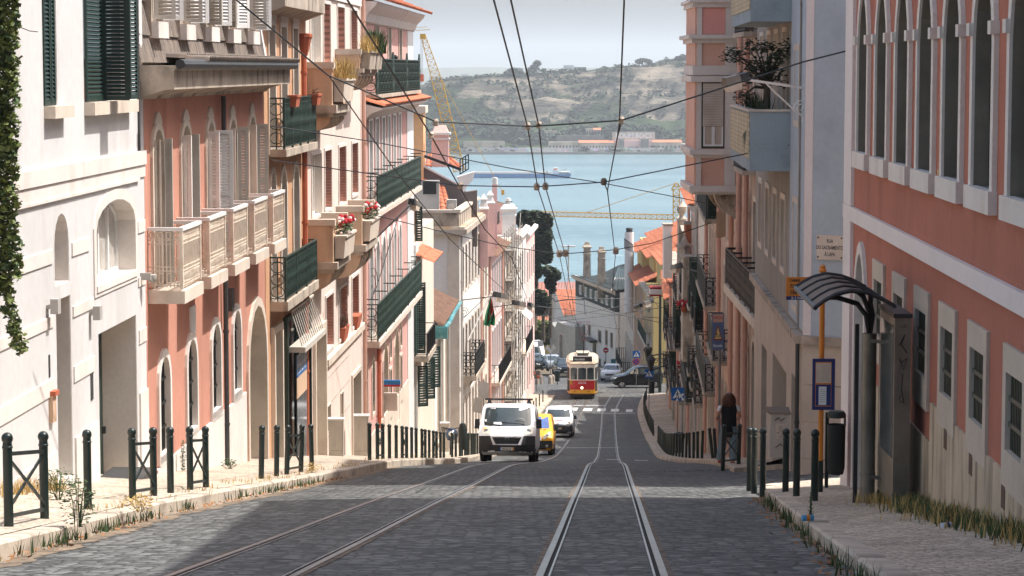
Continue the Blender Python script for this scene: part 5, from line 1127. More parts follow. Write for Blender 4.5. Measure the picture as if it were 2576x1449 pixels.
# ------------------------------------------------------------------ right side of the street
ZU=zm(2560,0,3040,1288);ZV=zm(2700,400,3180,1288);ZW=zm(2700,900,3340,1288);ZS=zm(2320,660,2800,1288);ZT=zm(2320,1060,2880,1288)
m_blue=M('faded_blue_render',srgb(172,182,190),rough=0.9,var=0.07,scale=0.7,streak=0.4,scol=srgb(128,140,148),sscale=(1.3,1.3,0.9),smin=0.54)
m_blueb=M('blue_balcony_render',srgb(152,164,170),rough=0.9,var=0.1,scale=1.4,streak=0.6,scol=srgb(104,116,122),sscale=(1.6,1.6,1.6),smin=0.54)
m_shade=M('grey_beige_render',srgb(150,142,132),rough=0.9,var=0.08,scale=0.8,streak=0.4,sscale=(2,2,0.3),smin=0.52)
m_reed=grout(M('reed_matting',srgb(214,200,170),rough=0.95,var=0.12,scale=3,streak=0.6,scol=srgb(140,104,66),sscale=(6,6,0.7),smin=0.5),1.0,0.05,0.09,0.006,(0.55,0.5,0.4),axes='YZ',c2=0.85)
m_beige=M('beige_stone_facing',srgb(192,178,162),rough=0.85,var=0.08,scale=0.9,streak=0.35,scol=srgb(140,122,102),sscale=(2,2,1),smin=0.54)
m_plinthr=M('streaked_plinth_stone',srgb(190,172,148),rough=0.9,var=0.14,scale=1.5,streak=0.75,scol=srgb(92,80,66),sscale=(4,4,0.5),smin=0.48)
m_band=M('white_painted_band',srgb(222,212,208),rough=0.8,var=0.04)
m_peachr=M('faded_peach_render',srgb(198,170,150),rough=0.9,var=0.08,scale=0.6,streak=0.35,scol=srgb(150,120,100),sscale=(2,2,0.3),smin=0.52)
m_bark2=M('rusty_vent',srgb(96,72,60),rough=0.8)
m_bayp=M('bay_peach_panel',srgb(214,170,150),rough=0.9,var=0.06,scale=1.2,streak=0.3,scol=srgb(180,120,92),sscale=(3,3,1.5),smin=0.55)
m_baytop=M('bay_pink_panel',srgb(226,160,148),rough=0.9,var=0.05,scale=1.2)
# --- terracotta building with pointed windows
FP=Fac((4.08+0.0265*8,8),(4.08+0.0265*36.4,36.4),(-1,0));pd=lambda d:(d-8)/FP.d.y
b=Bld('terracotta_building','terracotta building with tall pointed windows and a white band, at the right edge','building',FP,0,FP.L,9.4,-9,m_redwall,back=9)
cen=[34.3,32.2,30.15,28.15,26.15,24.15,22.05,19.95,17.8,15.6,13.3]
for c in cen:
 a0,a1=pd(c-0.56),pd(c+0.56)
 w=b.win(sz=(a0,a1,-1.2,1.06),kind='goth',rise=0.78,rw=0.15,ro=0.05,r=0.13,ring=m_stonew,glass=m_black)
 b.part(ring_mb(FP,grow(arch(a0,a1,-1.2,1.06,'goth',0.78),-0.006),grow(arch(a0,a1,-1.2,1.06,'goth',0.78),0.004),-0.128,0.02),'jamb',m_jamb,parent=w)
 b.box('sill',m_stonew,a0-0.19,a1+0.19,-1.42,-1.19,-0.02,0.09,w)
 for q0,q1 in((a0-0.17,a0+0.01),(a1-0.01,a1+0.17)):b.part(MB().fbox(FP,q0,q1,0.33,0.46,-0.12,0.09),'impost',m_stonew,parent=w)
for i,c in enumerate(cen[1:]):
 c+=0.1;w=b.win(sz=(pd(c-0.42),pd(c+0.42),-3.58,-2.84),rw=0.17,ro=0.035,r=0.05,ring=m_beige,glass=m_black,grille=(10,2,-0.015),gm=m_dgreen)
 b.box('lintel',m_beige,pd(c-0.59),pd(c+0.59),-2.68,-2.58,-0.02,0.036,w);b.box('apron',m_beige,pd(c-0.59),pd(c+0.59),-3.95,-3.752,-0.02,0.034,w)
w=b.win(sz=(pd(33.75),pd(34.85),-8.5,-2.62),kind='goth',rise=0.8,rw=0.16,ro=0.05,r=0.3,ring=m_stonew,name='door',glass=m_dgreen)
b.box('fanlight',m_curt,pd(33.95),pd(34.65),-4.0,-3.3,-0.295,-0.285,w)
b.box('string_course',m_band,0,FP.L-0.0,-2.23,-2.02,-0.02,0.06)
b.box('corner_pilaster',m_band,FP.L-0.95,FP.L,-2.015,9.4,-0.02,0.05);b.box('corner_pilaster',m_band,FP.L-0.95,FP.L,-9,-2.235,-0.02,0.05)
b.box('plinth',m_plinthr,pd(27.4),pd(33.5),-9,-4.27,-0.02,0.03);b.box('plinth',m_plinthr,0,pd(27.39),-9,-3.8,-0.02,0.031)
for c in(26.2,24.5,22.6):b.box('vent_grille',m_bark2,pd(c-0.1),pd(c+0.1),-4.15,-3.93,0.0,0.036)
s1_,z1_=FP.hit(2357,425);s2_,z2_=FP.hit(2361,486);b.box('sticker',m_yellow,s2_-0.02,s2_+0.03,z2_,z1_,0,0.012)
b.finish(reveal=0.4)
# --- blue corner building: street front and splayed wall
B0=(5.45,45.0);FB1=Fac(B0,(5.45+0.0357*14,59),(-1,0));FB2=Fac((5.45,45.0),(9.2,42.7),(0,-1));bd=lambda d:(d-45)/FB1.d.y
ZL=-4.98
b=Bld('blue_building','faded blue corner building with solid blue balconies over a stone ground floor','building',FB1,0,bd(59),8.6,ZL,m_shade,back=7)
b.win(sz=(bd(46.4),bd(47.4),-1.0,0.35),rw=0.12,r=0.15,ring=m_stone);b.win(sz=(bd(46.4),bd(47.4),-4.6,-2.6),rw=0.12,r=0.15,ring=m_stone)
for d0 in(49.5,51.85,54.2,56.6):b.win(sz=(bd(d0),bd(d0+1.0),-4.1,-2.7),rw=0.13,r=0.2,ring=m_stone);b.win(sz=(bd(d0),bd(d0+1.0),-1.2,0.75),rw=0.1,r=0.2,ring=m_stone,glass=m_gpaint)
b.box('corner_facing',m_blue,0.0,bd(48.35),-4.9,8.5,0.003,0.012)
def bluebal(zt,zb,mats=True):
 p=0.82;bl=b.part(MB().fbox(FB1,bd(48.4),bd(55.2),zb,zb+0.14,0,p),'balcony',m_blueb)
 mb=MB().fbox(FB1,bd(48.4),bd(48.52),zb+0.141,zt,0,p);mb.fbox(FB1,bd(48.521),bd(55.2),zb+0.141,zt,p-0.1,p);b.part(mb,'parapet',m_blueb,parent=bl)
 mb=MB().fbox(FB1,bd(48.36),bd(48.56),zt,zt+0.045,-0.0,p+0.03);mb.fbox(FB1,bd(48.561),bd(55.25),zt,zt+0.045,p-0.13,p+0.03);b.part(mb,'coping',m_stone,parent=bl)
 b.part(MB().fbox(FB1,bd(48.42),bd(55.1),zb+0.25,zt-0.04,p+0.004,p+0.02),'reed_screen',m_reed,parent=bl)
 return bl
bluebal(-0.86,-2.05);bluebal(2.12,0.93)
b.box('ledge',m_dirtstone,0,bd(59),ZL-0.16,ZL,-0.02,0.14)
b.finish(reveal=0.4)
s=Sub(b.root,FB1,0,bd(59),ZL-0.161,-13,m_beige,back=7)
s.win(sz=(bd(48.9),bd(52.8),-12.5,-6.2),rw=0,r=0.6,ring=m_beige,name='doorway',glass=m_shade);s.win(sz=(bd(46.2),bd(47.6),-12.5,-6.0),rw=0,r=0.4,ring=m_beige,name='doorway',glass=m_shade)
s.win(sz=(bd(54.6),bd(56.4),-12.5,-6.4),rw=0,r=0.4,ring=m_beige,name='doorway',glass=m_glass);s.finish(reveal=0.6)
s2=Sub(b.root,FB2,0,FB2.L,8.6,ZL,m_blue,back=0.3);s2.finish();s3=Sub(b.root,FB2,0,FB2.L,ZL-0.161,-13,m_beige,back=0.3);s3.finish()
s2.box('ledge',m_dirtstone,0,FB2.L,ZL-0.16,ZL,-0.02,0.1);s2.box('white_edge',m_band,0,0.16,ZL+0.01,8.6,-0.02,0.015)
for z in(-5.9,-6.6,-7.3):s3.box('stone_joint',m_dirtstone,0,FB2.L,z-0.012,z+0.012,-0.02,0.004)
b.pipe(bd(45.5),-9,-5.1,m_darkpipe,0.04,0.06);b.pipe(bd(45.75),-4.9,6,m_shade,0.02,0.04,name='cable')
t=thing('street_name_plate','pale stone street name plate bolted to the blue wall','street sign',at(2089,624,44.2));q0,z0=FB2.hit(2056,652);q1,z1=FB2.hit(2124,593)
MB().fbox(FB2,q0,q1,z0,z1,0.001,0.04).build('plate',m_stone,t);m_letter=M('dark_lettering',(0.03,0.03,0.035),rough=0.7,var=0.1)
mb=MB()
for i,tx in enumerate(('RUA','DO SACRAMENTO','À LAPA')):
 m_=text_mb(tx,0.105,lambda x,y:FB2.P((q0+q1)/2+x*0.62*(1 if FB2.P(1,0).x>FB2.P(0,0).x else-1),lerp(z1,z0,0.24+0.27*i)+y*0.95,0.0415),bold=0.002);mb.add(m_.v,m_.f)
mb.build('lettering',m_letter,t);mb=MB()
for a in(0.06,0.94):
 for c in(0.1,0.9):mb.lathe([(0.022,0.03),(0.02,0.055)],(0,0,0),8)if False else mb.fbox(FB2,lerp(q0,q1,a)-0.014,lerp(q0,q1,a)+0.014,lerp(z0,z1,c)-0.014,lerp(z0,z1,c)+0.014,0.04,0.055)
for k in range(4):
 pass
mb.build('bolts',m_darkpipe,t)
# --- recessed rose front with the long black balcony
FQ=Fac((6.5,58.9),(6.66,70.2),(-1,0));qd=lambda d:(d-58.9)/FQ.d.y
b=Bld('recessed_building','faded rose building with a long black balcony and pink downpipes, next to the blue building','building',FQ,0,FQ.L,5.5,-14,M('dusty_rose_render',srgb(178,156,140),rough=0.9,var=0.1,scale=0.8,streak=0.4,scol=srgb(120,100,88),sscale=(2,2,0.3),smin=0.5),back=7)
for d0 in(60,62.4,64.8,67.2):
 for z0,z1 in((-6.15,-3.6),(-2.6,0.1)):b.win(sz=(qd(d0),qd(d0+1.05),z0,z1),rw=0.16,r=0.2,ring=m_stone,glass=m_dgreen)
 b.win(sz=(qd(d0),qd(d0+1.15),-13.5,-7.4),kind='round',rw=0.18,r=0.35,ring=m_beige,glass=m_darkpipe,name='doorway')
b.balcony(qd(59.6),qd(69.8),-6.2,0.45,1.02,0.25,m_stone,m_black,sp=0.14,rr=0.014,posts=6)
mb=MB()
for k in range(7):b.part(MB().bar(FQ.P(qd(lerp(59.6,69.8,k/6)),-5.2,0),FQ.P(qd(lerp(59.6,69.8,k/6)),-5.2,0.45),0.05),'balcony_divider',m_black)
b.balcony(qd(63),qd(66.4),-2.65,0.5,1.0,0.12,m_dirtstone,m_black,sp=0.14,rr=0.014,style='scroll',posts=2);b.balcony(qd(63),qd(66.4),0.95,0.5,1.0,0.12,m_dirtstone,m_black,sp=0.14,rr=0.014,style='scroll',posts=2)
for d0 in(61.5,66.9,69.3):b.pipe(qd(d0),-12,5,m_pinkpipe,0.08,0.14)
b.finish(reveal=0.4)
# --- bay window building
FR=Fac((3.29+0.048*70.3,70.3),(3.29+0.048*193,193),(-1,0));rd=lambda d:(d-70.3)/FR.d.y
b=Bld('bay_building','peach building with a projecting cream and pink bay window, standing out over the right pavement','building',FR,0,rd(84),4.2,-16.5,m_peachr,back=7)
YB=70.6;bxx=lambda px:(px-CX)/FPX*YB;bzz=lambda y:-(y-172)/FPX*YB
XO=bxx(1746);XI=bxx(1856)
mb=MB().box(XO,XI+0.6,YB,YB+3.6,bzz(466),2.8);bay=b.part(mb,'bay',m_bayp)
def belt(y0,y1,e,mat=m_stonew,nm='moulding'):b.part(MB().box(XO-e,XI+0.4,YB-e,YB+3.6+e,bzz(y1),bzz(y0)),nm,mat,parent=bay)
belt(466,482,0.14);belt(482,488,0.06);belt(374,388,0.14);belt(388,396,0.05);belt(191,206,0.12);belt(165,189,0.06);belt(88,98,0.2);belt(98,109,0.09);belt(0,8,0.16);belt(8,20,0.08);belt(-60,-30,0.1)
for x0,x1 in((1751,1763),(1822,1849)):
 for y0,y1 in((20.3,87.6),(109.4,164.6),(206.4,373.6),(396.4,465.6),(-29,-0.4)):b.part(MB().box(bxx(x0),bxx(x1),YB-0.05,YB+0.02,bzz(y1),bzz(y0)),'pilaster',m_stonew,parent=bay)
b.part(MB().box(bxx(1764),bxx(1821),YB-0.012,YB+0.01,bzz(87),bzz(21)),'panel',m_baytop,parent=bay)
w=b.part(MB().box(bxx(1763.5),bxx(1820.5),YB-0.03,YB+0.01,bzz(371),bzz(207)),'window',m_dgreen,parent=None)
mb=MB();n=26
for i in range(n):z0,z1=lerp(bzz(316),bzz(209),i/n),lerp(bzz(316),bzz(209),(i+0.86)/n);mb.hexa([(bxx(1766.5),YB-0.065,z0),(bxx(1818),YB-0.065,z0),(bxx(1818),YB-0.031,z0),(bxx(1766.5),YB-0.031,z0),(bxx(1766.5),YB-0.05,z1),(bxx(1818),YB-0.05,z1),(bxx(1818),YB-0.031,z1),(bxx(1766.5),YB-0.031,z1)])
b.part(mb,'roller_blind',m_stone,parent=w);b.part(MB().box(bxx(1769),bxx(1817),YB-0.036,YB-0.031,bzz(362),bzz(317)),'curtain',m_beige,parent=w)
mb=MB()
for x0,x1,y0,y1 in((1768,1772,317,367),(1789,1797,317,367),(1814,1818,317,367),(1772,1789,362,367),(1797,1814,362,367)):mb.box(bxx(x0),bxx(x1),YB-0.055,YB-0.0365,bzz(y1),bzz(y0))
b.part(mb,'sash',m_wpaint,parent=w)
mb=MB()
prof=[(XI+0.3,bzz(488))]+[(XI+0.3-0.95*cos(a*pi/20)**1.5,bzz(488)-0.85*sin(a*pi/20))for a in range(0,10)]+[(XI+0.3,bzz(565))]
for y0 in(YB+0.25,YB+2.6):b.part(MB().prism([(x,y0,z)for x,z in prof],[(x,y0+0.5,z)for x,z in prof]),'bracket',m_dirtstone,parent=bay)
mb=MB();
for k in range(3):mb.tube([(XI-0.35+0.3*k*0.8+0.16*(1-j/22)*cos(j*0.6),YB+0.22,bzz(500)-0.25*k+0.16*(1-j/22)*sin(j*0.6))for j in range(20)],0.04,5)
b.part(mb,'scrolls',m_dirtstone,parent=bay)
for d0 in(75.2,78,80.8):
 for z0,z1 in((-9.3,-6.6),(-5.6,-2.8)):b.win(sz=(rd(d0),rd(d0+1.05),z0,z1),rw=0.15,r=0.2,ring=m_stone,glass=m_dgreen)
for d0 in(71.5,74,76.6,79.2,81.8):b.win(sz=(rd(d0),rd(d0+1.15),-15,-10.6),rw=0.16,r=0.3,ring=m_beige,glass=m_darkpipe,name='doorway')
b.balcony(rd(77.5),rd(83),-9.4,0.5,1.0,0.16,m_dirtstone,m_black,sp=0.16,rr=0.016,style='scroll',posts=3)
b.pipe(rd(73.6),-13,-2,m_pinkpipe,0.08,0.14);b.pipe(rd(83.6),-14,4,m_pinkpipe,0.08,0.14);b.finish(reveal=0.4)
# --- the long row below
ROW=[('balcony_building','tall peach building with stacked black balconies just past the bay window',84.2,98,-1.9,m_peachr,0,3.1),('awning_building','cream building with iron balconies, below the bay window on the right',98.2,112,-5.2,m_cream,1,3.0),('cornice_house','pale rose house with a heavy white cornice and orange hip roof on the right',112.2,126,-6.5,m_palerose,2,3.0),('weathered_house','grey weathered house front with a worn parapet and urns',126.2,139,-8.6,m_dirtstone,3,2.9),('salmon_row_house','salmon row house with pale quoins and balconies with red geraniums',139.2,152,-10.4,m_peachr,4,2.9),('striped_house','pale house above a red and white painted parapet',152.2,165,-12.6,m_cream,5,2.8),('tan_row_house','tan row house with orange roof steps, near the lanterns',165.2,179,-14.9,m_peachr,6,2.8),('last_row_house','cream house last in the right row before the crossing',179.2,192.5,-17.3,m_cream,7,2.8)]
rndr=random.Random(12)
for nm,lab,da,db,zt,mat,k,fh in ROW:
 b=Bld(nm,lab,'building',FR,rd(da),rd(db),zt,H(db)-1.5,mat,6);gd=H((da+db)/2)
 ws=[da+1+i*2.55 for i in range(int((db-da-1)/2.55))]
 nf=max(2,min(4,int((zt-gd)/fh)))
 for f_ in range(nf):
  zf=gd+0.3+f_*fh
  for d0 in ws:
   if f_==0:b.win(sz=(rd(d0),rd(d0+1.1),gd-1.2,gd+2.6),rw=0.15,r=0.25,ring=m_beige,glass=m_darkpipe if k%2 else m_dgreen,name='doorway')
   else:
    zz_=min(zf+2.2,zt-0.45);w=b.win(sz=(rd(d0),rd(d0+1.0),zf,zz_),rw=0.14,r=0.18,ring=m_stone,glass=m_glass if(k+f_)%2 else m_dgreen,sash=m_wpaint if k%2==0 else None)
    if(k+f_)%3==0:b.leaf(w,rd(d0),zf,zz_,0.45,80,m_dgreen,o=0.05,pitch=0.12,side=-1)
  if f_>0 and not(k in(3,)and f_==2):
   j=rndr.random()
   if k in(0,2,5):b.balcony(rd(da+1.5),rd(db-1.5),zf-0.05,0.5,1.0,0.16,m_dirtstone,m_black,sp=0.2,rr=0.016,style='scroll' if k==0 else 'plain',posts=5)
   else:
    for d0 in ws[::2]:b.balcony(rd(d0-0.5),rd(d0+1.6),zf-0.05,0.5,1.0,0.15,m_dirtstone,m_black,sp=0.18,rr=0.016,style='scroll',posts=2)
 b.cornice([(0,zt-0.4),(0.15,zt-0.35),(0.3,zt-0.12),(0.45,zt),(0.45,zt+0.12),(0,zt+0.14)],m_stonew if k in(2,4)else m_dirtstone)
 b.pipe(rd(db-0.4),gd-1,zt-0.3,m_pinkpipe if k%2==0 else m_greypipe,0.08,0.12)
 P=FR.P
 if k not in(3,5):
  b.part(tileroof(P(b.s0,zt+0.14,0.55),P(b.s1,zt+0.14,0.55),P(b.s0+(2 if k==2 else 0),zt+1.8,-3),P(b.s1-(2 if k==2 else 0),zt+1.8,-3),0.3,0.45,0.08),'roof',m_tile)
  if k==2:b.part(tileroof(P(b.s0,zt+0.14,-6),P(b.s0,zt+0.14,0.55),P(b.s0+2,zt+1.8,-4),P(b.s0+2,zt+1.8,-3),0.3,0.45,0.08),'hip_roof',m_tile)
  else:b.part(MB().prism([P(b.s0+0.05,zt+0.1,0.3),P(b.s0+0.05,zt+1.75,-3),P(b.s0+0.05,zt+0.1,-5.9)],[P(b.s0+0.3,zt+0.1,0.3),P(b.s0+0.3,zt+1.75,-3),P(b.s0+0.3,zt+0.1,-5.9)]),'gable',mat)
 b.finish(reveal=0.4)
 if k==0:rowA=b
for i,(x0,x1,y0,y1,dd_,mat,lab)in enumerate(((1707,1724,556,690,131,m_dirtstone,'mottled grey chimney stack with an urn on top, among the right roofs'),(1670,1691,568,640,150,m_offwhite,'whitewashed party wall chimney among the orange roofs'),(1724,1739,565,628,124,m_tile,'orange tile hung chimney side beside the rose cornice'),(1718,1752,650,830,112,m_dirtstone,'stained grey party wall rising behind the geranium balcony'))):
 k=dd_/FPX;p=at((x0+x1)/2,y1,dd_);w_=(x1-x0)*k/2;h=(y1-y0)*k;t=thing('chimney',lab,'chimney',p)
 s=MB().box(p.x-w_,p.x+w_,p.y,p.y+1.2,p.z-1.5,p.z+h).build('stack',mat,t);MB().box(p.x-w_-0.05,p.x+w_+0.05,p.y-0.05,p.y+1.25,p.z+h+0.002,p.z+h+0.12).build('cap',m_dirtstone,t)
 if i==0:MB().lathe([(0.2,0.121),(0.1,0.3),(0.26,0.55),(0.26,0.75),(0.3,0.78),(0.12,0.95),(0.06,1.05),(0.02,1.25)],p+Vector((0,0.3,h)),10).build('urn',m_dirtstone,t,True)
t=thing('roof_finial','grey stone finial on a pedestal above the right roof edge','finial',at(1722,628,118));MB().lathe([(0.3,-0.6),(0.3,0.1),(0.4,0.12),(0.4,0.2),(0.2,0.35),(0.08,0.6),(0.02,0.8)],at(1722,628,118),8).build('finial',m_dirtstone,t)
t=thing('roof_steps','three stepped patches of bright orange tiles above the red and white parapet','roof',at(1672,735,170))
for i,(x0,x1,y0,y1)in enumerate(((1660,1684,705,683),(1664,1687,724,705),(1667,1690,742,724))):tileroof(at(x0,y0,166-i*3),at(x1,y0,166-i*3),at(x0,y1,169-i*3),at(x1,y1,169-i*3),0.25,0.35,0.06).build('tiles',m_tile,t)
t=thing('striped_parapet','white parapet box edged with dark red bands, hanging over the right pavement','parapet',at(1650,735,168));m_dred=M('oxide_red_paint',srgb(150,44,40),rough=0.7)
for y0,y1,mt,nm in((723,727.3,m_dred,'red_band'),(727.6,740.7,m_offwhite,'panel'),(741,745.5,m_dred,'red_band')):
 a,c=at(1635.5,y1,168),at(1664.5,y0,168);MB().box(a.x,c.x,a.y,a.y+1.4,a.z,c.z).build(nm,mt,t)
t=thing('rolled_awning','cream curved sheet awning fixed to the peach front below the bay','awning',at(1815,590,77));A=at(1802,603,77);B_=at(1829,533,77)
mb=MB();mb.grid(lambda u,v:(lerp(A.x,B_.x,u),A.y+0.5*u,lerp(B_.z,A.z,v)+0.05*sin(v*14)),3,24);mb.grid(lambda u,v:(lerp(A.x,B_.x,u),A.y+0.04+0.5*u,lerp(B_.z,A.z,v)+0.05*sin(v*14)),3,24);mb.build('sheet',m_stone,t)
for i,(x,y,dd_)in enumerate(((1720,772,112),(1718,923,128))):
 p=at(x,y,dd_);t=thing('geranium_pot',('red geraniums hanging from the upper right iron balcony','red geraniums hanging from the lower right iron balcony near the street lanterns')[i],'plant',p,'geraniums on the right balconies')
 MB().lathe([(0.1,-0.25),(0.16,-0.02),(0.17,0.0)],p,10).build('pot',m_terra,t);leaves(MB(),p+Vector((0.05,0,0)),(0.3,0.25,0.24),260,0.1,i).build('leaves',m_leafd,t,recalc=False)
 mb=MB();rn=random.Random(i)
 for k in range(26):mb.sphere(p+Vector((rn.uniform(-.32,.28),rn.uniform(-.25,.1),rn.uniform(-0.05,0.3))),rn.uniform(0.04,0.075),6,4)
 mb.build('blooms',m_redfl,t)
t=thing('balcony_tree','small potted citrus tree leaning over the solid blue balcony','tree',FB1.P(bd(49.2),-1.9,0.45));mb=MB();tb=FB1.P(bd(49.2),-1.9,0.42);rn=random.Random(21)
mb.tube([tb,tb+Vector((0,0.1,1.1)),tb+Vector((0.02,0.2,1.7)),tb+Vector((0.1,0.3,2.2))],[0.09,0.075,0.06,0.03],7);ends=[]
lf=MB();YT=49.3
for x,y in((1832,140),(1845,132),(1860,145),(1880,120),(1895,112),(1912,128),(1930,118),(1945,122),(1965,140),(1980,112),(1985,128),(1900,160),(1920,170),(1940,160),(1905,185),(1925,192),(1945,185),(1885,180),(1868,205),(1880,195),(1960,170),(1966,205),(1955,150),(1876,240),(1866,245)):
 p=at(x,y,YT+rn.uniform(-0.5,0.5));m_=tb+Vector((0.02,0.2,1.5));mb.tube([m_,m_.lerp(p,0.55)+Vector((0,0,0.12)),p],[0.03,0.018,0.007],4);leaves(lf,p,(0.2,0.2,0.15),60,0.085,int(x+y),1.3)
mb.build('trunk',m_bark,t,True);lf.build('foliage',m_leafd,t,recalc=False)
t=thing('balcony_plants','spiky green leaves growing along the rim of the blue balcony','plant',FB1.P(bd(50),-1.4,0.5));tufts(MB(),[FB1.P(bd(48.7+0.12*k),-1.0,0.55)for k in range(40)],5,0.42,0.022,5,0.08).build('leaves',m_leafd,t,recalc=False)
t=thing('palm_frond','drooping palm fronds poking through the reed screen of the blue balcony','plant',FB1.P(bd(49.3),-1.5,0.86));mb=MB()
for k in range(7):a=FB1.P(bd(49.1),-1.25,0.845);e=a+FB1.d*0.9*(k/6+0.2)+Vector((-0.03,0,-0.55+0.06*k));s_=Vector((0,0.0,0.03));mb.add([a,a.lerp(e,0.5)+s_,e,a.lerp(e,0.5)-s_],[(0,1,2,3)])
mb.build('fronds',m_leafd,t,recalc=False)
# ------------------------------------------------------------------ vehicles
m_vwhite=M('white_car_paint',srgb(226,226,226),rough=0.35,var=0.03,scale=1.5,spec=0.5,coat=0.4,streak=0.12,scol=srgb(170,164,156),sscale=(2,2,3),smin=0.52)
m_vyel=M('yellow_car_paint',srgb(238,168,28),rough=0.35,var=0.03,coat=0.4);m_vblack=M('black_car_paint',(0.012,0.013,0.015),rough=0.25,var=0.1,coat=0.5)
m_vsilver=M('silver_car_paint',srgb(176,182,188),rough=0.35,metal=0.3,coat=0.4,var=0.05);m_vblue=M('slate_blue_car_paint',srgb(92,108,124),rough=0.35,coat=0.4,var=0.05)
m_plast=M('dark_bumper_plastic',(0.035,0.036,0.038),rough=0.6,var=0.12,scale=3);m_tyre=M('tyre_rubber',(0.016,0.016,0.016),rough=0.85,var=0.2)
m_screen=glassmat('windscreen',(0.035,0.05,0.055),0.06,0.9);m_lamp=M('headlamp_lens',srgb(206,204,190),rough=0.12,var=0.15,scale=8,spec=0.8)
m_amber=M('amber_lens',srgb(236,150,40),rough=0.2,emit=((1.0,0.45,0.05),0.8));m_rlamp=M('red_lens',(0.35,0.02,0.02),rough=0.2)
m_chrome=M('chrome',(0.6,0.6,0.62),rough=0.18,metal=1.0,var=0.1);m_platew=M('number_plate',srgb(226,224,214),rough=0.4,var=0.03);m_platey=M('plate_yellow',srgb(216,150,50),rough=0.4);m_plateb=M('plate_blue',srgb(30,100,180),rough=0.4)
m_paper=M('paper',srgb(220,226,228),rough=0.8,var=0.05)
def vput(root,X,Y,Z=None,rz=0.0,pitch=None):
 s=(H(Y+1.5)-H(Y-1.5))/3 if pitch is None else pitch
 root.location=(X,Y,H(Y)+0.012 if Z is None else Z);root.rotation_euler=(atan(s),0,rz)
def vroot(name,lab,cat,group=None):return thing(name,lab,cat,(0,0,0),group)
def interp(pts,z):return pw(pts,z)
class Car:
 """a car body stacked from level outlines; the front looks towards -y"""
 def __init__(s,root,sl,c=0.16,p=2.6,cr=0.12,paint=None,name='body'):
  s.sl=sl;s.c,s.p,s.cr=c,p,cr;s.root=root
  s.W=[(q[0],q[1])for q in sl];s.Fp=[(q[0],q[2])for q in sl];s.Rp=[(q[0],q[3])for q in sl]
  mb=MB();rings=[]
  ks=[-1,-0.985,-0.93,-0.8,-0.5,0,0.5,0.8,0.93,0.985,1]
  for z,w,yf,yr in sl:
   r=[Vector((w*k,yf+c*abs(k)**p,z))for k in ks]+[Vector((w,lerp(yf+c,yr-cr,t),z))for t in(0.25,0.5,0.75)]
   r+=[Vector((w*k,yr-cr*abs(k)**p,z))for k in reversed(ks)]+[Vector((-w,lerp(yr-cr,yf+c,t),z))for t in(0.25,0.5,0.75)];rings.append(r)
  n=len(rings[0]);mb.v=[p_ for r in rings for p_ in r]
  for i in range(len(rings)-1):
   for k in range(n):k2=(k+1)%n;mb.f.append((i*n+k,i*n+k2,(i+1)*n+k2,(i+1)*n+k))
  mb.f.append(tuple(reversed(range(n))));mb.f.append(tuple((len(rings)-1)*n+k for k in range(n)))
  s.body=mb.build(name,paint,root,True)
 def yf(s,x,z):w=pw(s.W,z);return pw(s.Fp,z)+s.c*min(1,abs(x)/w)**s.p
 def yr(s,x,z):w=pw(s.W,z);return pw(s.Rp,z)-s.cr*min(1,abs(x)/w)**s.p
 def panel(s,poly,name,mat,off=0.012,thick=0.03,rear=False,parent=None,sub=4,smooth=False):
  """a patch lying on the front (or rear): poly in (x, z)"""
  pts=[];n=len(poly)
  for i in range(n):
   a,b=poly[i],poly[(i+1)%n]
   for k in range(sub):pts.append((lerp(a[0],b[0],k/sub),lerp(a[1],b[1],k/sub)))
  f=(lambda x,z,o:s.yr(x,z)+o)if rear else(lambda x,z,o:s.yf(x,z)-o)
  cxx,czz=sum(p[0]for p in pts)/len(pts),sum(p[1]for p in pts)/len(pts);mb=MB();m=len(pts)
  rings=[1.0,0.66,0.33]
  for q in rings:mb.v+=[Vector((cxx+(x-cxx)*q,0,czz+(z-czz)*q))for x,z in pts]
  mb.v.append(Vector((cxx,0,czz)))
  for v in mb.v:v.y=f(v.x,v.z,off)
  for r in range(2):
   for k in range(m):k2=(k+1)%m;mb.f.append((r*m+k,r*m+k2,(r+1)*m+k2,(r+1)*m+k))
  for k in range(m):mb.f.append((2*m+k,2*m+(k+1)%m,3*m))
  o=len(mb.v);mb.v+=[Vector((x,f(x,z,off-thick),z))for x,z in pts]
  for k in range(m):k2=(k+1)%m;mb.f.append((k,k2,o+k2,o+k))
  return mb.build(name,mat,parent or s.root,smooth)
 def rect(s,x0,x1,z0,z1,*a,**k):return s.panel([(x0,z0),(x1,z0),(x1,z1),(x0,z1)],*a,**k)
 def side(s,poly,name,mat,sg,off=0.01,parent=None):
  w=lambda z:pw(s.W,z)*sg;mb=MB().prism([(w(z)-sg*0.03,y,z)for y,z in poly],[(w(z)+sg*off,y,z)for y,z in poly]);return mb.build(name,mat,parent or s.root)
 def wheel(s,x,y,r=0.34,w=0.22,rim=True):
  sg=1 if x>0 else-1;R=Matrix.Rotation(pi/2,3,'Y');a=MB().lathe([(r*0.6,-w/2),(r*0.95,-w/2),(r,-w*0.36),(r,w*0.36),(r*0.95,w/2),(r*0.6,w/2)],(x,y,r),20,R).build('wheel',m_tyre,s.root,True)
  if rim:
   MB().lathe([(r*0.62,-0.012),(r*0.62,0.012),(r*0.5,0.02)],(x+sg*w*0.46,y,r),16,R).build('rim',m_chrome,a)
   mb=MB();
   for k in range(5):q=2*pi*k/5;mb.bar((x+sg*(w/2+0.012),y+r*0.2*cos(q),r+r*0.2*sin(q)),(x+sg*(w/2+0.012),y+r*0.5*cos(q),r+r*0.5*sin(q)),0.05,0.02,(1,0,0))
   mb.build('hub_slots',m_plast,a)
  return a
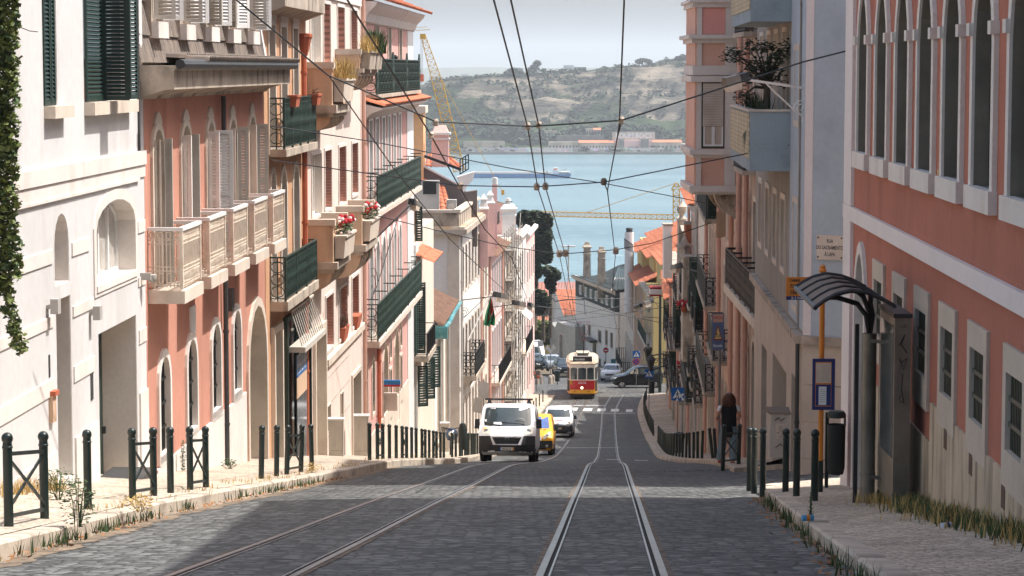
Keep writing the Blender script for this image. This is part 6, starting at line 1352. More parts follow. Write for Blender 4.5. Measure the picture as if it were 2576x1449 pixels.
 def plate(s,x,z,txt,w=0.52,h=0.11,rear=False,off=0.03,bands=True):
  pl=s.rect(x-w/2,x+w/2,z-h/2,z+h/2,'number_plate',m_platew,off,0.02,rear)
  sg=-1 if rear else 1;f=(lambda xx,zz,o:s.yr(xx,zz)+o)if rear else(lambda xx,zz,o:s.yf(xx,zz)-o)
  if txt:text_mb(txt,h*0.95,lambda a,b:Vector((x+sg*a*0.92,f(x,z,off+0.006),z+b)),bold=0.003).build('plate_lettering',m_letter,pl)
  if bands:
   s.rect(x-w/2,x-w/2+0.05,z-h/2,z+h/2,'blue_band',m_plateb,off+0.003,0.01,rear,parent=pl);s.rect(x+w/2-0.05,x+w/2,z-h/2,z+h/2,'yellow_band',m_platey,off+0.003,0.01,rear,parent=pl)
  return pl
 def mirror(s,x,y,z,w=0.2,h=0.32,mat=None,d=0.14):
  sg=1 if x>0 else-1;mb=MB();mb.hexa([(x,y,z),(x+sg*w,y+0.02,z),(x+sg*w*0.95,y+d,z+0.02),(x,y+d,z+0.02),(x+0.02*sg,y+0.02,z+h),(x+sg*w*0.9,y+0.03,z+h*0.95),(x+sg*w*0.9,y+d,z+h*0.95),(x,y+d,z+h)])
  mb.bar((x-sg*0.16,y+0.06,z+0.06),(x+sg*0.04,y+0.06,z+0.06),0.08,0.06);return mb.build('mirror',mat or m_plast,s.root)
def headlamps(c,poly,amber=None):
 for sg in(-1,1):
  h=c.panel([(x*sg,z)for x,z in poly],'headlight',m_lamp,0.014,0.03);xs=[p[0]for p in poly];zs=[p[1]for p in poly];x,z=sg*(min(xs)+max(xs))/2,(min(zs)+max(zs))/2
  MB().lathe([(0.075,0),(0.06,0.02)],(x,c.yf(x,z)-0.02,z),12,Matrix.Rotation(pi/2,3,'X')).build('reflector',m_chrome,h)
  if amber and sg==amber:MB().sphere((x+sg*0.02,c.yf(x,z+0.07)-0.01,max(zs)-0.1),0.06,8,6).build('indicator',m_amber,h)
def chevrons(c,x,z,s,parent):
 mb=MB()
 for k in range(2):
  z0=z-k*s*0.42
  for sg in(-1,1):mb.prism([(x,c.yf(x,z0)-0.05,z0+s*0.42),(x+sg*s,c.yf(x,z0)-0.05,z0-s*0.1),(x+sg*s,c.yf(x,z0)-0.05,z0-s*0.34),(x,c.yf(x,z0)-0.05,z0+s*0.14)],[(x,c.yf(x,z0)-0.02,z0+s*0.42),(x+sg*s,c.yf(x,z0)-0.02,z0-s*0.1),(x+sg*s,c.yf(x,z0)-0.02,z0-s*0.34),(x,c.yf(x,z0)-0.02,z0+s*0.14)])
 mb.build('emblem',m_chrome,parent)
# --- white panel van with a roof bar
t=vroot('panel_van','white panel van with roof bar and one amber light, first in the climbing line','van')
c=Car(t,[(0.24,0.86,0.22,4.9),(0.34,0.97,0.06,5.0),(0.6,1.01,0.0,5.0),(0.93,1.02,0.05,5.0),(1.22,1.02,0.34,5.0),(1.29,1.015,0.42,5.0),(1.92,0.93,0.94,4.97),(2.02,0.90,1.06,4.95),(2.08,0.85,1.2,4.9),(2.11,0.72,1.45,4.8)],0.2,3.0,0.08,m_vwhite)
ws=c.panel([(-0.82,1.31),(-0.6,1.285),(0.6,1.285),(0.82,1.31),(0.85,1.4),(0.815,1.9),(0.76,1.95),(-0.76,1.95),(-0.815,1.9),(-0.85,1.4)],'windscreen',m_screen,0.012,0.03,smooth=True)
mb=MB()
for x0,x1,z0 in((-0.8,-0.25,1.33),(-0.22,0.6,1.37)):mb.bar((x0,c.yf(x0,z0+.04)-0.03,z0+0.04),(x1,c.yf(x1,z0-.02)-0.03,z0-0.02),0.03,0.02)
mb.build('wipers',m_plast,ws);c.rect(-0.5,-0.2,1.33,1.42,'dashboard_papers',m_paper,0.016,0.01,parent=ws);c.rect(-0.83,-0.76,1.44,1.52,'permit_sticker',m_paper,0.016,0.01,parent=ws)
mb=MB().tube([(0.44+0.17*cos(k*pi/8),c.yf(0.44,1.45)-0.02+0.0*k,1.44+0.12*sin(k*pi/8))for k in range(16)],0.012,4,closed=True);mb.build('steering_wheel',m_greypipe,ws)
bp=c.panel([(-0.99,0.3),(0.99,0.3),(1.01,0.6),(1.01,0.92),(0.6,0.925),(0.5,0.6),(-0.5,0.6),(-0.6,0.925),(-1.01,0.92),(-1.01,0.6)],'bumper',m_plast,0.03,0.1)
for sg in(-1,1):c.rect(sg*0.62-0.1,sg*0.62+0.1,0.55,0.63,'fog_recess',m_black,0.034,0.03,parent=bp);c.rect(sg*0.78-0.09,sg*0.78+0.09,0.34,0.44,'tow_recess',m_black,0.034,0.03,parent=bp)
g=c.panel([(-0.6,0.925),(-0.5,0.6),(0.5,0.6),(0.6,0.925)],'grille_surround',m_vwhite,0.045,0.05);c.panel([(-0.53,0.88),(-0.4,0.63),(0.4,0.63),(0.53,0.88)],'grille',m_black,0.05,0.03,parent=g)
mb=MB()
for z in(0.83,0.76):mb.bar((-0.46,c.yf(0.4,z)-0.06,z),(0.46,c.yf(0.4,z)-0.06,z),0.03,0.035)
mb.build('grille_bars',m_plast,g);chevrons(c,0,0.85,0.11,g)
headlamps(c,[(0.6,1.25),(0.62,1.0),(0.68,0.96),(0.9,1.0),(0.93,1.1),(0.9,1.26)],-1)
mb=MB()
for i in range(30):
 if i not in(14,15):x=-0.44+0.03*i;mb.add([(x,c.yf(x,1.19)-0.004,1.185),(x+0.016,c.yf(x,1.19)-0.004,1.185),(x+0.016,c.yf(x,1.21)-0.004,1.205+0.006*(i%3)),(x,c.yf(x,1.21)-0.004,1.205)],[(0,1,2,3)])
mb.build('bonnet_lettering',m_plast,c.body,recalc=False)
c.plate(0,0.46,'43-IS-37',off=0.045);c.mirror(-1.02,0.75,1.18,0.19,0.36);c.mirror(1.02,0.75,1.2,0.2,0.34)
for sg in(-1,1):c.side([(0.85,1.3),(1.9,1.3),(1.9,1.86),(1.2,1.86)],'side_window',m_screen,sg);c.wheel(sg*0.87,0.95,0.34,0.24);c.wheel(sg*0.87,4.0,0.34,0.24)
mb=MB().bar((-0.88,1.7,2.26),(0.86,1.7,2.26),0.07)
for x in(-0.72,0.72):mb.hexa([(x-0.1,1.65,2.07),(x+0.1,1.65,2.07),(x+0.1,1.75,2.07),(x-0.1,1.75,2.07),(x-0.05,1.67,2.25),(x+0.05,1.67,2.25),(x+0.05,1.73,2.25),(x-0.05,1.73,2.25)])
mb.build('roof_rack',m_plast,t);vput(t,-0.19,85.3,None,-0.045)
# --- yellow van
t=vroot('yellow_van','bright yellow delivery van half hidden behind the white panel van','van')
c=Car(t,[(0.22,0.84,0.2,4.6),(0.32,0.93,0.06,4.68),(0.7,0.95,0.0,4.7),(0.9,0.955,0.12,4.7),(1.1,0.95,0.55,4.7),(1.22,0.94,0.85,4.7),(1.78,0.82,1.55,4.66),(1.88,0.77,1.75,4.6),(1.93,0.66,2.0,4.5)],0.28,2.8,0.08,m_vyel)
m_bluescreen=glassmat('sky_painted_windscreen',srgb(72,104,168),0.08,0.9)  # sky reflection painted in as a blue glass colour
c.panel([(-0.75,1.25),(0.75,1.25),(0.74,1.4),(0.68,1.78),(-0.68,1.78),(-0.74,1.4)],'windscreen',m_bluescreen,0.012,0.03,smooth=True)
bp=c.panel([(-0.9,0.28),(0.9,0.28),(0.94,0.5),(0.93,0.68),(-0.93,0.68),(-0.94,0.5)],'bumper',m_plast,0.03,0.1)
c.rect(-0.4,0.4,0.36,0.52,'lower_grille',m_black,0.035,0.03,parent=bp)
for sg in(-1,1):MB().lathe([(0.07,0),(0.055,0.02)],(sg*0.68,c.yf(sg*0.68,0.44)-0.035,0.44),12,Matrix.Rotation(pi/2,3,'X')).build('fog_lamp',m_chrome,bp)
g=c.rect(-0.42,0.42,0.7,0.86,'grille_surround',m_chrome,0.03,0.04);c.rect(-0.38,0.38,0.725,0.835,'grille',m_black,0.036,0.03,parent=g)
headlamps(c,[(0.5,0.78),(0.58,0.74),(0.84,0.98),(0.86,1.1),(0.76,1.1),(0.56,0.92)])
c.mirror(-0.97,1.15,1.14,0.2,0.3);c.mirror(0.97,1.15,1.14,0.2,0.3);mb=MB().tube([(-0.5,c.yf(-.5,1.2)-0.02,1.2),(0.6,c.yf(.6,1.19)-0.02,1.19)],0.015,5);mb.build('wipers',m_plast,t)
for sg in(-1,1):c.side([(1.35,1.25),(2.5,1.25),(2.5,1.7),(1.75,1.7)],'side_window',m_screen,sg);c.wheel(sg*0.82,0.95,0.33);c.wheel(sg*0.82,3.9,0.33)
vput(t,0.93,111,None,-0.05)
# --- small white van
t=vroot('small_van','small white van with a faint red bonnet mark, third in the climbing line','van')
c=Car(t,[(0.22,0.8,0.18,4.2),(0.32,0.88,0.05,4.3),(0.7,0.9,0.0,4.33),(0.92,0.905,0.14,4.33),(1.12,0.9,0.6,4.33),(1.2,0.89,0.85,4.33),(1.66,0.78,1.4,4.3),(1.78,0.73,1.6,4.25),(1.83,0.6,1.9,4.1)],0.28,2.8,0.08,m_vwhite)
c.panel([(-0.72,1.22),(0.72,1.22),(0.71,1.32),(0.64,1.66),(-0.64,1.66),(-0.71,1.32)],'windscreen',m_screen,0.012,0.03,smooth=True)
bp=c.panel([(-0.86,0.26),(0.86,0.26),(0.895,0.5),(0.88,0.8),(0.5,0.82),(-0.5,0.82),(-0.88,0.8),(-0.895,0.5)],'bumper',m_plast,0.03,0.1);c.rect(-0.46,0.46,0.66,0.76,'grille',m_black,0.035,0.03,parent=bp);c.rect(-0.5,0.5,0.3,0.4,'lower_grille',m_black,0.035,0.03,parent=bp)
g=c.rect(-0.5,0.5,0.79,0.82,'chrome_strip',m_chrome,0.036,0.03);chevrons(c,0,0.86,0.1,g)
c.panel([(-0.24,0.98),(0.2,0.98),(0.26,1.04),(-0.18,1.03)],'bonnet_mark',m_redfl,0.005,0.008,parent=c.body)
headlamps(c,[(0.48,0.82),(0.56,0.78),(0.83,0.88),(0.85,1.0),(0.72,1.02)],1);c.plate(0,0.56,'22-TT-22',off=0.04)
for sg in(-1,1):c.mirror(sg*0.92,1.1,1.1,0.18,0.22);c.side([(1.2,1.2),(2.3,1.2),(2.3,1.58),(1.55,1.6)],'side_window',m_screen,sg);c.wheel(sg*0.77,0.9,0.31);c.wheel(sg*0.77,3.6,0.31)
vput(t,2.72,143,None,-0.06)
# --- generic cars round the crossing
def hatch(name,lab,paint,X,Y,rz,rear=False,tall=1.5,w=0.88,Z=None,L=4.2):
 t=vroot(name,lab,'car','cars near the crossing');k=tall/1.5
 c=Car(t,[(0.22,w*0.88,0.2,L-0.15),(0.34,w*0.97,0.06,L-0.04),(0.62*k,w,0.0,L),(0.82*k,w,0.12,L),(0.96*k,w*0.99,0.9,L-0.06),(1.38*k,w*0.76,1.75,L-0.55),(1.46*k,w*0.7,2.0,L-0.75),(1.5*k,w*0.55,2.3,L-1.0)],0.3,2.6,0.2,paint)
 for rr in(False,True):c.panel([(-w*0.78,1.0*k),(w*0.78,1.0*k),(w*0.66,1.38*k),(-w*0.66,1.38*k)],'rear_window' if rr else 'windscreen',m_screen,0.012,0.03,rr,smooth=True)
 headlamps(c,[(w*0.55,0.72*k),(w*0.6,0.62*k),(w*0.92,0.66*k),(w*0.92,0.82*k)])
 for sg in(-1,1):
  tl_=c.rect(sg*w*0.78-0.12,sg*w*0.78+0.12,0.68*k,0.9*k,'tail_light',m_rlamp,0.02,0.03,True)
  if rear:MB().sphere((sg*w*0.78,c.yr(sg*w*0.78,0.78*k)+0.0,0.78*k),0.06,8,6).build('indicator',m_amber,tl_)
  c.side([(1.15,1.0*k),(L-0.75,1.0*k),(L-0.95,1.36*k),(1.75,1.36*k)],'side_window',m_screen,sg);c.mirror(sg*w*0.96,1.25,0.98*k,0.16,0.14,paint)
  c.wheel(sg*(w-0.1),0.85,0.32);c.wheel(sg*(w-0.1),L-0.75,0.32)
 b1=c.panel([(-w*0.9,0.26),(w*0.9,0.26),(w*0.9,0.44),(-w*0.9,0.44)],'bumper',m_plast,0.02,0.06,rear);c.rect(-w*0.5,w*0.5,0.5*k,0.64*k,'grille',m_black,0.02,0.03,False)
 c.plate(0,0.6*k if rear else 0.42,'',0.48,0.11,rear,0.03,False);vput(t,X,Y,Z,rz);return c
c=hatch('compact_car','white compact car seen from behind with both amber indicators lit, driving away',m_vwhite,8.95,219,-0.12,True,1.55,0.9);c.rect(-0.45,0.45,0.86,0.9,'chrome_strip',m_chrome,0.03,0.03,True)
hatch('dark_suv','black estate car with bright headlights waiting just left of the tram',m_vblack,5.28,231,0.12,False,1.62,0.92)
hatch('silver_car','silver car behind the black estate car left of the tram',m_vsilver,4.55,241.5,0.2,False,1.62,0.88)
hatch('dark_hatchback','black hatchback parked by the stone bollards at the crossing',m_vblack,3.35,243,0.5,False,1.5,0.86)
hatch('blue_car','slate blue car parked behind the black hatchback, nearest the pink corner house',m_vblue,2.7,249,0.1,False,1.48,0.86)
t=vroot('tall_van','tall white van parked behind the blue car by the pink corner house','van');c=Car(t,[(0.3,0.9,0.1,5.2),(0.9,1.0,0.0,5.2),(1.25,1.0,0.4,5.2),(2.1,0.9,1.1,5.2),(2.5,0.86,1.5,5.2),(2.6,0.7,1.8,5.1)],0.25,2.8,0.08,m_vwhite);c.panel([(-0.8,1.3),(0.8,1.3),(0.76,2.0),(-0.76,2.0)],'windscreen',m_screen,0.015,0.03);c.rect(-0.85,0.85,0.4,0.8,'bumper',m_plast,0.02,0.05)
for sg in(-1,1):c.wheel(sg*0.85,0.9,0.34);c.wheel(sg*0.85,4.2,0.34)
vput(t,2.55,256,None,0.05)
t=vroot('black_van','black passenger van turning across the road beside the blue crossing signs','van');w=0.92
c=Car(t,[(0.24,0.84,0.25,4.2),(0.34,0.9,0.08,4.32),(0.72,0.92,0.0,4.38),(0.95,0.92,0.18,4.38),(1.1,0.915,0.85,4.36),(1.2,0.9,1.15,4.35),(1.66,0.78,1.85,4.2),(1.78,0.72,2.1,4.1),(1.82,0.58,2.4,3.95)],0.3,2.7,0.15,m_vblack)
c.panel([(-0.7,1.22),(0.7,1.22),(0.62,1.66),(-0.62,1.66)],'windscreen',m_screen,0.012,0.03,smooth=True);headlamps(c,[(0.5,0.86),(0.56,0.78),(0.86,0.82),(0.86,0.98)])
m_daypaint=M('daylight_painted_glass',srgb(150,144,130),rough=0.15,var=0.3,scale=3)  # opaque pane, its pale colour stands for daylight seen through the cab
for sg in(-1,1):
 sw=c.side([(1.35,1.2),(2.2,1.2),(2.2,1.62),(1.85,1.62)],'side_window',m_daypaint,sg);c.side([(2.3,1.2),(3.2,1.2),(3.2,1.64),(2.3,1.64)],'side_window',m_screen,sg);c.side([(3.3,1.2),(4.0,1.2),(3.95,1.6),(3.3,1.62)],'side_window',m_screen,sg)
 c.mirror(sg*0.95,1.35,1.12,0.2,0.2,m_vblack);c.wheel(sg*0.82,0.85,0.33);c.wheel(sg*0.82,3.6,0.33)
 c.side([(0.4,0.3),(4.1,0.3),(4.1,0.42),(0.4,0.42)],'sill_trim',m_plast,sg);c.rect(-0.5,0.5,0.5,0.62,'grille',m_black,0.02,0.03)if sg>0 else None
vput(t,8.25,200.3,None,-pi/2+0.06+pi,0);t.rotation_euler=(0,0,-pi/2+0.05)
dr=thing('person','driver painted as a dark silhouette behind the side window of the black passenger van','person',(10.2,199.3,H(200)+1.0))
MB().lathe([(0.08,0.0),(0.17,0.1),(0.19,0.28),(0.1,0.36),(0.055,0.39),(0.055,0.44),(0.09,0.5),(0.1,0.57),(0.085,0.64),(0.03,0.68)],(10.2,199.34,H(200)+0.98),12).build('body',m_plast,dr,True)  # head and shoulders all dark, the backlit silhouette is put into the colour
# --- the tram
t=vroot('tram','red, yellow and white vintage tram climbing the hill with its headlight lit','tram')
m_tred=M('tram_red',srgb(192,34,40),rough=0.4,var=0.04,coat=0.3);m_tyel=M('tram_yellow',srgb(236,172,40),rough=0.4,var=0.04,coat=0.3);m_tcream=M('tram_cream',srgb(226,220,206),rough=0.45,var=0.04);m_troof=M('tram_roof',srgb(188,172,148),rough=0.7,var=0.12,scale=1.5,streak=0.4,smin=0.5);m_tdark=M('tram_underframe',(0.03,0.026,0.024),rough=0.8,var=0.2)
FRONT=[(-0.98,0.10),(-0.6,0.03),(0,0),(0.6,0.03),(0.98,0.10)]
def plan(e=0.0,y0=0.0):return[(x*(1+e),y-e+y0)for x,y in FRONT]+[(1.19+e,1.15),(1.19+e,7.2),(0.98+e,8.25+e),(-0.98-e,8.25+e),(-1.19-e,7.2),(-1.19-e,1.15)]
def tier(z0,z1,e0=0.0,e1=None):e1=e0 if e1 is None else e1;return MB().prism([(x,y,z0)for x,y in plan(e0)],[(x,y,z1)for x,y in plan(e1)])
bd_=tier(0.76,1.52).build('body',m_tyel,t);tier(0.46,0.759,0.01).build('yellow_skirt',m_tyel,bd_);tier(0.36,0.459,-0.03).build('brown_beam',M('tram_brown',srgb(92,56,44),rough=0.6),bd_)
mb=MB().prism([(x,y-0.012,0.765)for x,y in FRONT],[(x,y-0.012,1.51)for x,y in FRONT],caps=False)
mb=MB();mb.v=[Vector((x,y-0.014,z))for z in(0.77,1.5)for x,y in FRONT];mb.f=[(i,i+1,i+6,i+5)for i in range(4)];mb.build('red_panel',m_tred,bd_,recalc=False)
up=tier(1.521,2.56).build('window_storey',m_tcream,t);tier(2.561,2.78,0.02).build('letter_band',m_tcream,up)
tier(1.5,1.54,0.02).build('waist_rail',m_tcream,up)
for x0,x1 in((-0.93,-0.41),(-0.325,0.305),(0.39,0.92)):
 yy=lambda x:pw(FRONT,x)-0.012;n=8;mb=MB();top=[(lerp(x0,x1,i/n),2.45+0.07*sin(pi*i/n))for i in range(n+1)]
 mb.v=[Vector((x,yy(x),1.58))for x,_ in top]+[Vector((x,yy(x),z))for x,z in top];mb.f=[(i,i+1,n+2+i,n+1+i)for i in range(n)];w=mb.build('window',m_screen,t,recalc=False)
mb=MB().lathe([(0.13,0),(0.17,0.2),(0.16,0.4),(0.09,0.46),(0.1,0.56),(0.07,0.66)],(0.1,0.5,1.5),8);
for sg in(-1,1):
 for k in range(9):y0=1.35+0.64*k;MB().box(sg*1.19-0.012,sg*1.19+0.012,y0,y0+0.52,1.62,2.42).build('side_window',m_screen,t)
 a,b=Vector((sg*1.0,0.2,0)),Vector((sg*1.18,1.05,0));mb=MB();mb.v=[Vector((p.x+sg*0.012,p.y,z))for z in(0.6,2.5)for p in(a,b)];mb.f=[(0,1,3,2)];mb.build('door',m_tdark,t,recalc=False)
rf=MB();ringz=[(2.781,0.06),(2.84,0.09),(2.95,0.0),(3.05,-0.18),(3.1,-0.45)]
for(z0,e0),(z1,e1)in zip(ringz,ringz[1:]):rf.prism([(x*(1+e0*.5),lerp(y,4,-e0*0.3),z0)for x,y in plan()],[(x*(1+e1),lerp(y,4,-e1*0.3),z1)for x,y in plan()],caps=(z1>3.09))
roof=rf.build('roof',m_troof,t,True);MB().box(-0.55,0.55,1.4,7.0,3.05,3.3).build('clerestory',m_troof,roof)
sb=MB().box(-0.74,0.78,0.12,0.42,2.96,3.36).build('destination_box',m_tdark,t);MB().box(-0.76,0.8,0.1,0.44,3.361,3.42).build('box_hood',m_greypipe,sb)
MB().box(-0.7,0.28,0.112,0.119,3.02,3.3).build('blind',m_black,sb);text_mb('PRAZERES',0.19,lambda a,b:Vector((-0.21+a*0.95,0.106,3.16+b)),bold=0.004).build('destination',m_paper,sb)
lg=text_mb('Coca-Cola',0.24,lambda a,b:Vector((-0.02+a*0.62,pw(FRONT,a*.6)-0.03,1.33+b*1.05)),bold=0.004,shear=0.3).build('advert_lettering',m_paper,bd_);text_mb('574',0.1,lambda a,b:Vector((0.02+a,-0.035,2.68+b))).build('fleet_number',m_letter,up)
m_glow=M('lit_headlight',(0.9,0.85,0.7),rough=0.3,emit=((1,0.86,0.6),2.2));hl=MB().lathe([(0.13,0.0),(0.13,0.03),(0.105,0.06)],(-0.02,-0.02,0.92),16,Matrix.Rotation(pi/2,3,'X')).build('headlight',m_chrome,t);MB().lathe([(0.1,0.0),(0.085,0.02),(0.03,0.035)],(-0.02,-0.081,0.92),14,Matrix.Rotation(pi/2,3,'X')).build('lens',m_glow,hl)
for x in(-0.6,0.52):MB().lathe([(0.05,0),(0.05,0.03)],(x,-0.02,0.63),10,Matrix.Rotation(pi/2,3,'X')).build('marker_lamp',m_rlamp,t)
q=MB().box(-0.97,-0.7,0.05,0.0655,1.2,1.5).build('emblem_plate',m_tyel,bd_);MB().tube([(-0.83+0.075*cos(k*pi/8),0.032,1.35+0.085*sin(k*pi/8))for k in range(16)],0.016,4,closed=True).build('emblem_ring',m_letter,q)
MB().box(-0.98,0.98,0.5,7.8,0.2,0.359).build('underframe',m_tdark,t);MB().hexa([(-0.85,0.1,0.1),(0.85,0.1,0.1),(0.85,0.4,0.1),(-0.85,0.4,0.1),(-0.7,-0.02,0.34),(0.7,-0.02,0.34),(0.7,0.3,0.34),(-0.7,0.3,0.34)]).build('lifeguard',m_tdark,t)
for y in(2.6,5.4):
 for x in(-0.45,0.45):MB().lathe([(0.33,-0.05),(0.36,-0.05),(0.33,0.05)],(x,y,0.345),16,Matrix.Rotation(pi/2,3,'Y')).build('wheel',m_tdark,t)
pb=MB().box(-0.4,0.45,1.9,3.2,3.3,3.42);pb.bar((-0.45,1.8,3.5),(0.5,1.8,3.5),0.06);pb.bar((-0.45,1.8,3.4),(-0.45,1.8,3.62),0.05);pb.bar((0.5,1.8,3.4),(0.5,1.8,3.62),0.05);pb.bar((0.1,2.2,3.4),(0.1,2.2,4.55),0.07);pn=pb.build('current_collector',m_tdark,t)
mb=MB();m_pred=M('collector_red',srgb(122,48,48),rough=0.6)
for sg in(-1,1):mb.bar((0.1+sg*0.1,2.2,4.55),(0.1+sg*0.36,2.2,5.45),0.035);mb.bar((0.1+sg*0.36,2.2,5.45),(0.1+sg*0.24,2.2,6.0),0.03)
mb.bar((-0.14,2.2,5.0),(0.34,2.2,5.0),0.03);mb.bar((-0.1,2.2,4.55),(0.3,2.2,4.55),0.05);mb.bar((-0.45,2.2,6.0),(0.65,2.2,6.0),0.04);mb.build('collector_arms',m_pred,pn)
vput(t,5.56,190.0,None,-0.035)
dv=thing('person','tram driver in a pale shirt standing behind the middle front window of the tram','person',(5.6,189.9,H(190)+1.5));m_shirt=M('pale_shirt',srgb(150,150,146),rough=0.8);m_skin=M('skin',srgb(206,150,122),rough=0.6,var=0.06)
px=Vector((5.62,189.985,H(190)+1.57));b_=MB();b_.lathe([(0.1,0.0),(0.2,0.05),(0.21,0.3),(0.1,0.4),(0.06,0.42),(0.06,0.46),(0.09,0.52),(0.1,0.6),(0.085,0.68),(0.03,0.72)],px+Vector((0,0.35,0)),10);b_.build('body',m_shirt,dv,True)
# ------------------------------------------------------------------ bollards, barriers, shelter, signs, lamps
m_bol=M('bollard_green',srgb(24,38,35),rough=0.38,var=0.15,scale=6,streak=0.4,scol=srgb(96,104,96),sscale=(9,9,5),smin=0.62,coat=0.2)
def zpave(X,Y):
 t=X-cx(Y);return H(Y)+(zl(Y,t)if t<0 else zr(Y,t))
def solve_d(px,off):
 a,b=15.0,200.0
 f=lambda d:CX+(cx(d)+off(d))/d*FPX-px
 s=f(a)>0
 for _ in range(60):
  m=(a+b)/2
  if(f(m)>0)==s:a=m
  else:b=m
 return a
lo=lambda d:tl(d)-0.46
ro_=lambda d:tr(d)+0.48
PH=0.93
def post_mb(mb,x=0,y=0,h=PH,r=0.048,lean=(0,0)):
 sh=Matrix(((1,0,lean[0]),(0,1,lean[1]),(0,0,1)))
 pr=[(r*1.0,-0.12),(r,h*0.83),(r*1.12,h*0.835),(r*1.12,h*0.85),(r,h*0.855),(r*0.95,h*0.9),(r*0.72,h*0.908)]
 pr+=[(r*1.22*cos(a)+0.0001,h-r*1.25+r*1.25*sin(a))for a in[-pi/2+pi*k/8 for k in range(1,9)]]
 return mb.lathe([(max(q,0.001),z)for q,z in pr],(x,y,0),12,sh)
proto_b=thing('bollard','x','bollard',(0,0,0),'green bollards along the kerbs');post_mb(MB()).build('post',m_bol,proto_b,True)
def crossbars(mb,L):
 for z0,z1 in((0.77,0.77),(0.12,0.12)):mb.fbox_=None;mb.bar((0,0,PH*z0),(0,L,PH*z1),0.035,0.035)
 mb.bar((-0.012,0,PH*0.68),(-0.012,L,PH*0.2),0.016,0.04);mb.bar((0.012,0,PH*0.2),(0.012,L,PH*0.68),0.016,0.04);return mb
def barrier(da,db,off,label,lean=(0,0)):
 A=Vector((cx(da)+off(da),da,0));B=Vector((cx(db)+off(db),db,0));A.z=zpave(A.x,A.y);B.z=zpave(B.x,B.y);t=thing('barrier',label,'barrier',A,'crossed barriers along the kerbs')
 for P in(A,B):post_mb(MB(),0,0,PH,0.048,lean).build('post',m_bol,t,True).location=P-A
 for o in t.children:o.data.transform(Matrix.Translation(A))if False else None
 d=B-A;mb=MB()
 for z in(0.77,0.11):mb.bar(Vector((0,0,PH*z)),d+Vector((0,0,PH*z)),0.03,0.04)
 mb.build('rails',m_bol,t).data.transform(Matrix.Translation(A));mb=MB();n=Vector((d.y,-d.x,0)).normalized()*0.012
 mb.bar(n+Vector((0,0,PH*0.72)),d+n+Vector((0,0,PH*0.16)),0.018,0.035);mb.bar(Vector((0,0,PH*0.16))-n,d-n+Vector((0,0,PH*0.72)),0.018,0.035)
 mb.build('cross',m_bol,t).data.transform(Matrix.Translation(A));return t
def fixpost(t):
 for o in t.children:
  if o.name.startswith('post'):
   o.data.transform(Matrix.Translation(Vector(t['_o'])))
first=[proto_b]
def bollard(d,off,label,lean=0.0):
 X=cx(d)+off(d);z=zpave(X,d);o=first.pop()if first else copy_tree(proto_b)
 o.location=(X,d,z);o.rotation_euler=(lean*0.6,lean,random.uniform(0,6));o['label']=label;return o
NEAR={'b':[(208,'green bollard overgrown with weeds, between the two nearest crossed barriers on the left'),(419,'ringed green bollard between the second and third crossed barriers on the left'),(650,'green bollard by the dropped kerb before the shopfront'),(689,'green bollard just before the leaning barrier at the shopfront'),(779,'green bollard after the leaning barrier, beside the first grey cabinet'),(926,'green bollard below the second grey cabinet, first of the close row')]}
for px,lab in NEAR['b']:bollard(solve_d(px,lo),lo,lab,0.02 if px>640 else 0)
for pa,pb_,lab in((5.5,97,'crossed barrier of two posts at the lower left corner of the pavement'),(322,376,'crossed barrier in front of the white building doorway'),(469,509,'crossed barrier before the dark drainpipe of the salmon building'),(715,751,'leaning crossed barrier in front of the blue poster shopfront'),(946,959.5,'crossed barrier, first in the close row below the rose building'),(1009,1020,'crossed barrier, second in the close row below the rose building'),(1059,1067.5,'crossed barrier in the close row near the parked motorcycle, before it'),(1088,1096,'crossed barrier in the close row just before the motorcycle')):barrier(solve_d(pa,lo),solve_d(pb_,lo),lo,lab,(0.03,0.0)if pa==715 else(0,0))
for px in(976.5,993.7,1033,1044.4,1077.5,1106,1114.7,1135.6,1145,1155.5,1160.7,1168.5,1173.3,1178,1184.5,1189.5,1194,1200,1206):bollard(solve_d(px,lo),lo,'green bollard in the close row on the left kerb, uphill of the white van')
for d in(150,153.5,157,160.5,164,170,175,179,183,186.5):bollard(d,lo,'small distant green bollard on the left kerb beside the scaffolding')
for d,lab in((39.2,'green bollard at the right street corner, touching its neighbour'),(37.9,'green bollard at the right street corner, in front of its neighbour'),(36.1,'green bollard at the right corner, third from the side street')):bollard(d,lambda q:{39.2:3.05-cx(39.2)+cx(39.2)-1.585+2.45-cx(39.2)+cx(39.2)-0.0,}.get(q,0)or((1904 if q==37.9 else 1926)-CX)/FPX*q-cx(q)if q!=39.2 else(1892-CX)/FPX*q-cx(q),lab)
for px,d,lab in((1984,34.6,'green bollard left of the bus stop pole, farthest of three in line'),(2012,32.6,'green bollard left of the bus stop pole, middle of three in line'),(2058,30.6,'green bollard nearest the crushed blue can by the bus stop')):bollard(d,lambda q,px=px:(px-CX)/FPX*q-cx(q),lab)
tB=barrier(53.4,54.6,lambda d:(1824-CX)/FPX*53.4-cx(53.4)if d<54 else(1864-CX)/FPX*54.6-cx(54.6),'crossed barrier in front of the walking woman on the right',(0.02,0))
for d in(70.2,71.8):bollard(d,ro_,'leaning green bollard, one of a pair between the woman and the right row',0.12)
d=78.0
while d<190:
 if not 132<d<142:bollard(d,ro_,'green bollard in the long row on the right kerb below the corner' if d<133 else 'distant green bollard in the row by the far right crossing signs',random.uniform(-0.03,0.03))
 d+=2.3
for t in[o for o in C.objects if o.name.startswith('barrier')]:fixpost(t)
pz=[(1352,212),(1362,214),(1385,212),(1391,216)];p0=None
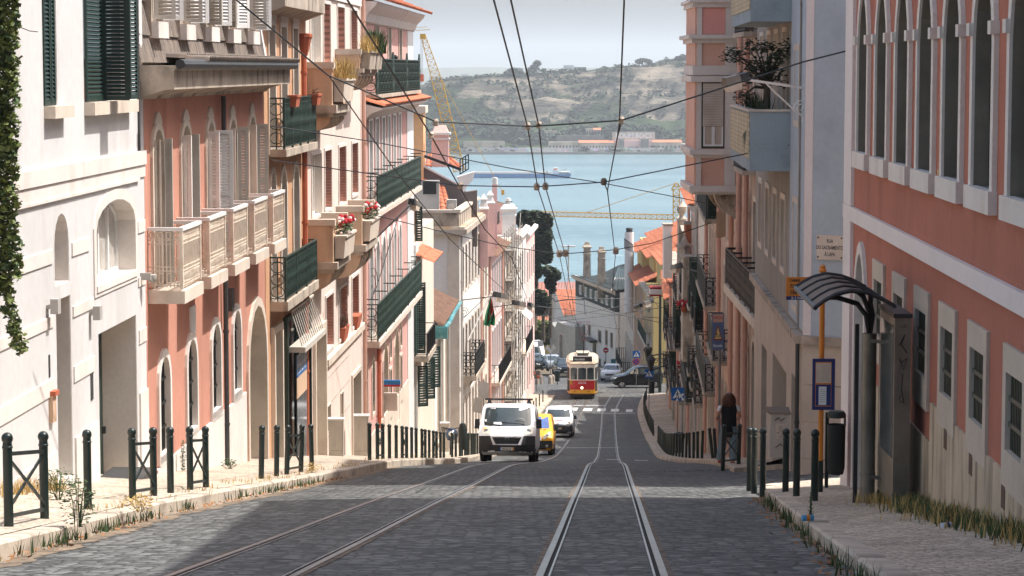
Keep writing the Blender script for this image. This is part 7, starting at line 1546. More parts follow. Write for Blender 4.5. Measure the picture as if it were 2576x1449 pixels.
for px,d in pz:
 X=(px-CX)/FPX*d
 if p0 is None:
  p0=thing('stone_bollard','short rounded stone bollard at the left of the crossing','bollard',(X,d,H(d)),'stone bollards at the crossing');MB().lathe([(0.2,-0.1),(0.2,0.45),(0.17,0.58),(0.09,0.68),(0.01,0.71)],(X,d,H(d)),10).build('stone',m_dirtstone,p0,True)
 else:copy_to(p0,(X,d,H(d)),0)
def cabinet(lab,X,Y,w,dp,h,mat,tilt=0.0,roof=0.04,name='utility_cabinet'):
 z=zpave(X,Y)-0.03;t=thing(name,lab,'cabinet',(X,Y,z));b=MB().box(X-w/2,X+w/2,Y,Y+dp,z,z+h).build('body',mat,t)
 MB().box(X-w/2-0.02,X+w/2+0.02,Y-0.02,Y+dp+0.02,z+h+0.001,z+h+roof).build('cap',m_wpaint if mat is m_gcab else m_terra2,b);mb=MB()
 mb.box(X+w/2-0.035,X+w/2-0.03,Y-0.004,Y,z+0.1,z+h-0.02);mb.box(X-w/2+0.02,X+w/2-0.03,Y-0.004,Y-0.0,z+0.17,z+0.175);mb.build('door_seam',m_darkpipe,b)
 t.rotation_euler=(0,0,tilt);return t,b,z
m_gcab=M('cabinet_grey',srgb(186,178,166),rough=0.75,var=0.07,scale=2,streak=0.4,scol=srgb(140,128,112),sscale=(5,5,2),smin=0.54);m_terra2=M('brown_lid',srgb(120,106,94),rough=0.7)
cabinet('grey cabinet on the left pavement beside a pale pink building, nearer and lower one',(841-CX)/FPX*64.5,64.5,0.40,0.3,1.0,m_gcab);cabinet('taller grey cabinet with a white lid at the pink pipe of the pale building',(905-CX)/FPX*71,71,0.43,0.3,1.2,m_gcab)
t,b_,z=cabinet('small white cabinet with black graffiti down the left pavement',(1117-CX)/FPX*108,108,0.38,0.3,1.3,m_gcab)
mb=MB();xx=(1117-CX)/FPX*108
for k,pts in enumerate([[(-.14,.2),(-.1,-.05),(-.05,.2)],[(-.02,.15),(-.02,-.05),(.05,.15)],[(.08,.2),(.08,-.08)],[(.03,.1),(.16,.12)]]):mb.tube([(xx+a,108-0.01,z+0.95+c)for a,c in pts],0.014,4)
mb.build('graffiti',m_black,b_)
X2,Y2=(1966-CX)/FPX*46.3,46.0
z2=-(1157-172)/FPX*46.0;t=thing('utility_cabinet','dirty grey cabinet with graffiti and a torn notice by the blue corner building','cabinet',(X2,Y2,z2));b_=MB().hexa([(X2-0.2,Y2,z2),(X2+0.18,Y2-0.04,z2),(X2+0.2,Y2+0.3,z2),(X2-0.24,Y2+0.34,z2),(X2-0.2,Y2,z2+0.84),(X2+0.18,Y2-0.04,z2+0.84),(X2+0.2,Y2+0.3,z2+0.84),(X2-0.24,Y2+0.34,z2+0.84)]).build('body',m_gcab,t)
MB().hexa([(X2-0.22,Y2-0.02,z2+0.841),(X2+0.2,Y2-0.06,z2+0.841),(X2+0.22,Y2+0.32,z2+0.841),(X2-0.26,Y2+0.36,z2+0.841),(X2-0.21,Y2-0.01,z2+0.87),(X2+0.19,Y2-0.05,z2+0.87),(X2+0.18,Y2+0.3,z2+0.94),(X2-0.24,Y2+0.34,z2+0.94)]).build('lid',m_terra2,b_)
yn=lambda x:Y2-0.04*(x-X2+0.2)/0.38-0.006;mb=MB();mb.add([(X2-0.1,yn(X2-.1),z2+0.36),(X2+0.12,yn(X2+.12),z2+0.36),(X2+0.13,yn(X2+.13),z2+0.66),(X2-0.1,yn(X2-.1),z2+0.66)],[(0,1,2,3)]);nt_=mb.build('notice',m_stone,b_,recalc=False)
mb=MB();rn=random.Random(5)
for k in range(6):x0=X2+rn.uniform(-.1,.02);zz=z2+0.4+0.04*k;mb.bar((x0,yn(x0)-0.004,zz),(x0+rn.uniform(.05,.1),yn(x0)-0.006,zz+rn.uniform(-.01,.01)),0.008)
mb.tube([(X2-0.12,yn(X2)-0.004,z2+0.72),(X2-0.05,yn(X2)-.004,z2+0.78),(X2,yn(X2)-.004,z2+0.71),(X2+0.07,yn(X2)-.006,z2+0.77)],0.008,4);mb.tube([(X2-0.1,yn(X2)-.004,z2+0.2),(X2,yn(X2)-.004,z2+0.27),(X2+0.1,yn(X2)-.006,z2+0.15)],0.008,4);mb.build('scrawl',m_black,b_)
YS=33.6;XP=(2072-CX)/FPX*YS;zg=zpave(XP,YS);sp_=lambda px,py,Y=YS:at(px,py,Y)
m_orange=M('bus_stop_orange',srgb(206,128,46),rough=0.5,var=0.1,scale=5,streak=0.4,scol=srgb(120,70,36),sscale=(8,8,5),smin=0.56);m_navy=M('navy_enamel',srgb(36,52,108),rough=0.4,var=0.05)
t=thing('bus_stop_sign','orange bus stop pole with a yellow plate and a blue timetable case','bus stop',(XP,YS,zg));pole=MB().tube([(XP,YS,zg+0.45),(XP,YS,sp_(2070,685).z)],0.038,10).build('pole',m_orange,t,True);MB().tube([(XP,YS,zg-0.1),(XP,YS,zg+0.449)],0.042,10).build('pole_foot',m_bol,pole,True)
MB().lathe([(0.05,0),(0.055,0.03),(0.035,0.05),(0.045,0.08),(0.02,0.1)],(XP,YS,sp_(2070,684).z),10).build('finial',m_orange,pole,True)
a,c=sp_(1977,754),sp_(2062,697);pl=MB().box(a.x,XP-0.0,YS-0.015,YS+0.015,a.z,c.z).build('route_plate',m_orange,t);MB().box(a.x,XP,YS-0.019,YS-0.0155,a.z,a.z+0.05).build('blue_strip',m_navy,pl)
mb=MB()
for tx,xx,zz,sz in(('CARRIS',0.12,0.27,0.045),('720',0.1,0.19,0.07),('738',0.1,0.1,0.07)):m_=text_mb(tx,sz,lambda x,y:Vector((a.x+xx+x,YS-0.018,a.z+zz+y)),bold=0.002);mb.add(m_.v,m_.f)
mb.build('route_lettering',m_letter,pl);m_=text_mb('R. S. Domingos',0.04,lambda x,y:Vector((a.x+0.2+x,YS-0.021,a.z+0.025+y)),bold=0.001);m_.build('stop_name',m_paper,pl)
a,c=sp_(2041,1029),sp_(2099,901);cs=MB().box(a.x,c.x,YS-0.09,YS-0.045,a.z,c.z).build('timetable_case',m_navy,t);w_=c.x-a.x;h_=c.z-a.z
fr=lambda u0,u1,v0,v1,o,nm,mt:MB().box(a.x+w_*u0,a.x+w_*u1,YS-0.09-o,YS-0.0895-o+0.003,a.z+h_*v0,a.z+h_*v1).build(nm,mt,cs)
fr(0.13,0.84,0.07,0.94,0.004,'case_frame',m_orange);fr(0.15,0.82,0.53,0.92,0.007,'timetable',m_stone);fr(0.15,0.82,0.085,0.5,0.007,'blue_backing',m_navy);fr(0.28,0.62,0.1,0.46,0.0105,'notice',m_paper)
mb=MB()
for k in range(8):z=a.z+h_*(0.58+0.04*k);mb.box(a.x+w_*0.42,a.x+w_*0.76,YS-0.1008,YS-0.0985,z,z+0.006)
for k in range(7):z=a.z+h_*(0.16+0.04*k);mb.box(a.x+w_*0.33,a.x+w_*0.57,YS-0.1038,YS-0.1015,z,z+0.006)
mb.build('timetable_rows',m_greypipe,cs)
YN=35.2;a,c=sp_(2079,1192,YN),sp_(2128,1034,YN);xm=(a.x+c.x)/2;r=(c.x-a.x)/2;h_=c.z-a.z;m_bin=M('bin_green',srgb(30,38,36),rough=0.5,var=0.15)
t=thing('litter_bin','dark green litter bin with a hood behind the bus stop pole','bin',(xm,YN,a.z));bb=MB().lathe([(r*0.8,0),(r*0.95,h_*0.1),(r,h_*0.78),(r*0.9,h_*0.79),(r*0.85,h_*0.6)],(xm,YN,a.z),16).build('bucket',m_bin,t,True);MB().lathe([(r,h_*0.9),(r*1.02,h_*0.95),(r*0.8,h_*1.0),(0.01,h_*1.01)],(xm,YN,a.z),16).build('hood',m_bin,bb,True)
mb=MB().bar((xm-r*0.95,YN+0.05,zpave(xm,YN)-0.1),(xm-r*0.95,YN+0.05,a.z+h_*0.97),0.05);mb.bar((xm+r*0.9,YN,a.z+h_*0.76),(xm+r*0.9,YN,a.z+h_*0.92),0.03);mb.build('post',m_bin,t)
m_shroof=M('brown_tinted_roof',srgb(104,86,74),rough=0.6,var=0.1,scale=2,spec=0.25);m_alu=M('scuffed_metal',srgb(128,122,112),rough=0.4,metal=0.55,var=0.2,scale=2,streak=0.6,scol=srgb(84,76,66),sscale=(5,5,2),smin=0.5);m_darkst=M('dark_steel',(0.03,0.032,0.034),rough=0.45,var=0.15)
YA,YZ=27.5,30.9
def arc(Y,P):return[at(x,y,Y)for x,y in P]
PA=[(2051,775),(2075,757),(2105,741),(2140,733),(2180,737),(2215,752),(2250,771)];PZ=[(2001,724),(2022,710),(2045,698),(2078,690),(2115,695),(2147,707),(2178,724)]
n0,f0=arc(YA,PA),arc(YZ,PZ);SX=(2193-CX)/FPX*29.2;zs=zpave(SX,29.2)
t=thing('bus_shelter','bus shelter with a curved brown roof on a metal column against the terracotta wall','bus shelter',(SX,29.2,zs));mb=MB();nn=len(n0)-1
def fn(u,v):i=min(nn-1,int(v*nn));w=v*nn-i;return n0[i].lerp(n0[i+1],w).lerp(f0[i].lerp(f0[i+1],w),u)
mb.grid(lambda u,v:fn(u,v),8,24);k=len(mb.v);mb.grid(lambda u,v:fn(u,v)-Vector((0,0,0.02)),8,24);roof=mb.build('roof',m_shroof,t,True);mb=MB()
for q in(0,0.25,0.5,0.75,1):mb.tube([fn(q,v/16)+Vector((0,0,0.012))for v in range(17)],0.014 if 0<q<1 else 0.022,5)
mb.tube([n0[0],f0[0]],0.025,5);mb.tube([n0[-1],f0[-1]],0.025,5);mb.tube([fn(q/6,0)for q in range(7)],0.03,5);mb.build('roof_ribs',m_darkst,roof)
ptop=at(2193,838,29.2).z;MB().lathe([(0.088,-0.1),(0.088,0.32),(0.094,0.325),(0.094,0.37),(0.088,0.375),(0.088,ptop-zs)],(SX,29.2,zs),18).build('column',m_alu,t,True)
mb=MB()
for v,yq in((0.15,28.4),(0.55,29.7),(0.9,29.2)):
 e=fn(0.5 if v>0.3 else 0.35,v)-Vector((0,0,0.03));s0=Vector((SX,29.2,ptop-0.02));mid=Vector((lerp(SX,e.x,0.25),lerp(29.2,e.y,0.35),lerp(s0.z,e.z,0.78)));mb.tube([s0,s0.lerp(mid,0.5)+Vector((0.03,0,0.05)),mid,mid.lerp(e,0.5)+Vector((0,0,0.035)),e],0.032,7)
mb.build('roof_arms',m_darkst,t,True)
XA=(2257-CX)/FPX*28.0;a,c=at(2257,1262,28.0),at(2293,800,28.0);pn=MB().box(XA,c.x,28.0,29.15,a.z-0.05,c.z).build('advert_panel',m_alu,t);MB().box(XA-0.006,XA-0.001,28.08,29.08,a.z+0.5,c.z-0.1).build('display_glass',m_glassb,pn);MB().box(XA-0.02,c.x+0.01,27.98,29.17,c.z+0.001,c.z+0.05).build('top_cap',m_darkst,pn)
mb=MB()
for k,(z,pts)in enumerate(((0.33,[(0.25,0.0),(0.6,0.13),(0.4,0.02),(0.75,-0.08)]),(0.55,[(0.3,0.07),(0.55,-0.06),(0.75,0.08),(0.4,0.03)]),(0.75,[(0.5,0.1),(0.45,-0.12)]),(0.95,[(0.3,0.0),(0.5,0.08),(0.6,-0.05),(0.35,-0.02)]))):mb.tube([(lerp(XA,c.x,u),27.994,c.z-z+w)for u,w in pts],0.006,4)
mb.build('graffiti',m_black,pn);text_mb('1237',0.05,lambda x,y:Vector(((XA+c.x)/2+x,27.996,c.z-0.1+y))).build('panel_number',m_letter,pn)
mb=MB().bar((SX-0.14,29.3,zs-0.1),(SX-0.14,29.3,ptop+0.1),0.05);mb.bar((SX+0.14,29.2,zs-0.1),(SX+0.14,29.2,ptop),0.04);mb.build('back_frame',m_darkst,t)
mb=MB()
for z in(0.34,ptop-zs-0.08):mb.bar((SX+0.02,29.1,zs+z),(XA+0.02,28.9,zs+z),0.04)
mb.build('brackets',m_darkst,t)
# --- road signs
m_sblue=M('sign_blue',srgb(24,92,164),rough=0.35,var=0.05);m_sred=M('sign_red',srgb(176,32,40),rough=0.35,var=0.05);m_signback=M('sign_back',srgb(196,192,184),rough=0.5,var=0.06,scale=4);m_spole=M('sign_pole',srgb(120,120,118),rough=0.45,metal=0.4,var=0.1)
def figure(mb,cxp,cz,s,Y,k=1):
 P=lambda x,z:Vector((cxp+x*s,Y,cz+z*s));q=lambda pts:mb.add([P(*p)for p in pts],[tuple(range(len(pts)))])
 q([(-0.035+0.06*cos(a*pi/4),0.235+0.06*sin(a*pi/4))for a in range(8)]);q([(-0.08,0.16),(0.02,0.17),(0.03,-0.02),(-0.07,-0.02)]);q([(-0.07,-0.02),(-0.02,-0.02),(-0.1,-0.24),(-0.16,-0.24)]);q([(-0.02,-0.02),(0.03,-0.02),(0.12,-0.24),(0.06,-0.24)]);q([(-0.08,0.15),(-0.06,0.11),(-0.15,0.0),(-0.18,0.03)]);q([(0.02,0.16),(0.02,0.11),(0.12,0.02),(0.14,0.06)])
 for x in(-0.25,-0.05,0.15):q([(x,-0.27),(x+0.1,-0.27),(x+0.12,-0.21),(x+0.02,-0.21)])
def sq_sign(name,lab,px,py,w,d,X=None,stickers=(),pole=True,group=None):
 c=at(px,py,d);t=thing(name,lab,'road sign',(c.x,d,H(d)),group);h=w/2
 if pole:MB().tube([(c.x,d+0.05,zpave(c.x,d)-0.2),(c.x,d+0.05,c.z+h*0.6)],0.032,8).build('pole',m_spole,t,True)
 pl=MB().box(c.x-h,c.x+h,d-0.012,d+0.012,c.z-h,c.z+h).build('plate',m_sblue,t);mb=MB().add([(c.x-w*0.4,d-0.014,c.z-w*0.33),(c.x+w*0.4,d-0.014,c.z-w*0.33),(c.x,d-0.014,c.z+w*0.37)],[(0,1,2)]);mb.build('triangle',m_paper,pl,recalc=False)
 mb=MB();figure(mb,c.x,c.z-w*0.07,w*0.95,d-0.0155);mb.build('walker',m_letter,pl,recalc=False)
 if stickers:
  mb=MB()
  for x,z,r in stickers:mb.lathe([(r*w,0),(r*w,0.002)],(c.x+x*w,d-0.0175,c.z+z*w),10,Matrix.Rotation(pi/2,3,'X'))
  mb.build('stickers',m_paper,pl)
 return t,c
sq_sign('crossing_sign','blue pedestrian crossing sign with white stickers, largest and nearest on the right',1705,991,0.6,110,stickers=((0.36,-0.05,0.1),(-0.05,-0.46,0.07),(0.38,-0.42,0.09)),group='crossing signs')
sq_sign('crossing_sign','blue pedestrian crossing sign in front of the black passenger van',1633,940,0.6,166,stickers=((-0.38,0.1,0.09),),group='crossing signs')
t,c=sq_sign('crossing_sign','blue pedestrian crossing sign above a round no stopping sign across the street',1601,891.5,0.6,199,stickers=((0.38,0.36,0.08),),group='crossing signs')
R90=Matrix.Rotation(pi/2,3,'X');q=at(1600,910,199);rd_=MB().lathe([(0.28,0),(0.28,0.02)],(q.x,199.0,q.z),24,R90).build('round_plate',m_sred,t);MB().lathe([(0.22,0),(0.22,0.003)],(q.x,198.977,q.z),24,R90).build('blue_disc',m_sblue,rd_)
mb=MB()
for sg in(-1,1):mb.bar((q.x-0.17,198.97,q.z-sg*0.17),(q.x+0.17,198.97,q.z+sg*0.17),0.05,0.004,(0,1,0))
mb.build('red_cross',m_sred,rd_)
q=at(1524,881,240);t=thing('no_entry_sign','round red no entry sign against the white slate house','road sign',(q.x,240,H(240)));MB().lathe([(0.28,0),(0.28,0.02)],q,24,R90).build('plate',m_sred,t);MB().box(q.x-0.2,q.x+0.2,q.y-0.026,q.y-0.021,q.z-0.045,q.z+0.045).build('white_bar',m_paper,t);MB().tube([(q.x,240.04,H(240)),(q.x,240.04,q.z)],0.04,6).build('pole',m_spole,t)
q=at(1543,908,250);t=thing('info_panel','small green information panel on the wall behind the white car','panel',q);MB().box(q.x-0.25,q.x+0.25,q.y,q.y+0.1,q.z-0.9,q.z+0.2).build('panel',m_teal,t)
dS=67.0;c=at(1806,834,dS);w_,h_=30/FPX*dS,92/FPX*dS;t=thing('school_sign','tall blue school warning sign reading Escola on a grey pole','road sign',(c.x,dS,H(dS)))
MB().tube([(c.x+0.06,dS+0.05,zpave(c.x,dS)-0.1),(c.x+0.06,dS+0.05,c.z+0.4)],0.036,8).build('pole',m_spole,t,True);m_sgrey=M('faded_sign_blue',srgb(96,112,146),rough=0.5,var=0.1,scale=3);pl=MB().box(c.x-w_/2,c.x+w_/2,dS-0.012,dS+0.012,c.z-h_/2,c.z+h_/2).build('plate',m_sgrey,t)
MB().box(c.x-w_*0.43,c.x+w_*0.43,dS-0.016,dS-0.0125,c.z+h_*0.26,c.z+h_*0.48).build('attention_band',m_pinkpipe,pl);text_mb('ATENÇÃO',w_*0.2,lambda x,y:Vector((c.x+x,dS-0.0175,c.z+h_*0.38+y*1.3)),bold=0.001).build('attention_lettering',m_sred,pl);text_mb('Escola',w_*0.3,lambda x,y:Vector((c.x+x,dS-0.0145,c.z-h_*0.39+y*1.1)),bold=0.002).build('school_lettering',m_paper,pl)
MB().add([(c.x-w_*0.38,dS-0.014,c.z-h_*0.24),(c.x+w_*0.38,dS-0.014,c.z-h_*0.24),(c.x,dS-0.014,c.z+h_*0.2)],[(0,1,2)]).build('red_triangle',m_dred,pl,recalc=False);tr_=MB().add([(c.x-w_*0.29,dS-0.016,c.z-h_*0.205),(c.x+w_*0.29,dS-0.016,c.z-h_*0.205),(c.x,dS-0.016,c.z+h_*0.13)],[(0,1,2)]).build('yellow_field',m_yellow,pl,recalc=False);mb=MB();figure(mb,c.x-0.03,c.z-h_*0.09,w_*0.6,dS-0.018);figure(mb,c.x+0.05,c.z-h_*0.11,w_*0.5,dS-0.018);mb.build('children',m_letter,tr_,recalc=False)
t=thing('sign_post','post with two blank grey sign backs leaning over the white van roof','road sign',at(1216,1100,92));P=lambda x,y,d=92:at(x,y,d)
for pts,nm in((((1205,960),(1211,958),(1231,964),(1229,1004),(1226,1005),(1205,1000)),'sign_back'),(((1193,1002),(1196,998),(1215,1004),(1213,1041),(1191,1036)),'sign_back')):
 o=0.0 if pts[0][0]>1200 else-0.4;MB().prism([P(x,y,92+o)for x,y in pts],[P(x,y,92.03+o)for x,y in pts]).build(nm,m_signback,t)
MB().tube([(P(1217,950).x,92.1,H(92)),P(1217,955,92.1)],0.03,6).build('pole',m_spole,t)
for x,y,d,lab in((1359.5,864,246,'white square back of a road sign beyond the crossing'),):q=at(x,y,d);t=thing('sign_post',lab,'road sign',q);MB().box(q.x-0.28,q.x+0.28,d,d+0.03,q.z-0.3,q.z+0.3).build('sign_back',m_signback,t);MB().tube([(q.x,d+0.06,H(d)),(q.x,d+0.06,q.z)],0.04,6).build('pole',m_spole,t)
q=at(1385,878,214);t=thing('direction_post','grey post of triangular sign backs at the left of the crossing','road sign',q);MB().tube([(q.x,214,H(214)),(q.x,214,q.z+0.3)],0.04,6).build('pole',m_spole,t);mb=MB()
for dx,dz,s in((-0.28,0.15,1),(0.25,0.2,1),(0.0,-0.25,-1)):mb.prism([(q.x+dx-0.26,213.9,q.z+dz-0.2*s),(q.x+dx+0.26,213.9,q.z+dz-0.2*s),(q.x+dx,213.9,q.z+dz+0.25*s)],[(q.x+dx-0.26,213.93,q.z+dz-0.2*s),(q.x+dx+0.26,213.93,q.z+dz-0.2*s),(q.x+dx,213.93,q.z+dz+0.25*s)])
mb.build('triangular_backs',m_signback,t)
q=at(1349,942,196);t=thing('traffic_signal','grey signal heads on a thin post beside the scaffolding end of the left pavement','traffic signal',q);MB().tube([(q.x,196,H(196)),(q.x,196,q.z)],0.04,6).build('pole',m_spole,t);MB().box(q.x-0.33,q.x+0.3,195.9,196.1,q.z-0.32,q.z+0.32).build('housing',m_greywall,t)
for dx,dz in((-0.17,0.12),(0.17,-0.17)):MB().lathe([(0.13,0),(0.1,0.03)],(q.x+dx,195.9,q.z+dz),12,R90).build('lens',m_terra,t)
q=at(1402,946,205);t=thing('litter_bin','dark green litter bin on a post at the far left corner of the crossing','bin',q);MB().lathe([(0.2,-0.45),(0.24,0.4),(0.26,0.45),(0.1,0.5)],q,10).build('bucket',m_bol,t,True);MB().tube([(q.x,205.1,H(205)),(q.x,205.1,q.z)],0.04,6).build('post',m_bol,t)
q=at(1164,1080,90);t=thing('litter_bin','dark domed litter bin behind the left bollards near the white van','bin',q);MB().lathe([(0.16,-0.75),(0.17,0.02),(0.13,0.1),(0.14,0.12),(0.1,0.22),(0.02,0.25)],q,12).build('bucket',m_bin,t,True)
q=at(1664,940,150);t=thing('litter_bin','dark litter bin on a pole by the far right crossing signs','bin',q)
q=at(1640,972,166);MB().lathe([(0.16,-0.5),(0.2,0.3),(0.2,0.34),(0.06,0.4)],q,10).build('bucket',m_bin,t,True)
t['label']='dark litter bin under the farther blue crossing sign on the right'
q=at(1708,1092,108);t=thing('litter_bin','dark hooded litter bin beside the nearest blue crossing sign','bin',q);MB().lathe([(0.22,-0.9),(0.25,-0.2),(0.28,-0.15),(0.28,0.0),(0.2,0.06),(0.02,0.1)],q,12).build('bucket',m_bin,t,True)
q=at(1135,1143,95);X,Y,Z=q.x,95.0,zpave(q.x,95);t=thing('motorcycle','dark blue motorcycle parked behind the bollards on the left pavement','motorcycle',(X,Y,Z));Ry=Matrix.Rotation(pi/2,3,'Y')
for y in(0.0,1.3):MB().lathe([(0.18,-0.06),(0.3,-0.06),(0.32,0),(0.3,0.06),(0.18,0.06)],(X,Y+y,Z+0.32),16,Ry).build('wheel',m_tyre,t,True)
m_moto=M('motorcycle_blue',srgb(44,60,84),rough=0.25,coat=0.5,var=0.1);MB().sphere((X,Y+0.35,Z+0.78),0.36,12,8,(0.75,0.9,0.75)).build('fairing',m_moto,t,True);MB().box(X-0.13,X+0.13,Y+0.5,Y+1.5,Z+0.62,Z+0.8).build('seat',m_black,t);MB().tube([(X-0.36,Y+0.25,Z+1.08),(X,Y+0.15,Z+1.02),(X+0.36,Y+0.25,Z+1.08)],0.02,6).build('handlebar',m_black,t);MB().sphere((X,Y+0.02,Z+0.85),0.1,10,6,(1.1,0.5,1)).build('headlight',m_lamp,t,True)
# --- wall lamps on brackets
def wall_lamp(lab,root,tip,size,scroll=True,mat=None,twist=True,d=None):
 """arm from the wall to a tilted lantern head"""
 root,tip=Vector(root),Vector(tip);t=thing('street_lamp',lab,'street lamp',root,'street lamps on wall brackets');dr=(tip-root);L=dr.length;u=dr.normalized();mat=mat or m_darkst
 mb=MB().bar(root,tip,0.035,0.045);s=u.copy();s.z=0;s.normalize();up=Vector((0,0,1));pts=[root-up*L*0.42+s*L*0.02,root-up*L*0.36+s*L*0.12,root.lerp(tip,0.5)-up*L*0.12,root.lerp(tip,0.66)];mb.tube(pts,0.016,6)
 if scroll:mb.tube([root-up*L*0.3+s*(0.14*L)+(s*cos(j*0.55)+up*sin(j*0.55))*(L*0.13*(1-j/26))-s*L*0.1 for j in range(22)],0.013,5)
 mb.bar(root+up*0.05,root-up*L*0.5,0.04);mb.build('bracket',mat,t)
 v=Vector((-s.y,s.x,0));up2=(up+s*0.22).normalized();f=s-up2*s.dot(up2);f.normalize();q=lambda a,b,c:tip+f*a*size+v*b*size+up2*c*size
 MB().hexa([q(-0.1,-0.2,-0.05),q(0.9,-0.2,-0.05),q(0.9,0.2,-0.05),q(-0.1,0.2,-0.05),q(-0.1,-0.15,0.25),q(0.85,-0.15,0.25),q(0.85,0.15,0.25),q(-0.1,0.15,0.25)]).build('housing',m_alu,t);MB().hexa([q(0.28,-0.17,-0.3),q(0.8,-0.17,-0.3),q(0.8,0.17,-0.3),q(0.28,0.17,-0.3),q(0.22,-0.19,-0.055),q(0.88,-0.19,-0.055),q(0.88,0.19,-0.055),q(0.22,0.19,-0.055)]).build('glass_bowl',m_stone,t)
 MB().hexa([q(-0.12,-0.205,-0.06),q(0.25,-0.205,-0.06),q(0.25,0.205,-0.06),q(-0.12,0.205,-0.06),q(-0.12,-0.16,0.26),q(0.25,-0.16,0.26),q(0.25,0.16,0.26),q(-0.12,0.16,0.26)]).build('dark_cover',m_darkst,t);return t
wall_lamp('white armed street lamp on the blue corner building, in front of the potted tree',FB1.P(bd(45.4),at(2020,221,45.5).z,0.0),at(1874,200,44.9),0.5,mat=m_wpaint)
wall_lamp('dark street lamp under the middle green balcony of the rose building',FL.P(D_(79),zat(0,613,79),0.0),at(1036,512,83),0.62)
wall_lamp('dark street lamp over the right balconies with a spiral bracket, beside the grey chimney',FR.P(rd(96),zat(0,690,96),0.0),at(1710,672,98),0.62)
for i,(dr_,y,tx,ty,lab)in enumerate(((128,755,1247,745,'street lamp on a spiral bracket beside the flag'),(146,775,1295,765,'street lamp in front of the scaffolding'),(182,772,1332,769,'street lamp on the white corner building near the crossing'))):wall_lamp(lab,FL2.P(d2(dr_),zat(0,y,dr_),0),at(tx,ty,dr_+1.5),0.9)
for i,(x,y,d,lab)in enumerate(((1640,760,196,'small street lamp over the yellow building corner'),(1612,770,215,'faint street lamp by the peach building'))):wall_lamp(lab,at(x+22,y+4,d+0.5),at(x,y,d),0.9)
t=thing('lantern_bracket','pair of ornate black lanterns on scrolled arms over the right pavement','street lamp',FR.P(rd(160),zat(0,930,160),0));mb=MB();xf=FR.P(rd(163),0,0).x
for i,(px,y,yb,d)in enumerate(((1630,880,892,165),(1637,905,928,160))):
 q=at(px,y,d);wq=Vector((FR.P(rd(d),0,0).x,d,at(1700,yb+8,d).z));mb.tube([wq,wq.lerp(q,0.5)+Vector((0,0,0.0)),Vector((q.x,d,wq.z+0.1))],0.05,6)
 for k in range(3):c_=wq.lerp(Vector((q.x,d,wq.z)),0.2+0.25*k)-Vector((0,0,0.22));mb.tube([c_+Vector((0.22*cos(j*0.6)*(1-j/20),0,0.22*sin(j*0.6)*(1-j/20)))for j in range(16)],0.03,5)
 MB().lathe([(0.08,-0.75),(0.14,-0.6),(0.26,-0.1),(0.3,-0.06),(0.34,0.0),(0.2,0.2),(0.08,0.3),(0.03,0.45)],q,6).build('lantern',m_darkst,t)
mb.build('arms',m_darkst,t)
t=thing('tram_pole','tall dark green pole beside the yellow building, with wires','pole',at(1661,960,196));q=at(1661,760,196);MB().tube([(q.x,196,H(196)),(q.x,196,q.z-1),(q.x,196,q.z+0.5)],[0.14,0.11,0.1],8).build('pole',m_bol,t)
for lab,px,py,mat,rz in(('crushed blue drink can on the right kerb by the bollard',2032,1311,M('can_blue',srgb(70,150,196),rough=0.35,metal=0.2),0.2),('small white and blue drink can lying on the right pavement',2381,1331,M('can_white',srgb(190,194,206),rough=0.35),0.6)):
 q=ground(px,py,0.17);t=thing('drink_can',lab,'can',q);R=Matrix.Rotation(rz,3,'Z')@Ry;MB().lathe([(0.028,-0.06),(0.033,-0.055),(0.033,0.05),(0.026,0.06)],q+Vector((0,0,0.033)),14,R).build('can',mat,t,True);MB().lathe([(0.0335,-0.02),(0.0335,0.018)],q+Vector((0,0,0.033)),14,R).build('label_band',m_orange if 'blue drink' in lab and 'crushed' in lab else m_navy,t)
# ------------------------------------------------------------------ the woman on the right pavement, seen from behind
YP=56.0;XW=(1838.5-CX)/FPX*YP;ZW_=zpave(XW,YP)
def skinned(name,nodes,edges,mat,parent,lvl=2,root=0):
 """a continuous surface grown round a jointed skeleton"""
 me=bpy.data.meshes.new(name);O=Vector(parent['_o']);me.from_pydata([Vector(n[:3])+Vector((XW,YP,ZW_))-O for n in nodes],edges,[]);o=bpy.data.objects.new(name,me);C.objects.link(o)
 sk=o.modifiers.new('skin','SKIN');sk.use_smooth_shade=True
 for v,n in zip(me.skin_vertices[0].data,nodes):v.radius=(n[3],n[4]if len(n)>4 else n[3])
 me.skin_vertices[0].data[root].use_root=True;sb=o.modifiers.new('sub','SUBSURF');sb.levels=lvl;sb.render_levels=lvl
 dg=bpy.context.evaluated_depsgraph_get();dg.update();m2=bpy.data.meshes.new_from_object(o.evaluated_get(dg));bpy.data.objects.remove(o);m2.materials.append(mat);m2.polygons.foreach_set('use_smooth',[True]*len(m2.polygons))
 o=bpy.data.objects.new(name,m2);C.objects.link(o);o.parent=parent;return o
t=thing('person','woman seen from behind in a black sleeveless top and pale blue trousers','person',(XW,YP,ZW_))
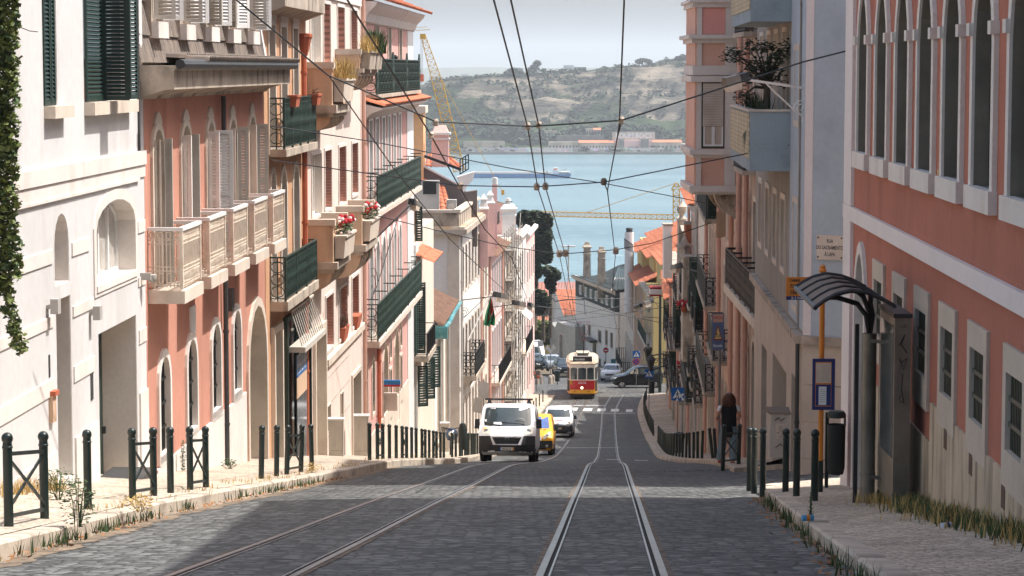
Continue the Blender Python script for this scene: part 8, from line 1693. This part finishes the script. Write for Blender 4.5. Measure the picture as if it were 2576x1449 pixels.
N_=[(0,0,0.90,0.13,0.1),(0,0,1.08,0.12,0.09),(0,0,1.27,0.14,0.09),(0,-0.01,1.37,0.07,0.06),(0,0.0,1.43,0.048),(0,0.01,1.53,0.085,0.095),(0,0.01,1.61,0.075,0.085),(-0.17,0,1.33,0.05),(-0.245,-0.02,1.2,0.043),(-0.30,0.0,1.07,0.036),(-0.22,0.14,1.0,0.03),(-0.15,0.2,0.99,0.026),(-0.1,0.24,0.985,0.03,0.015),(0.18,0,1.33,0.05),(0.235,-0.01,1.21,0.043),(0.265,0.01,1.09,0.036),(0.22,0.15,1.02,0.03),(0.16,0.21,1.0,0.026),(0.11,0.25,0.99,0.03,0.015),(-0.1,0,0.82,0.085),(-0.14,0.08,0.46,0.055),(-0.2,0.02,0.1,0.038),(-0.2,0.16,0.035,0.032),(0.1,0,0.82,0.085),(0.1,-0.02,0.46,0.055),(0.1,-0.1,0.09,0.038),(0.1,0.06,0.03,0.032)]
E_=[(0,1),(1,2),(2,3),(3,4),(4,5),(5,6),(2,7),(7,8),(8,9),(9,10),(10,11),(11,12),(2,13),(13,14),(14,15),(15,16),(16,17),(17,18),(0,19),(19,20),(20,21),(21,22),(0,23),(23,24),(24,25),(25,26)]
for sg,k in((1,12),(-1,18)):
 for j,(dx,dz,L)in enumerate(((0.03,0.035,0.05),(0.07,0.02,0.07),(0.075,0.0,0.075),(0.07,-0.018,0.07),(0.055,-0.034,0.055))):
  b=N_[k];n=len(N_);N_+=[(b[0]+sg*dx*0.6,b[1]+0.015,b[2]+dz*0.8,0.009),(b[0]+sg*(dx*0.6+L*0.45),b[1]-0.01,b[2]+dz-0.012,0.008)];E_+=[(k,n),(n,n+1)]
body=skinned('body',N_,E_,m_skin,t)
def ell(rings,name,mat,n=20):
 mb=MB();o=Vector((XW,YP,ZW_))
 for x,y,z,rx,ry in rings:mb.v+=[o+Vector((x+rx*cos(2*pi*k/n),y+ry*sin(2*pi*k/n)+0.006*sin(5*2*pi*k/n+z*9),z))for k in range(n)]
 for i in range(len(rings)-1):
  for k in range(n):mb.f.append((i*n+k,i*n+(k+1)%n,(i+1)*n+(k+1)%n,(i+1)*n+k))
 return mb.build(name,mat,t,True)
m_top=M('black_top',(0.008,0.008,0.009),rough=0.9,var=0.1);m_denim=M('pale_blue_cloth',srgb(120,138,142),rough=0.9,var=0.12,scale=6,fine=0.15);m_hair=M('auburn_hair',(0.085,0.03,0.014),rough=0.55,var=0.4,scale=30)
ell([(0,0,0.63,0.17,0.135),(0,0,0.75,0.185,0.15),(0,0,0.95,0.182,0.14),(0,0,1.12,0.175,0.125),(0,0,1.26,0.195,0.12),(0,0,1.34,0.195,0.1),(0,0,1.385,0.13,0.075),(0,0,1.41,0.065,0.06)],'top',m_top)
for sg in(-1,1):ell([(sg*0.2,-0.005,1.365,0.02,0.03),(sg*0.2,-0.005,1.345,0.05,0.062),(sg*0.225,-0.012,1.28,0.052,0.06),(sg*0.24,-0.015,1.235,0.05,0.057)],'sleeve',m_wpaint,14)
ell([(-0.085,0,0.88,0.1,0.13),(-0.1,0.0,0.72,0.11,0.12),(-0.14,0.06,0.45,0.1,0.105),(-0.19,0.03,0.16,0.095,0.1),(-0.2,0.03,0.09,0.095,0.1)],'trouser_leg',m_denim);ell([(0.085,0,0.88,0.1,0.13),(0.1,0.0,0.72,0.11,0.12),(0.1,-0.02,0.45,0.1,0.105),(0.1,-0.08,0.2,0.095,0.1),(0.1,-0.08,0.12,0.095,0.1)],'trouser_leg',m_denim)
mb=MB();o=Vector((XW,YP,ZW_));rn=random.Random(8);n=28;prof=[(1.34,0.13,0.09),(1.38,0.155,0.11),(1.44,0.165,0.125),(1.5,0.155,0.13),(1.57,0.132,0.125),(1.62,0.1,0.1),(1.655,0.055,0.06),(1.668,0.005,0.005)]
for z,rx,ry in prof:mb.v+=[o+Vector((rx*cos(2*pi*k/n)*(1+0.07*sin(k*2.3+z*30)),-0.025+ry*sin(2*pi*k/n)*(1+0.06*sin(k*3.1+z*25)),z+(0.02*sin(k*1.7)if z<1.36 else 0)))for k in range(n)]
for i in range(len(prof)-1):
 for k in range(n):mb.f.append((i*n+k,i*n+(k+1)%n,(i+1)*n+(k+1)%n,(i+1)*n+k))
hair=mb.build('hair',m_hair,t,True)
fc=MB();fc.sphere(o+Vector((0,0.108,1.51)),0.018,6,4,(0.7,1,1.3))
for sg in(-1,1):fc.sphere(o+Vector((sg*0.032,0.1,1.54)),0.012,6,4)
for p,nm in((fc,'face_features'),):p.build(nm,m_skin,body)
for x,y in((-0.2,0.1),(0.1,-0.0)):MB().box(XW+x-0.045,XW+x+0.045,YP+y-0.12,YP+y+0.13,ZW_+0.0,ZW_+0.025).build('sandal',m_terra,t)
# ------------------------------------------------------------------ overhead wires
m_wire=M('dark_wire',(0.022,0.024,0.027),rough=0.55,var=0.1)
def wire(name,lab,pts,r=0.012,ins=(),group='overhead tram wires',sag=0.0):
 P=[at(*p)for p in pts];t=thing(name,lab,'wire',P[0],group);path=[]
 for a,b in zip(P,P[1:]):
  n=max(2,int((b-a).length/4))
  for k in range(n):path.append(a.lerp(b,k/n)-Vector((0,0,sag*4*(k/n)*(1-k/n))))
 MB().tube(path+[P[-1]],r,5).build('cable',m_wire,t)
 for x,y,d in ins:
  q=at(x,y,d);k=d/40;MB().lathe([(0.03*k,-0.06*k),(0.05*k,-0.04*k),(0.045*k,0.0),(0.055*k,0.02*k),(0.03*k,0.06*k)],q,8).build('insulator',m_dirtstone,t,True)
 return t
wire('contact_wire','left of the paired contact wires rising to the top of the picture',[(1242,0,27.6),(1327,318,39.6),(1352,470,50),(1407,640,76),(1441,800,130),(1464,868,186)])
wire('contact_wire','right of the paired contact wires rising to the top of the picture',[(1285,0,27.6),(1355,315,39.6),(1372,470,50),(1422,640,76),(1447,800,130),(1468,868,186)])
wire('contact_wire','single contact wire above the right hand track',[(1570,0,27.6),(1558,310,39),(1553,345,41),(1528,480,50.5),(1548,645,76),(1540,725,95),(1545,800,130),(1560,850,190)])
wire('span_wire','upper span wire from the terracotta corner to the left rooftops',[(595,0,33),(826,190,36),(1096,306,38),(1340,318,39.6),(1563,303,38.6),(2020,156,36.8),(2126,129,36.3)],0.013,((1096,308,38),(1327,317,39.6),(1355,314,39.6),(1563,302,38.6)))
wire('span_wire','span wire at the height of the ship, from the blue balcony to the left',[(681,402,52),(746,412,52),(1156,467,51),(1350,470,50),(1520,458,50),(1985,365,48.4)],0.012,((1158,467,51),(1350,470,50),(1372,469,50),(1519,457,50)))
wire('span_wire','thin cable crossing from the ochre balcony down to the right row',[(684,317,55),(941,357,60),(1288,424,68),(1518,461,74),(1713,498,80),(1790,515,83)],0.014)
wire('span_wire','far span wire above the slate roofed white house',[(945,542,66),(1125,586,72),(1272,620,76),(1395,637,76),(1440,637,76),(1549,628,76),(1640,612,77),(1790,560,78)],0.014,((1407,638,76),(1422,637,76),(1549,631,76)))
wire('feeder_cable','cable dropping along the left roofs from the top of the picture',[(874,0,30),(1084,340,42.5),(1161,480,52),(1220,577,62),(1288,650,78),(1326,752,118)],0.014,((1084,340,42.5),))
wire('feeder_cable','short cable branching off below the upper span wire on the left',[(830,194,36),(989,422,46),(1130,600,58),(1300,760,110)],0.011)
for i,(x0,y0,x1,y1)in enumerate(((1383,742,1600,752),(1360,812,1690,770),(1350,770,1660,800),(1400,800,1690,740),(1345,790,1560,828),(1440,760,1680,815))):wire('span_wire','faint wire in the tangle over the tram and the crossing',[(x0,y0,188),((x0+x1)/2,(y0+y1)/2+4,190),(x1,y1,192)],0.025)
wire('pull_off','hanger from the upper span wire to the single contact wire',[(1563,306,38.6),(1553,345,41)],0.012);wire('pull_off','hanger from the ship high span wire to the single contact wire',[(1520,460,50),(1529,482,50.5)],0.012)
wire('loop_cable','thick black cable looping over the silver tiled wall',[(1376,790,240),(1378,752,240),(1386,746,240),(1397,758,240),(1430,753,240),(1470,754,240),(1472,790,232)],0.06)
# ------------------------------------------------------------------ far bank, river craft, cranes
m_scrub=M('far_scrub',(0.035,0.052,0.022),rough=0.9,var=0.5,scale=0.05,fine=0.2);m_ftree=M('far_tree_foliage',(0.03,0.046,0.02),rough=0.9,var=0.4,scale=0.3,fine=0.2)
mb=MB();rn=random.Random(3)
for i in range(3600):
 px=rn.uniform(1040,1760);d=rn.uniform(8,172)**1.0;y=FY+d;x=(px-CX)/FPX*(FY+150);k=smooth(1120,1330,px)
 w=1.0*(1-smooth(60,85,d))+lerp(0.6,0.42,k)*smooth(60,85,d)+0.5*smooth(158,170,d)
 if rn.random()>w or mnoise.noise((x*0.02,d*0.05,7))<-0.1:continue
 s=rn.uniform(1.5,4.2)*(1.3 if d<70 else 0.85);leaves(mb,(x,y,hillz(x,y)+s*0.35),(s*1.3,s,s*0.75),16,s*0.8,i,1.6,0.3,0.5)
tag(mb.build('scrub',m_scrub,None,recalc=False),kind='stuff')
YT=FY+165
def ftree(name,lab,px,py,pb,blobs,n=1100,sz=1.5):return tree(name,lab,Vector((at(px,pb,YT).x,YT,at(px,pb,YT).z-1.5)),at(px,py,YT),blobs,n,sz,m_ftree,int(px),'trees on the far cliff top',0.45)
for a in(('cliff_tree','dark rounded tree leftmost on the far cliff top',1290,182,192,[(1280,184,12,9),(1292,178,12,10),(1306,180,13,10)]),('cliff_tree','tall broken topped pine on the far cliff beside the rounded tree',1350,172,190,[(1345,170,14,12),(1352,158,11,8),(1335,176,10,9),(1368,178,8,6)]),('umbrella_pine','umbrella pine with a flat crown standing alone on the far cliff top',1617,158,172,[(1605,155,10,6),(1618,151,13,5),(1632,156,11,7),(1642,164,6,5)]),('cliff_tree','bushy tree at the right end of the far skyline near the bay window',1716,146,156,[(1706,148,9,7),(1718,144,11,8),(1728,148,7,6)]),('cliff_tree','low round tree on the far skyline left of the contact wire',1517,174,181,[(1510,176,8,5),(1520,172,8,6)]),('cliff_tree','clump of trees in front of the white cliff top building',1412,182,192,[(1402,184,10,7),(1414,180,9,8),(1436,182,8,8),(1476,186,8,7)]),('cliff_tree','low hedge like trees left of the umbrella pine',1582,168,173,[(1575,170,9,4),(1592,168,9,4)])):ftree(*a)
for px,h,lab in((1661,158,'short palm on the far skyline'),(1676,150,'taller palm on the far skyline'),(1685,156,'palm between the taller palm and the bushy tree'),(1695,153,'palm nearest the bushy tree on the far skyline')):
 t=thing('palm_tree',lab,'palm',at(px,168,YT),'palms on the far cliff top');MB().tube([at(px,172,YT),at(px,h,YT)],0.5,5).build('trunk',m_bark,t);leaves(MB(),at(px,h-2,YT),(1.9,1.9,1.6),60,2.2,px,0.5).build('fronds',m_ftree,t,recalc=False)
def fbox(name,lab,x0,x1,y0,y1,mat,d=0,dep=9,roof=None,rh=6,win=0,cat='building',group=None,wy=0.5):
 Y=FY+4+d;a,c=at(x0,y1,Y),at(x1,y0,Y);t=thing(name,lab,cat,(a.x,Y,a.z),group);MB().box(a.x,c.x,Y,Y+dep,a.z-3,c.z).build('wall',mat,t)
 if roof:k=Y/FPX*rh;MB().prism([(a.x-.5,Y-.6,c.z),(a.x-.5,Y+dep/2,c.z+k),(a.x-.5,Y+dep+.6,c.z)],[(c.x+.5,Y-.6,c.z),(c.x+.5,Y+dep/2,c.z+k),(c.x+.5,Y+dep+.6,c.z)]).build('roof',roof,t)
 for i in range(win):x=lerp(a.x,c.x,(i+0.5)/win);h=(c.z-a.z);MB().box(x-0.55,x+0.55,Y-0.05,Y-0.01,a.z+h*(wy-.14),a.z+h*(wy+.16)).build('window',m_glass,t)
 return t
m_quay=M('quay_stone',srgb(120,116,108),rough=0.9,var=0.2,scale=0.2);m_graf=M('graffiti_wall',srgb(196,190,186),rough=0.9,var=0.1,scale=0.2);m_froof=M('far_red_tile',srgb(186,116,84),rough=0.9,var=0.15,scale=0.2);m_fwall=M('far_stained_wall',srgb(178,166,148),rough=0.9,var=0.2,scale=0.15,streak=0.5,scol=srgb(120,106,90),sscale=(.3,.3,.1))
def _graf():
 N=m_graf.node_tree.nodes;L=m_graf.node_tree.links;b=N['Principled BSDF'];src=b.inputs['Base Color'].links[0].from_socket;g=N.new('ShaderNodeNewGeometry');mp=N.new('ShaderNodeMapping');mp.inputs['Scale'].default_value=(0.4,0.4,0.8);L.new(g.outputs['Position'],mp.inputs[0]);v=N.new('ShaderNodeTexVoronoi');v.inputs['Scale'].default_value=1;L.new(mp.outputs[0],v.inputs['Vector'])
 h=N.new('ShaderNodeHueSaturation');h.inputs['Saturation'].default_value=0.6;L.new(v.outputs['Color'],h.inputs['Color']);n=N.new('ShaderNodeTexNoise');n.inputs['Scale'].default_value=0.35;L.new(g.outputs['Position'],n.inputs['Vector']);r=N.new('ShaderNodeValToRGB');r.color_ramp.elements[0].position=0.5;r.color_ramp.elements[1].position=0.56;r.color_ramp.elements[1].color=(0.7,0.7,0.7,1);L.new(n.outputs['Fac'],r.inputs[0])
 x=N.new('ShaderNodeMix');x.data_type='RGBA';L.new(r.outputs[0],x.inputs[0]);L.new(src,x.inputs[6]);L.new(h.outputs[0],x.inputs[7]);L.new(x.outputs[2],b.inputs['Base Color'])
_graf()
fbox('quay','long dark stone quay wall at the far waterline',900,1900,382.5,388,m_quay,-3,12,cat='quay');fbox('graffiti_wall','long low wall covered in colourful graffiti along the far quay',1150,1760,372,383,m_graf,4,2,cat='wall')
fbox('warehouse','pale riverside warehouse with an orange roof left of the grey gateway',1457,1544,359,383,m_fwall,7,12,m_froof,6,11,group='riverside warehouses');fbox('warehouse','pale riverside warehouse with an orange roof right of the grey gateway',1642,1714,358,383,m_fwall,7,12,m_froof,6,7,group='riverside warehouses');fbox('warehouse','roofless grey riverside shed behind the bay window',1714,1765,361,383,m_fwall,7,12,None,0,5,group='riverside warehouses')
t=fbox('gateway','grey and red ruined gateway block on the far quay',1546,1641,353,383,m_palerose,8,10)
for x0,x1 in((1556,1570),(1612,1632)):a,c=at(x0,383,FY+10),at(x1,349,FY+10);MB().box(a.x,c.x,FY+9,FY+11.9,a.z,c.z).build('tower',m_quay,t)
q=at(1594,342,FY+15);MB().box(q.x-16,q.x+16,FY+16,FY+17,q.z-4,q.z+3).build('letter_wall',m_fwall,t);text_mb('BOUM BOCS',5.0,lambda x,y:Vector((q.x+x*0.95,FY+15.95,q.z+y)),bold=0.06).build('wall_lettering',m_paper,t)
fbox('ruin','roofless grey ruin with window holes on the far left slope',1369,1401,329,346,m_fwall,45,8,None,0,4);fbox('ruin','roofless pale ruin by the graffiti wall left of the warehouses',1380,1455,357,383,m_fwall,8,8,None,0,9);fbox('retaining_wall','long grey retaining wall behind the riverside warehouses',1400,1520,340,357,m_quay,30,3,cat='wall');fbox('retaining_wall','grey stained retaining wall on the left of the far shore',1165,1270,355,373,m_fwall,8,3,cat='wall')
fbox('slope_house','grey stone house with a red roof standing above the riverside warehouses',1494,1511,327,342,m_quay,40,9,m_froof,5,2);fbox('slope_house','white ruined house left of the red roofed stone house',1474,1493,324,342,m_fwall,41,8,None,0,3)
fbox('clifftop_building','white and blue modern building on the far cliff top',1418,1444,164,184,m_wpaint,164,12,None,0,0);fbox('clifftop_building','low glazed wing of the white cliff top building',1444.5,1475,169,184,m_glassb,165,12,None,0,6);fbox('clifftop_building','pale block on the far cliff beside the bay window',1728,1760,146,160,m_fwall,168,12,None,0,0)
for i,(x0,x1,y0,y1)in enumerate(((1160,1178,187,196),(1178,1200,191,196),(1130,1150,190,198),(1205,1222,192,197),(1080,1110,192,199))):
 Y=2600;a,c=at(x0,y1,Y),at(x1,y0,Y);t=thing('distant_block','small pale block in the hazy distance beyond the yellow crane','building',(a.x,Y,a.z),'hazy distant blocks');MB().box(a.x,c.x,Y,Y+10,a.z-20,c.z).build('wall',m_wpaint,t)
YB_=1404;B=lambda x,y,o=0:at(x,y,YB_+o);t=thing('cargo_ship','long blue river barge with a white wheelhouse at its stern','ship',B(1310,447));m_hull=M('hull_blue',srgb(58,110,160),rough=0.5,var=0.12,scale=0.4,streak=0.4,scol=srgb(40,60,84),sscale=(.5,.5,.1))
MB().prism([B(1178,446),B(1183,437),B(1420,437.5),B(1437,436),B(1434,447.2),B(1180,447.2)],[B(1178,446,9),B(1183,437,9),B(1420,437.5,9),B(1437,436,9),B(1434,447.2,9),B(1180,447.2,9)]).build('hull',m_hull,t)
bxs=lambda x0,x1,y0,y1,nm,mt,par=None,o=1.5:(lambda a,c:MB().box(a.x,c.x,YB_+o,YB_+9-o,a.z,c.z).build(nm,mt,par or t))(B(x0,y1),B(x1,y0))
bxs(1190,1385,433.4,436.9,'hatch_covers',m_stone);wh=bxs(1391,1406,428,437.4,'deckhouse',m_wpaint);bxs(1393,1403,424,427.9,'bridge',M('orange_paint',srgb(214,128,92),rough=0.5),wh,2);bxs(1392.5,1403.5,422.8,423.9,'bridge_roof',m_wpaint,wh,2);ac=bxs(1406.5,1432,434,437.3,'aft_cabin',m_vblue);bxs(1406,1433,432.6,433.9,'cabin_roof',m_wpaint,ac,1);MB().bar(B(1407,432,4),B(1426,425,4),0.4).build('derrick',m_greypipe,t);bxs(1376,1378,430,436.9,'mast',m_greypipe)
m_crane=M('crane_yellow',srgb(216,170,62),rough=0.5,var=0.08)
def lattice(mb,A,B2,w0,w1,n,Y,dep,r):
 A,B2=Vector(A),Vector(B2);d=(B2-A).normalized();s=Vector((d.z,0,-d.x));c=[]
 for i in range(n+1):p=A.lerp(B2,i/n);h=lerp(w0,w1,i/n)/2;c.append([p-s*h,p+s*h,p+s*h+Vector((0,dep,0)),p-s*h+Vector((0,dep,0))])
 for i in range(n):
  for k in range(4):mb.bar(c[i][k],c[i+1][k],r*1.5);mb.bar(c[i][k],c[i+1][(k+1)%4],r)
  for k in range(4):mb.bar(c[i][k],c[i][(k+1)%4],r)
 return mb
t=thing('tower_crane','yellow lattice crane boom leaning up over the left roofs','crane',at(1153,415,330));lattice(MB(),at(1155,430,330),at(1100,207,330),1.5,1.35,12,330,1.3,0.07).build('boom',m_crane,t);lattice(MB(),at(1100,207,330),at(1065,92,330),1.35,0.6,8,330,0.9,0.06).build('boom_tip',m_crane,t)
q=at(1065,88,330);MB().box(q.x-0.45,q.x+0.3,q.y-0.1,q.y+.7,q.z-0.55,q.z+0.15).build('boom_head',m_crane,t);mb=MB().bar(q+Vector((-1.0,0,0.6)),q+Vector((0.9,0,0.75)),0.08);mb.bar(q+Vector((-0.9,0,1.0)),q+Vector((0.5,0,1.1)),0.06);mb.build('head_rail',m_crane,t)
mb=MB()
for dx in(-2,1,4):mb.bar(at(1060+dx,92,330),at(1060+dx*.6,190,330),0.04)
mb.bar(at(1061,205,330),at(1060,270,330),0.05);mb.build('hoist_ropes',m_greypipe,t);q=at(1061,196,330);MB().box(q.x-0.28,q.x+0.28,q.y-.2,q.y+.2,q.z-0.5,q.z+0.5).build('hook_block',M('hook_orange',srgb(220,112,74),rough=0.5),t);mb=MB().bar(at(1113,205,330),at(1242,443,330),0.07);mb.bar(at(1242,443,330),at(1268,490,330),0.06);mb.build('pendant',m_crane,t)
q=at(1265,484,330);MB().box(q.x-0.2,q.x+0.2,q.y,q.y+.3,q.z-0.35,q.z+0.35).build('pulley',m_crane,t)
t=thing('tower_crane','yellow tower crane with its level jib crossing in front of the river','crane',at(1702,560,420));lattice(MB(),at(1702,620,420),at(1702,478,420),1.1,1.1,10,420,1.0,0.09).build('mast',m_crane,t);lattice(MB(),at(1702,478,420),at(1702,460,420),1.7,0.4,2,420,1.0,0.09).build('mast_head',m_crane,t);lattice(MB(),at(1330,537,420),at(1694,547,420),0.75,0.85,26,420,0.9,0.075).build('jib',m_crane,t)
MB().bar(at(1474,535,420),at(1694,463,420),0.09).build('jib_tie',m_crane,t)
# ------------------------------------------------------------------ ivy, weeds and grass
t=thing('ivy','bright green ivy hanging over the left edge of the white building','climbing plant',at(10,500,30.8));mb=MB();rn=random.Random(2);st=MB();md=MB()
for y in range(-40,890,7):
 w=10*mnoise.noise((y*0.02,1,1))+6*mnoise.noise((y*0.07,4,1));w+=44 if y<120 else 40 if y<600 else 48 if y<700 else 30 if y<760 else 34
 if y>700:w=w*(1-(y-700)/500)
 for k in range(9 if y<720 else 4):x=rn.uniform(-14,w+rn.uniform(-8,8))if y<720 else(lerp(14,55,(y-720)/170)+rn.uniform(-16,12));p=at(x,y+rn.uniform(-5,5),30.7+rn.uniform(-0.35,0.1));leaves(mb if rn.random()<.7 else md,p,0.05,4,0.06+0.035*rn.random(),int(y*9+k),1.7,0,1.2)
for y0 in range(-60,700,60):st.tube([at(rn.uniform(0,30),y0,30.85),at(rn.uniform(0,30),y0+90,30.8)],0.012,4)
st.tube([at(20,700,30.8),at(30,790,30.7),at(52,870,30.6)],0.008,4);st.tube([at(44,66,30.8),at(75,78,30.7),at(95,80,30.7)],0.006,4);st.build('stems',m_bark,t);mb.build('leaves',m_leafy,t,recalc=False);md.build('darker_leaves',m_leaf,t,recalc=False)
def weed(lab,px,py,r,h,n,mat,kind='leaf',seed=1,right=False,dz=None):
 q=ground(px,py,0.14);q.z=zpave(q.x,q.y);t=thing('weed',lab,'plant',q,'weeds on the pavements')
 mb=MB();rn=random.Random(seed)
 for k in range(n):a=rn.uniform(0,2*pi);e=q+Vector((cos(a)*r*rn.random(),sin(a)*r*rn.random(),h*rn.uniform(.5,1)));mb.tube([q+Vector((cos(a)*.03,sin(a)*.03,0)),q.lerp(e,.6)+Vector((0,0,h*.1)),e],0.004,3)
 mb.build('stems',mat,t,recalc=False);lf=MB()
 if kind=='leaf':leaves(lf,q+Vector((0,0,h*.5)),(r,r,h*.5),n*22,0.05,seed,0.8)
 else:
  for k in range(n*10):z=rn.random();a=rn.uniform(0,6.3);l=(1-z*.7)*r;p=q+Vector((0,0,h*z));e=p+Vector((cos(a)*l,sin(a)*l,l*.5));s=Vector((-sin(a),cos(a),0))*0.009;i=len(lf.v);lf.v+=[p,p.lerp(e,.5)+s,e,p.lerp(e,.5)-s];lf.f.append((i,i+1,i+2,i+3))
 lf.build('leaves',mat,t,recalc=False);return t
weed('leafy green weed bush at the foot of the white wall, left of the doorway',148,1268,0.28,0.42,16,m_leaf,seed=3);weed('spreading weed climbing the second green bollard from the left',196,1325,0.2,0.5,14,m_leaf,seed=4);weed('low weed at the base of the dark drainpipe',577,1190,0.16,0.2,8,m_leaf,seed=6);weed('dry weed at the foot of the second crossed barrier',352,1288,0.2,0.22,10,m_dry,seed=7);weed('small weed at the bollard before the grey cabinet',783,1190,0.2,0.2,8,m_dry,seed=8);weed('tall weed beside the salmon wall near the plinth',462,1200,0.06,0.6,6,m_leaf,seed=9)
weed('tall spiky weed against the terracotta building',2492,1292,0.12,0.5,5,m_leaf,'spike',11);weed('slender dry weed by the terracotta plinth',2424,1270,0.05,0.6,6,m_dry,seed=12);weed('small spiky weed by the bollards at the bus stop',2040,1300,0.07,0.28,4,m_leaf,'spike',13)
rn=random.Random(9)
def along(n,d0,d1,off,jit):return[(lambda d:(lambda X:Vector((X,d,zpave(X,d))))(cx(d)+off(d)+rn.gauss(0,jit)))(rn.uniform(d0,d1))for _ in range(n)]
FW=lambda d:4.08+0.0265*d-cx(d)-0.14
mb=tufts(MB(),along(420,15,29.5,lambda d:FW(d)-0.2*(1 if d<27 else.4),0.1),7,0.13,0.007,2,0.07);tag(mb.build('verge_grass',m_leaf,None,recalc=False),kind='stuff')
mb=tufts(MB(),along(200,15,29.5,lambda d:FW(d)-0.2,0.14),7,0.15,0.006,3,0.07);mb=tufts(mb,along(60,25,60,lambda d:tl(d)-0.3,0.12),6,0.08,0.006,5,0.07);mb=tufts(mb,along(60,28,33,lambda d:-7.55+0*d,0.1),8,0.2,0.006,6,0.08);tag(mb.build('dry_verge_grass',m_dry,None,recalc=False),kind='stuff')
def gut(n,d0,d1,off,jit):return[(lambda d:Vector((cx(d)+off(d)+abs(rn.gauss(0,jit))*(1 if off(30)<0 else-1),d,H(d)+0.0)))(rn.uniform(d0,d1))for _ in range(n)]
mb=tufts(MB(),gut(60,18,46,lambda d:tl(d)+0.03,0.05),9,0.13,0.007,7,0.05);mb=tufts(mb,gut(34,15,34,lambda d:tr(d)-0.03,0.05),9,0.15,0.007,8,0.05);tag(mb.build('gutter_weeds',m_leaf,None,recalc=False),kind='stuff')
m_litter=M('leaf_litter',srgb(140,100,66),rough=1,var=0.4,scale=9);mb=MB()
for p in gut(420,17,48,lambda d:tl(d)+0.02,0.13)+gut(260,15,36,lambda d:tr(d)-0.02,0.14):leaves(mb,p+Vector((0,0,0.012)),(0.03,0.03,0.008),1,0.05,int(p.y*991),1.6,0,0.1)
tag(mb.build('leaf_litter',m_litter,None,recalc=False),kind='stuff')
# ------------------------------------------------------------------ the air
mh=bpy.data.materials.new('hazy_air');mh.use_nodes=True
N=mh.node_tree.nodes;L=mh.node_tree.links
for n in list(N):
 if n.type=='BSDF_PRINCIPLED':N.remove(n)
pv=N.new('ShaderNodeVolumePrincipled');pv.inputs['Color'].default_value=(0.88,0.95,1.0,1);pv.inputs['Density'].default_value=0.00016;pv.inputs['Anisotropy'].default_value=0.1
L.new(pv.outputs[0],[n for n in N if n.type=='OUTPUT_MATERIAL'][0].inputs['Volume'])
mb=MB();mb.box(-9500,9500,-60,17000,-70,160);tag(mb.build('haze',mh),kind='stuff')
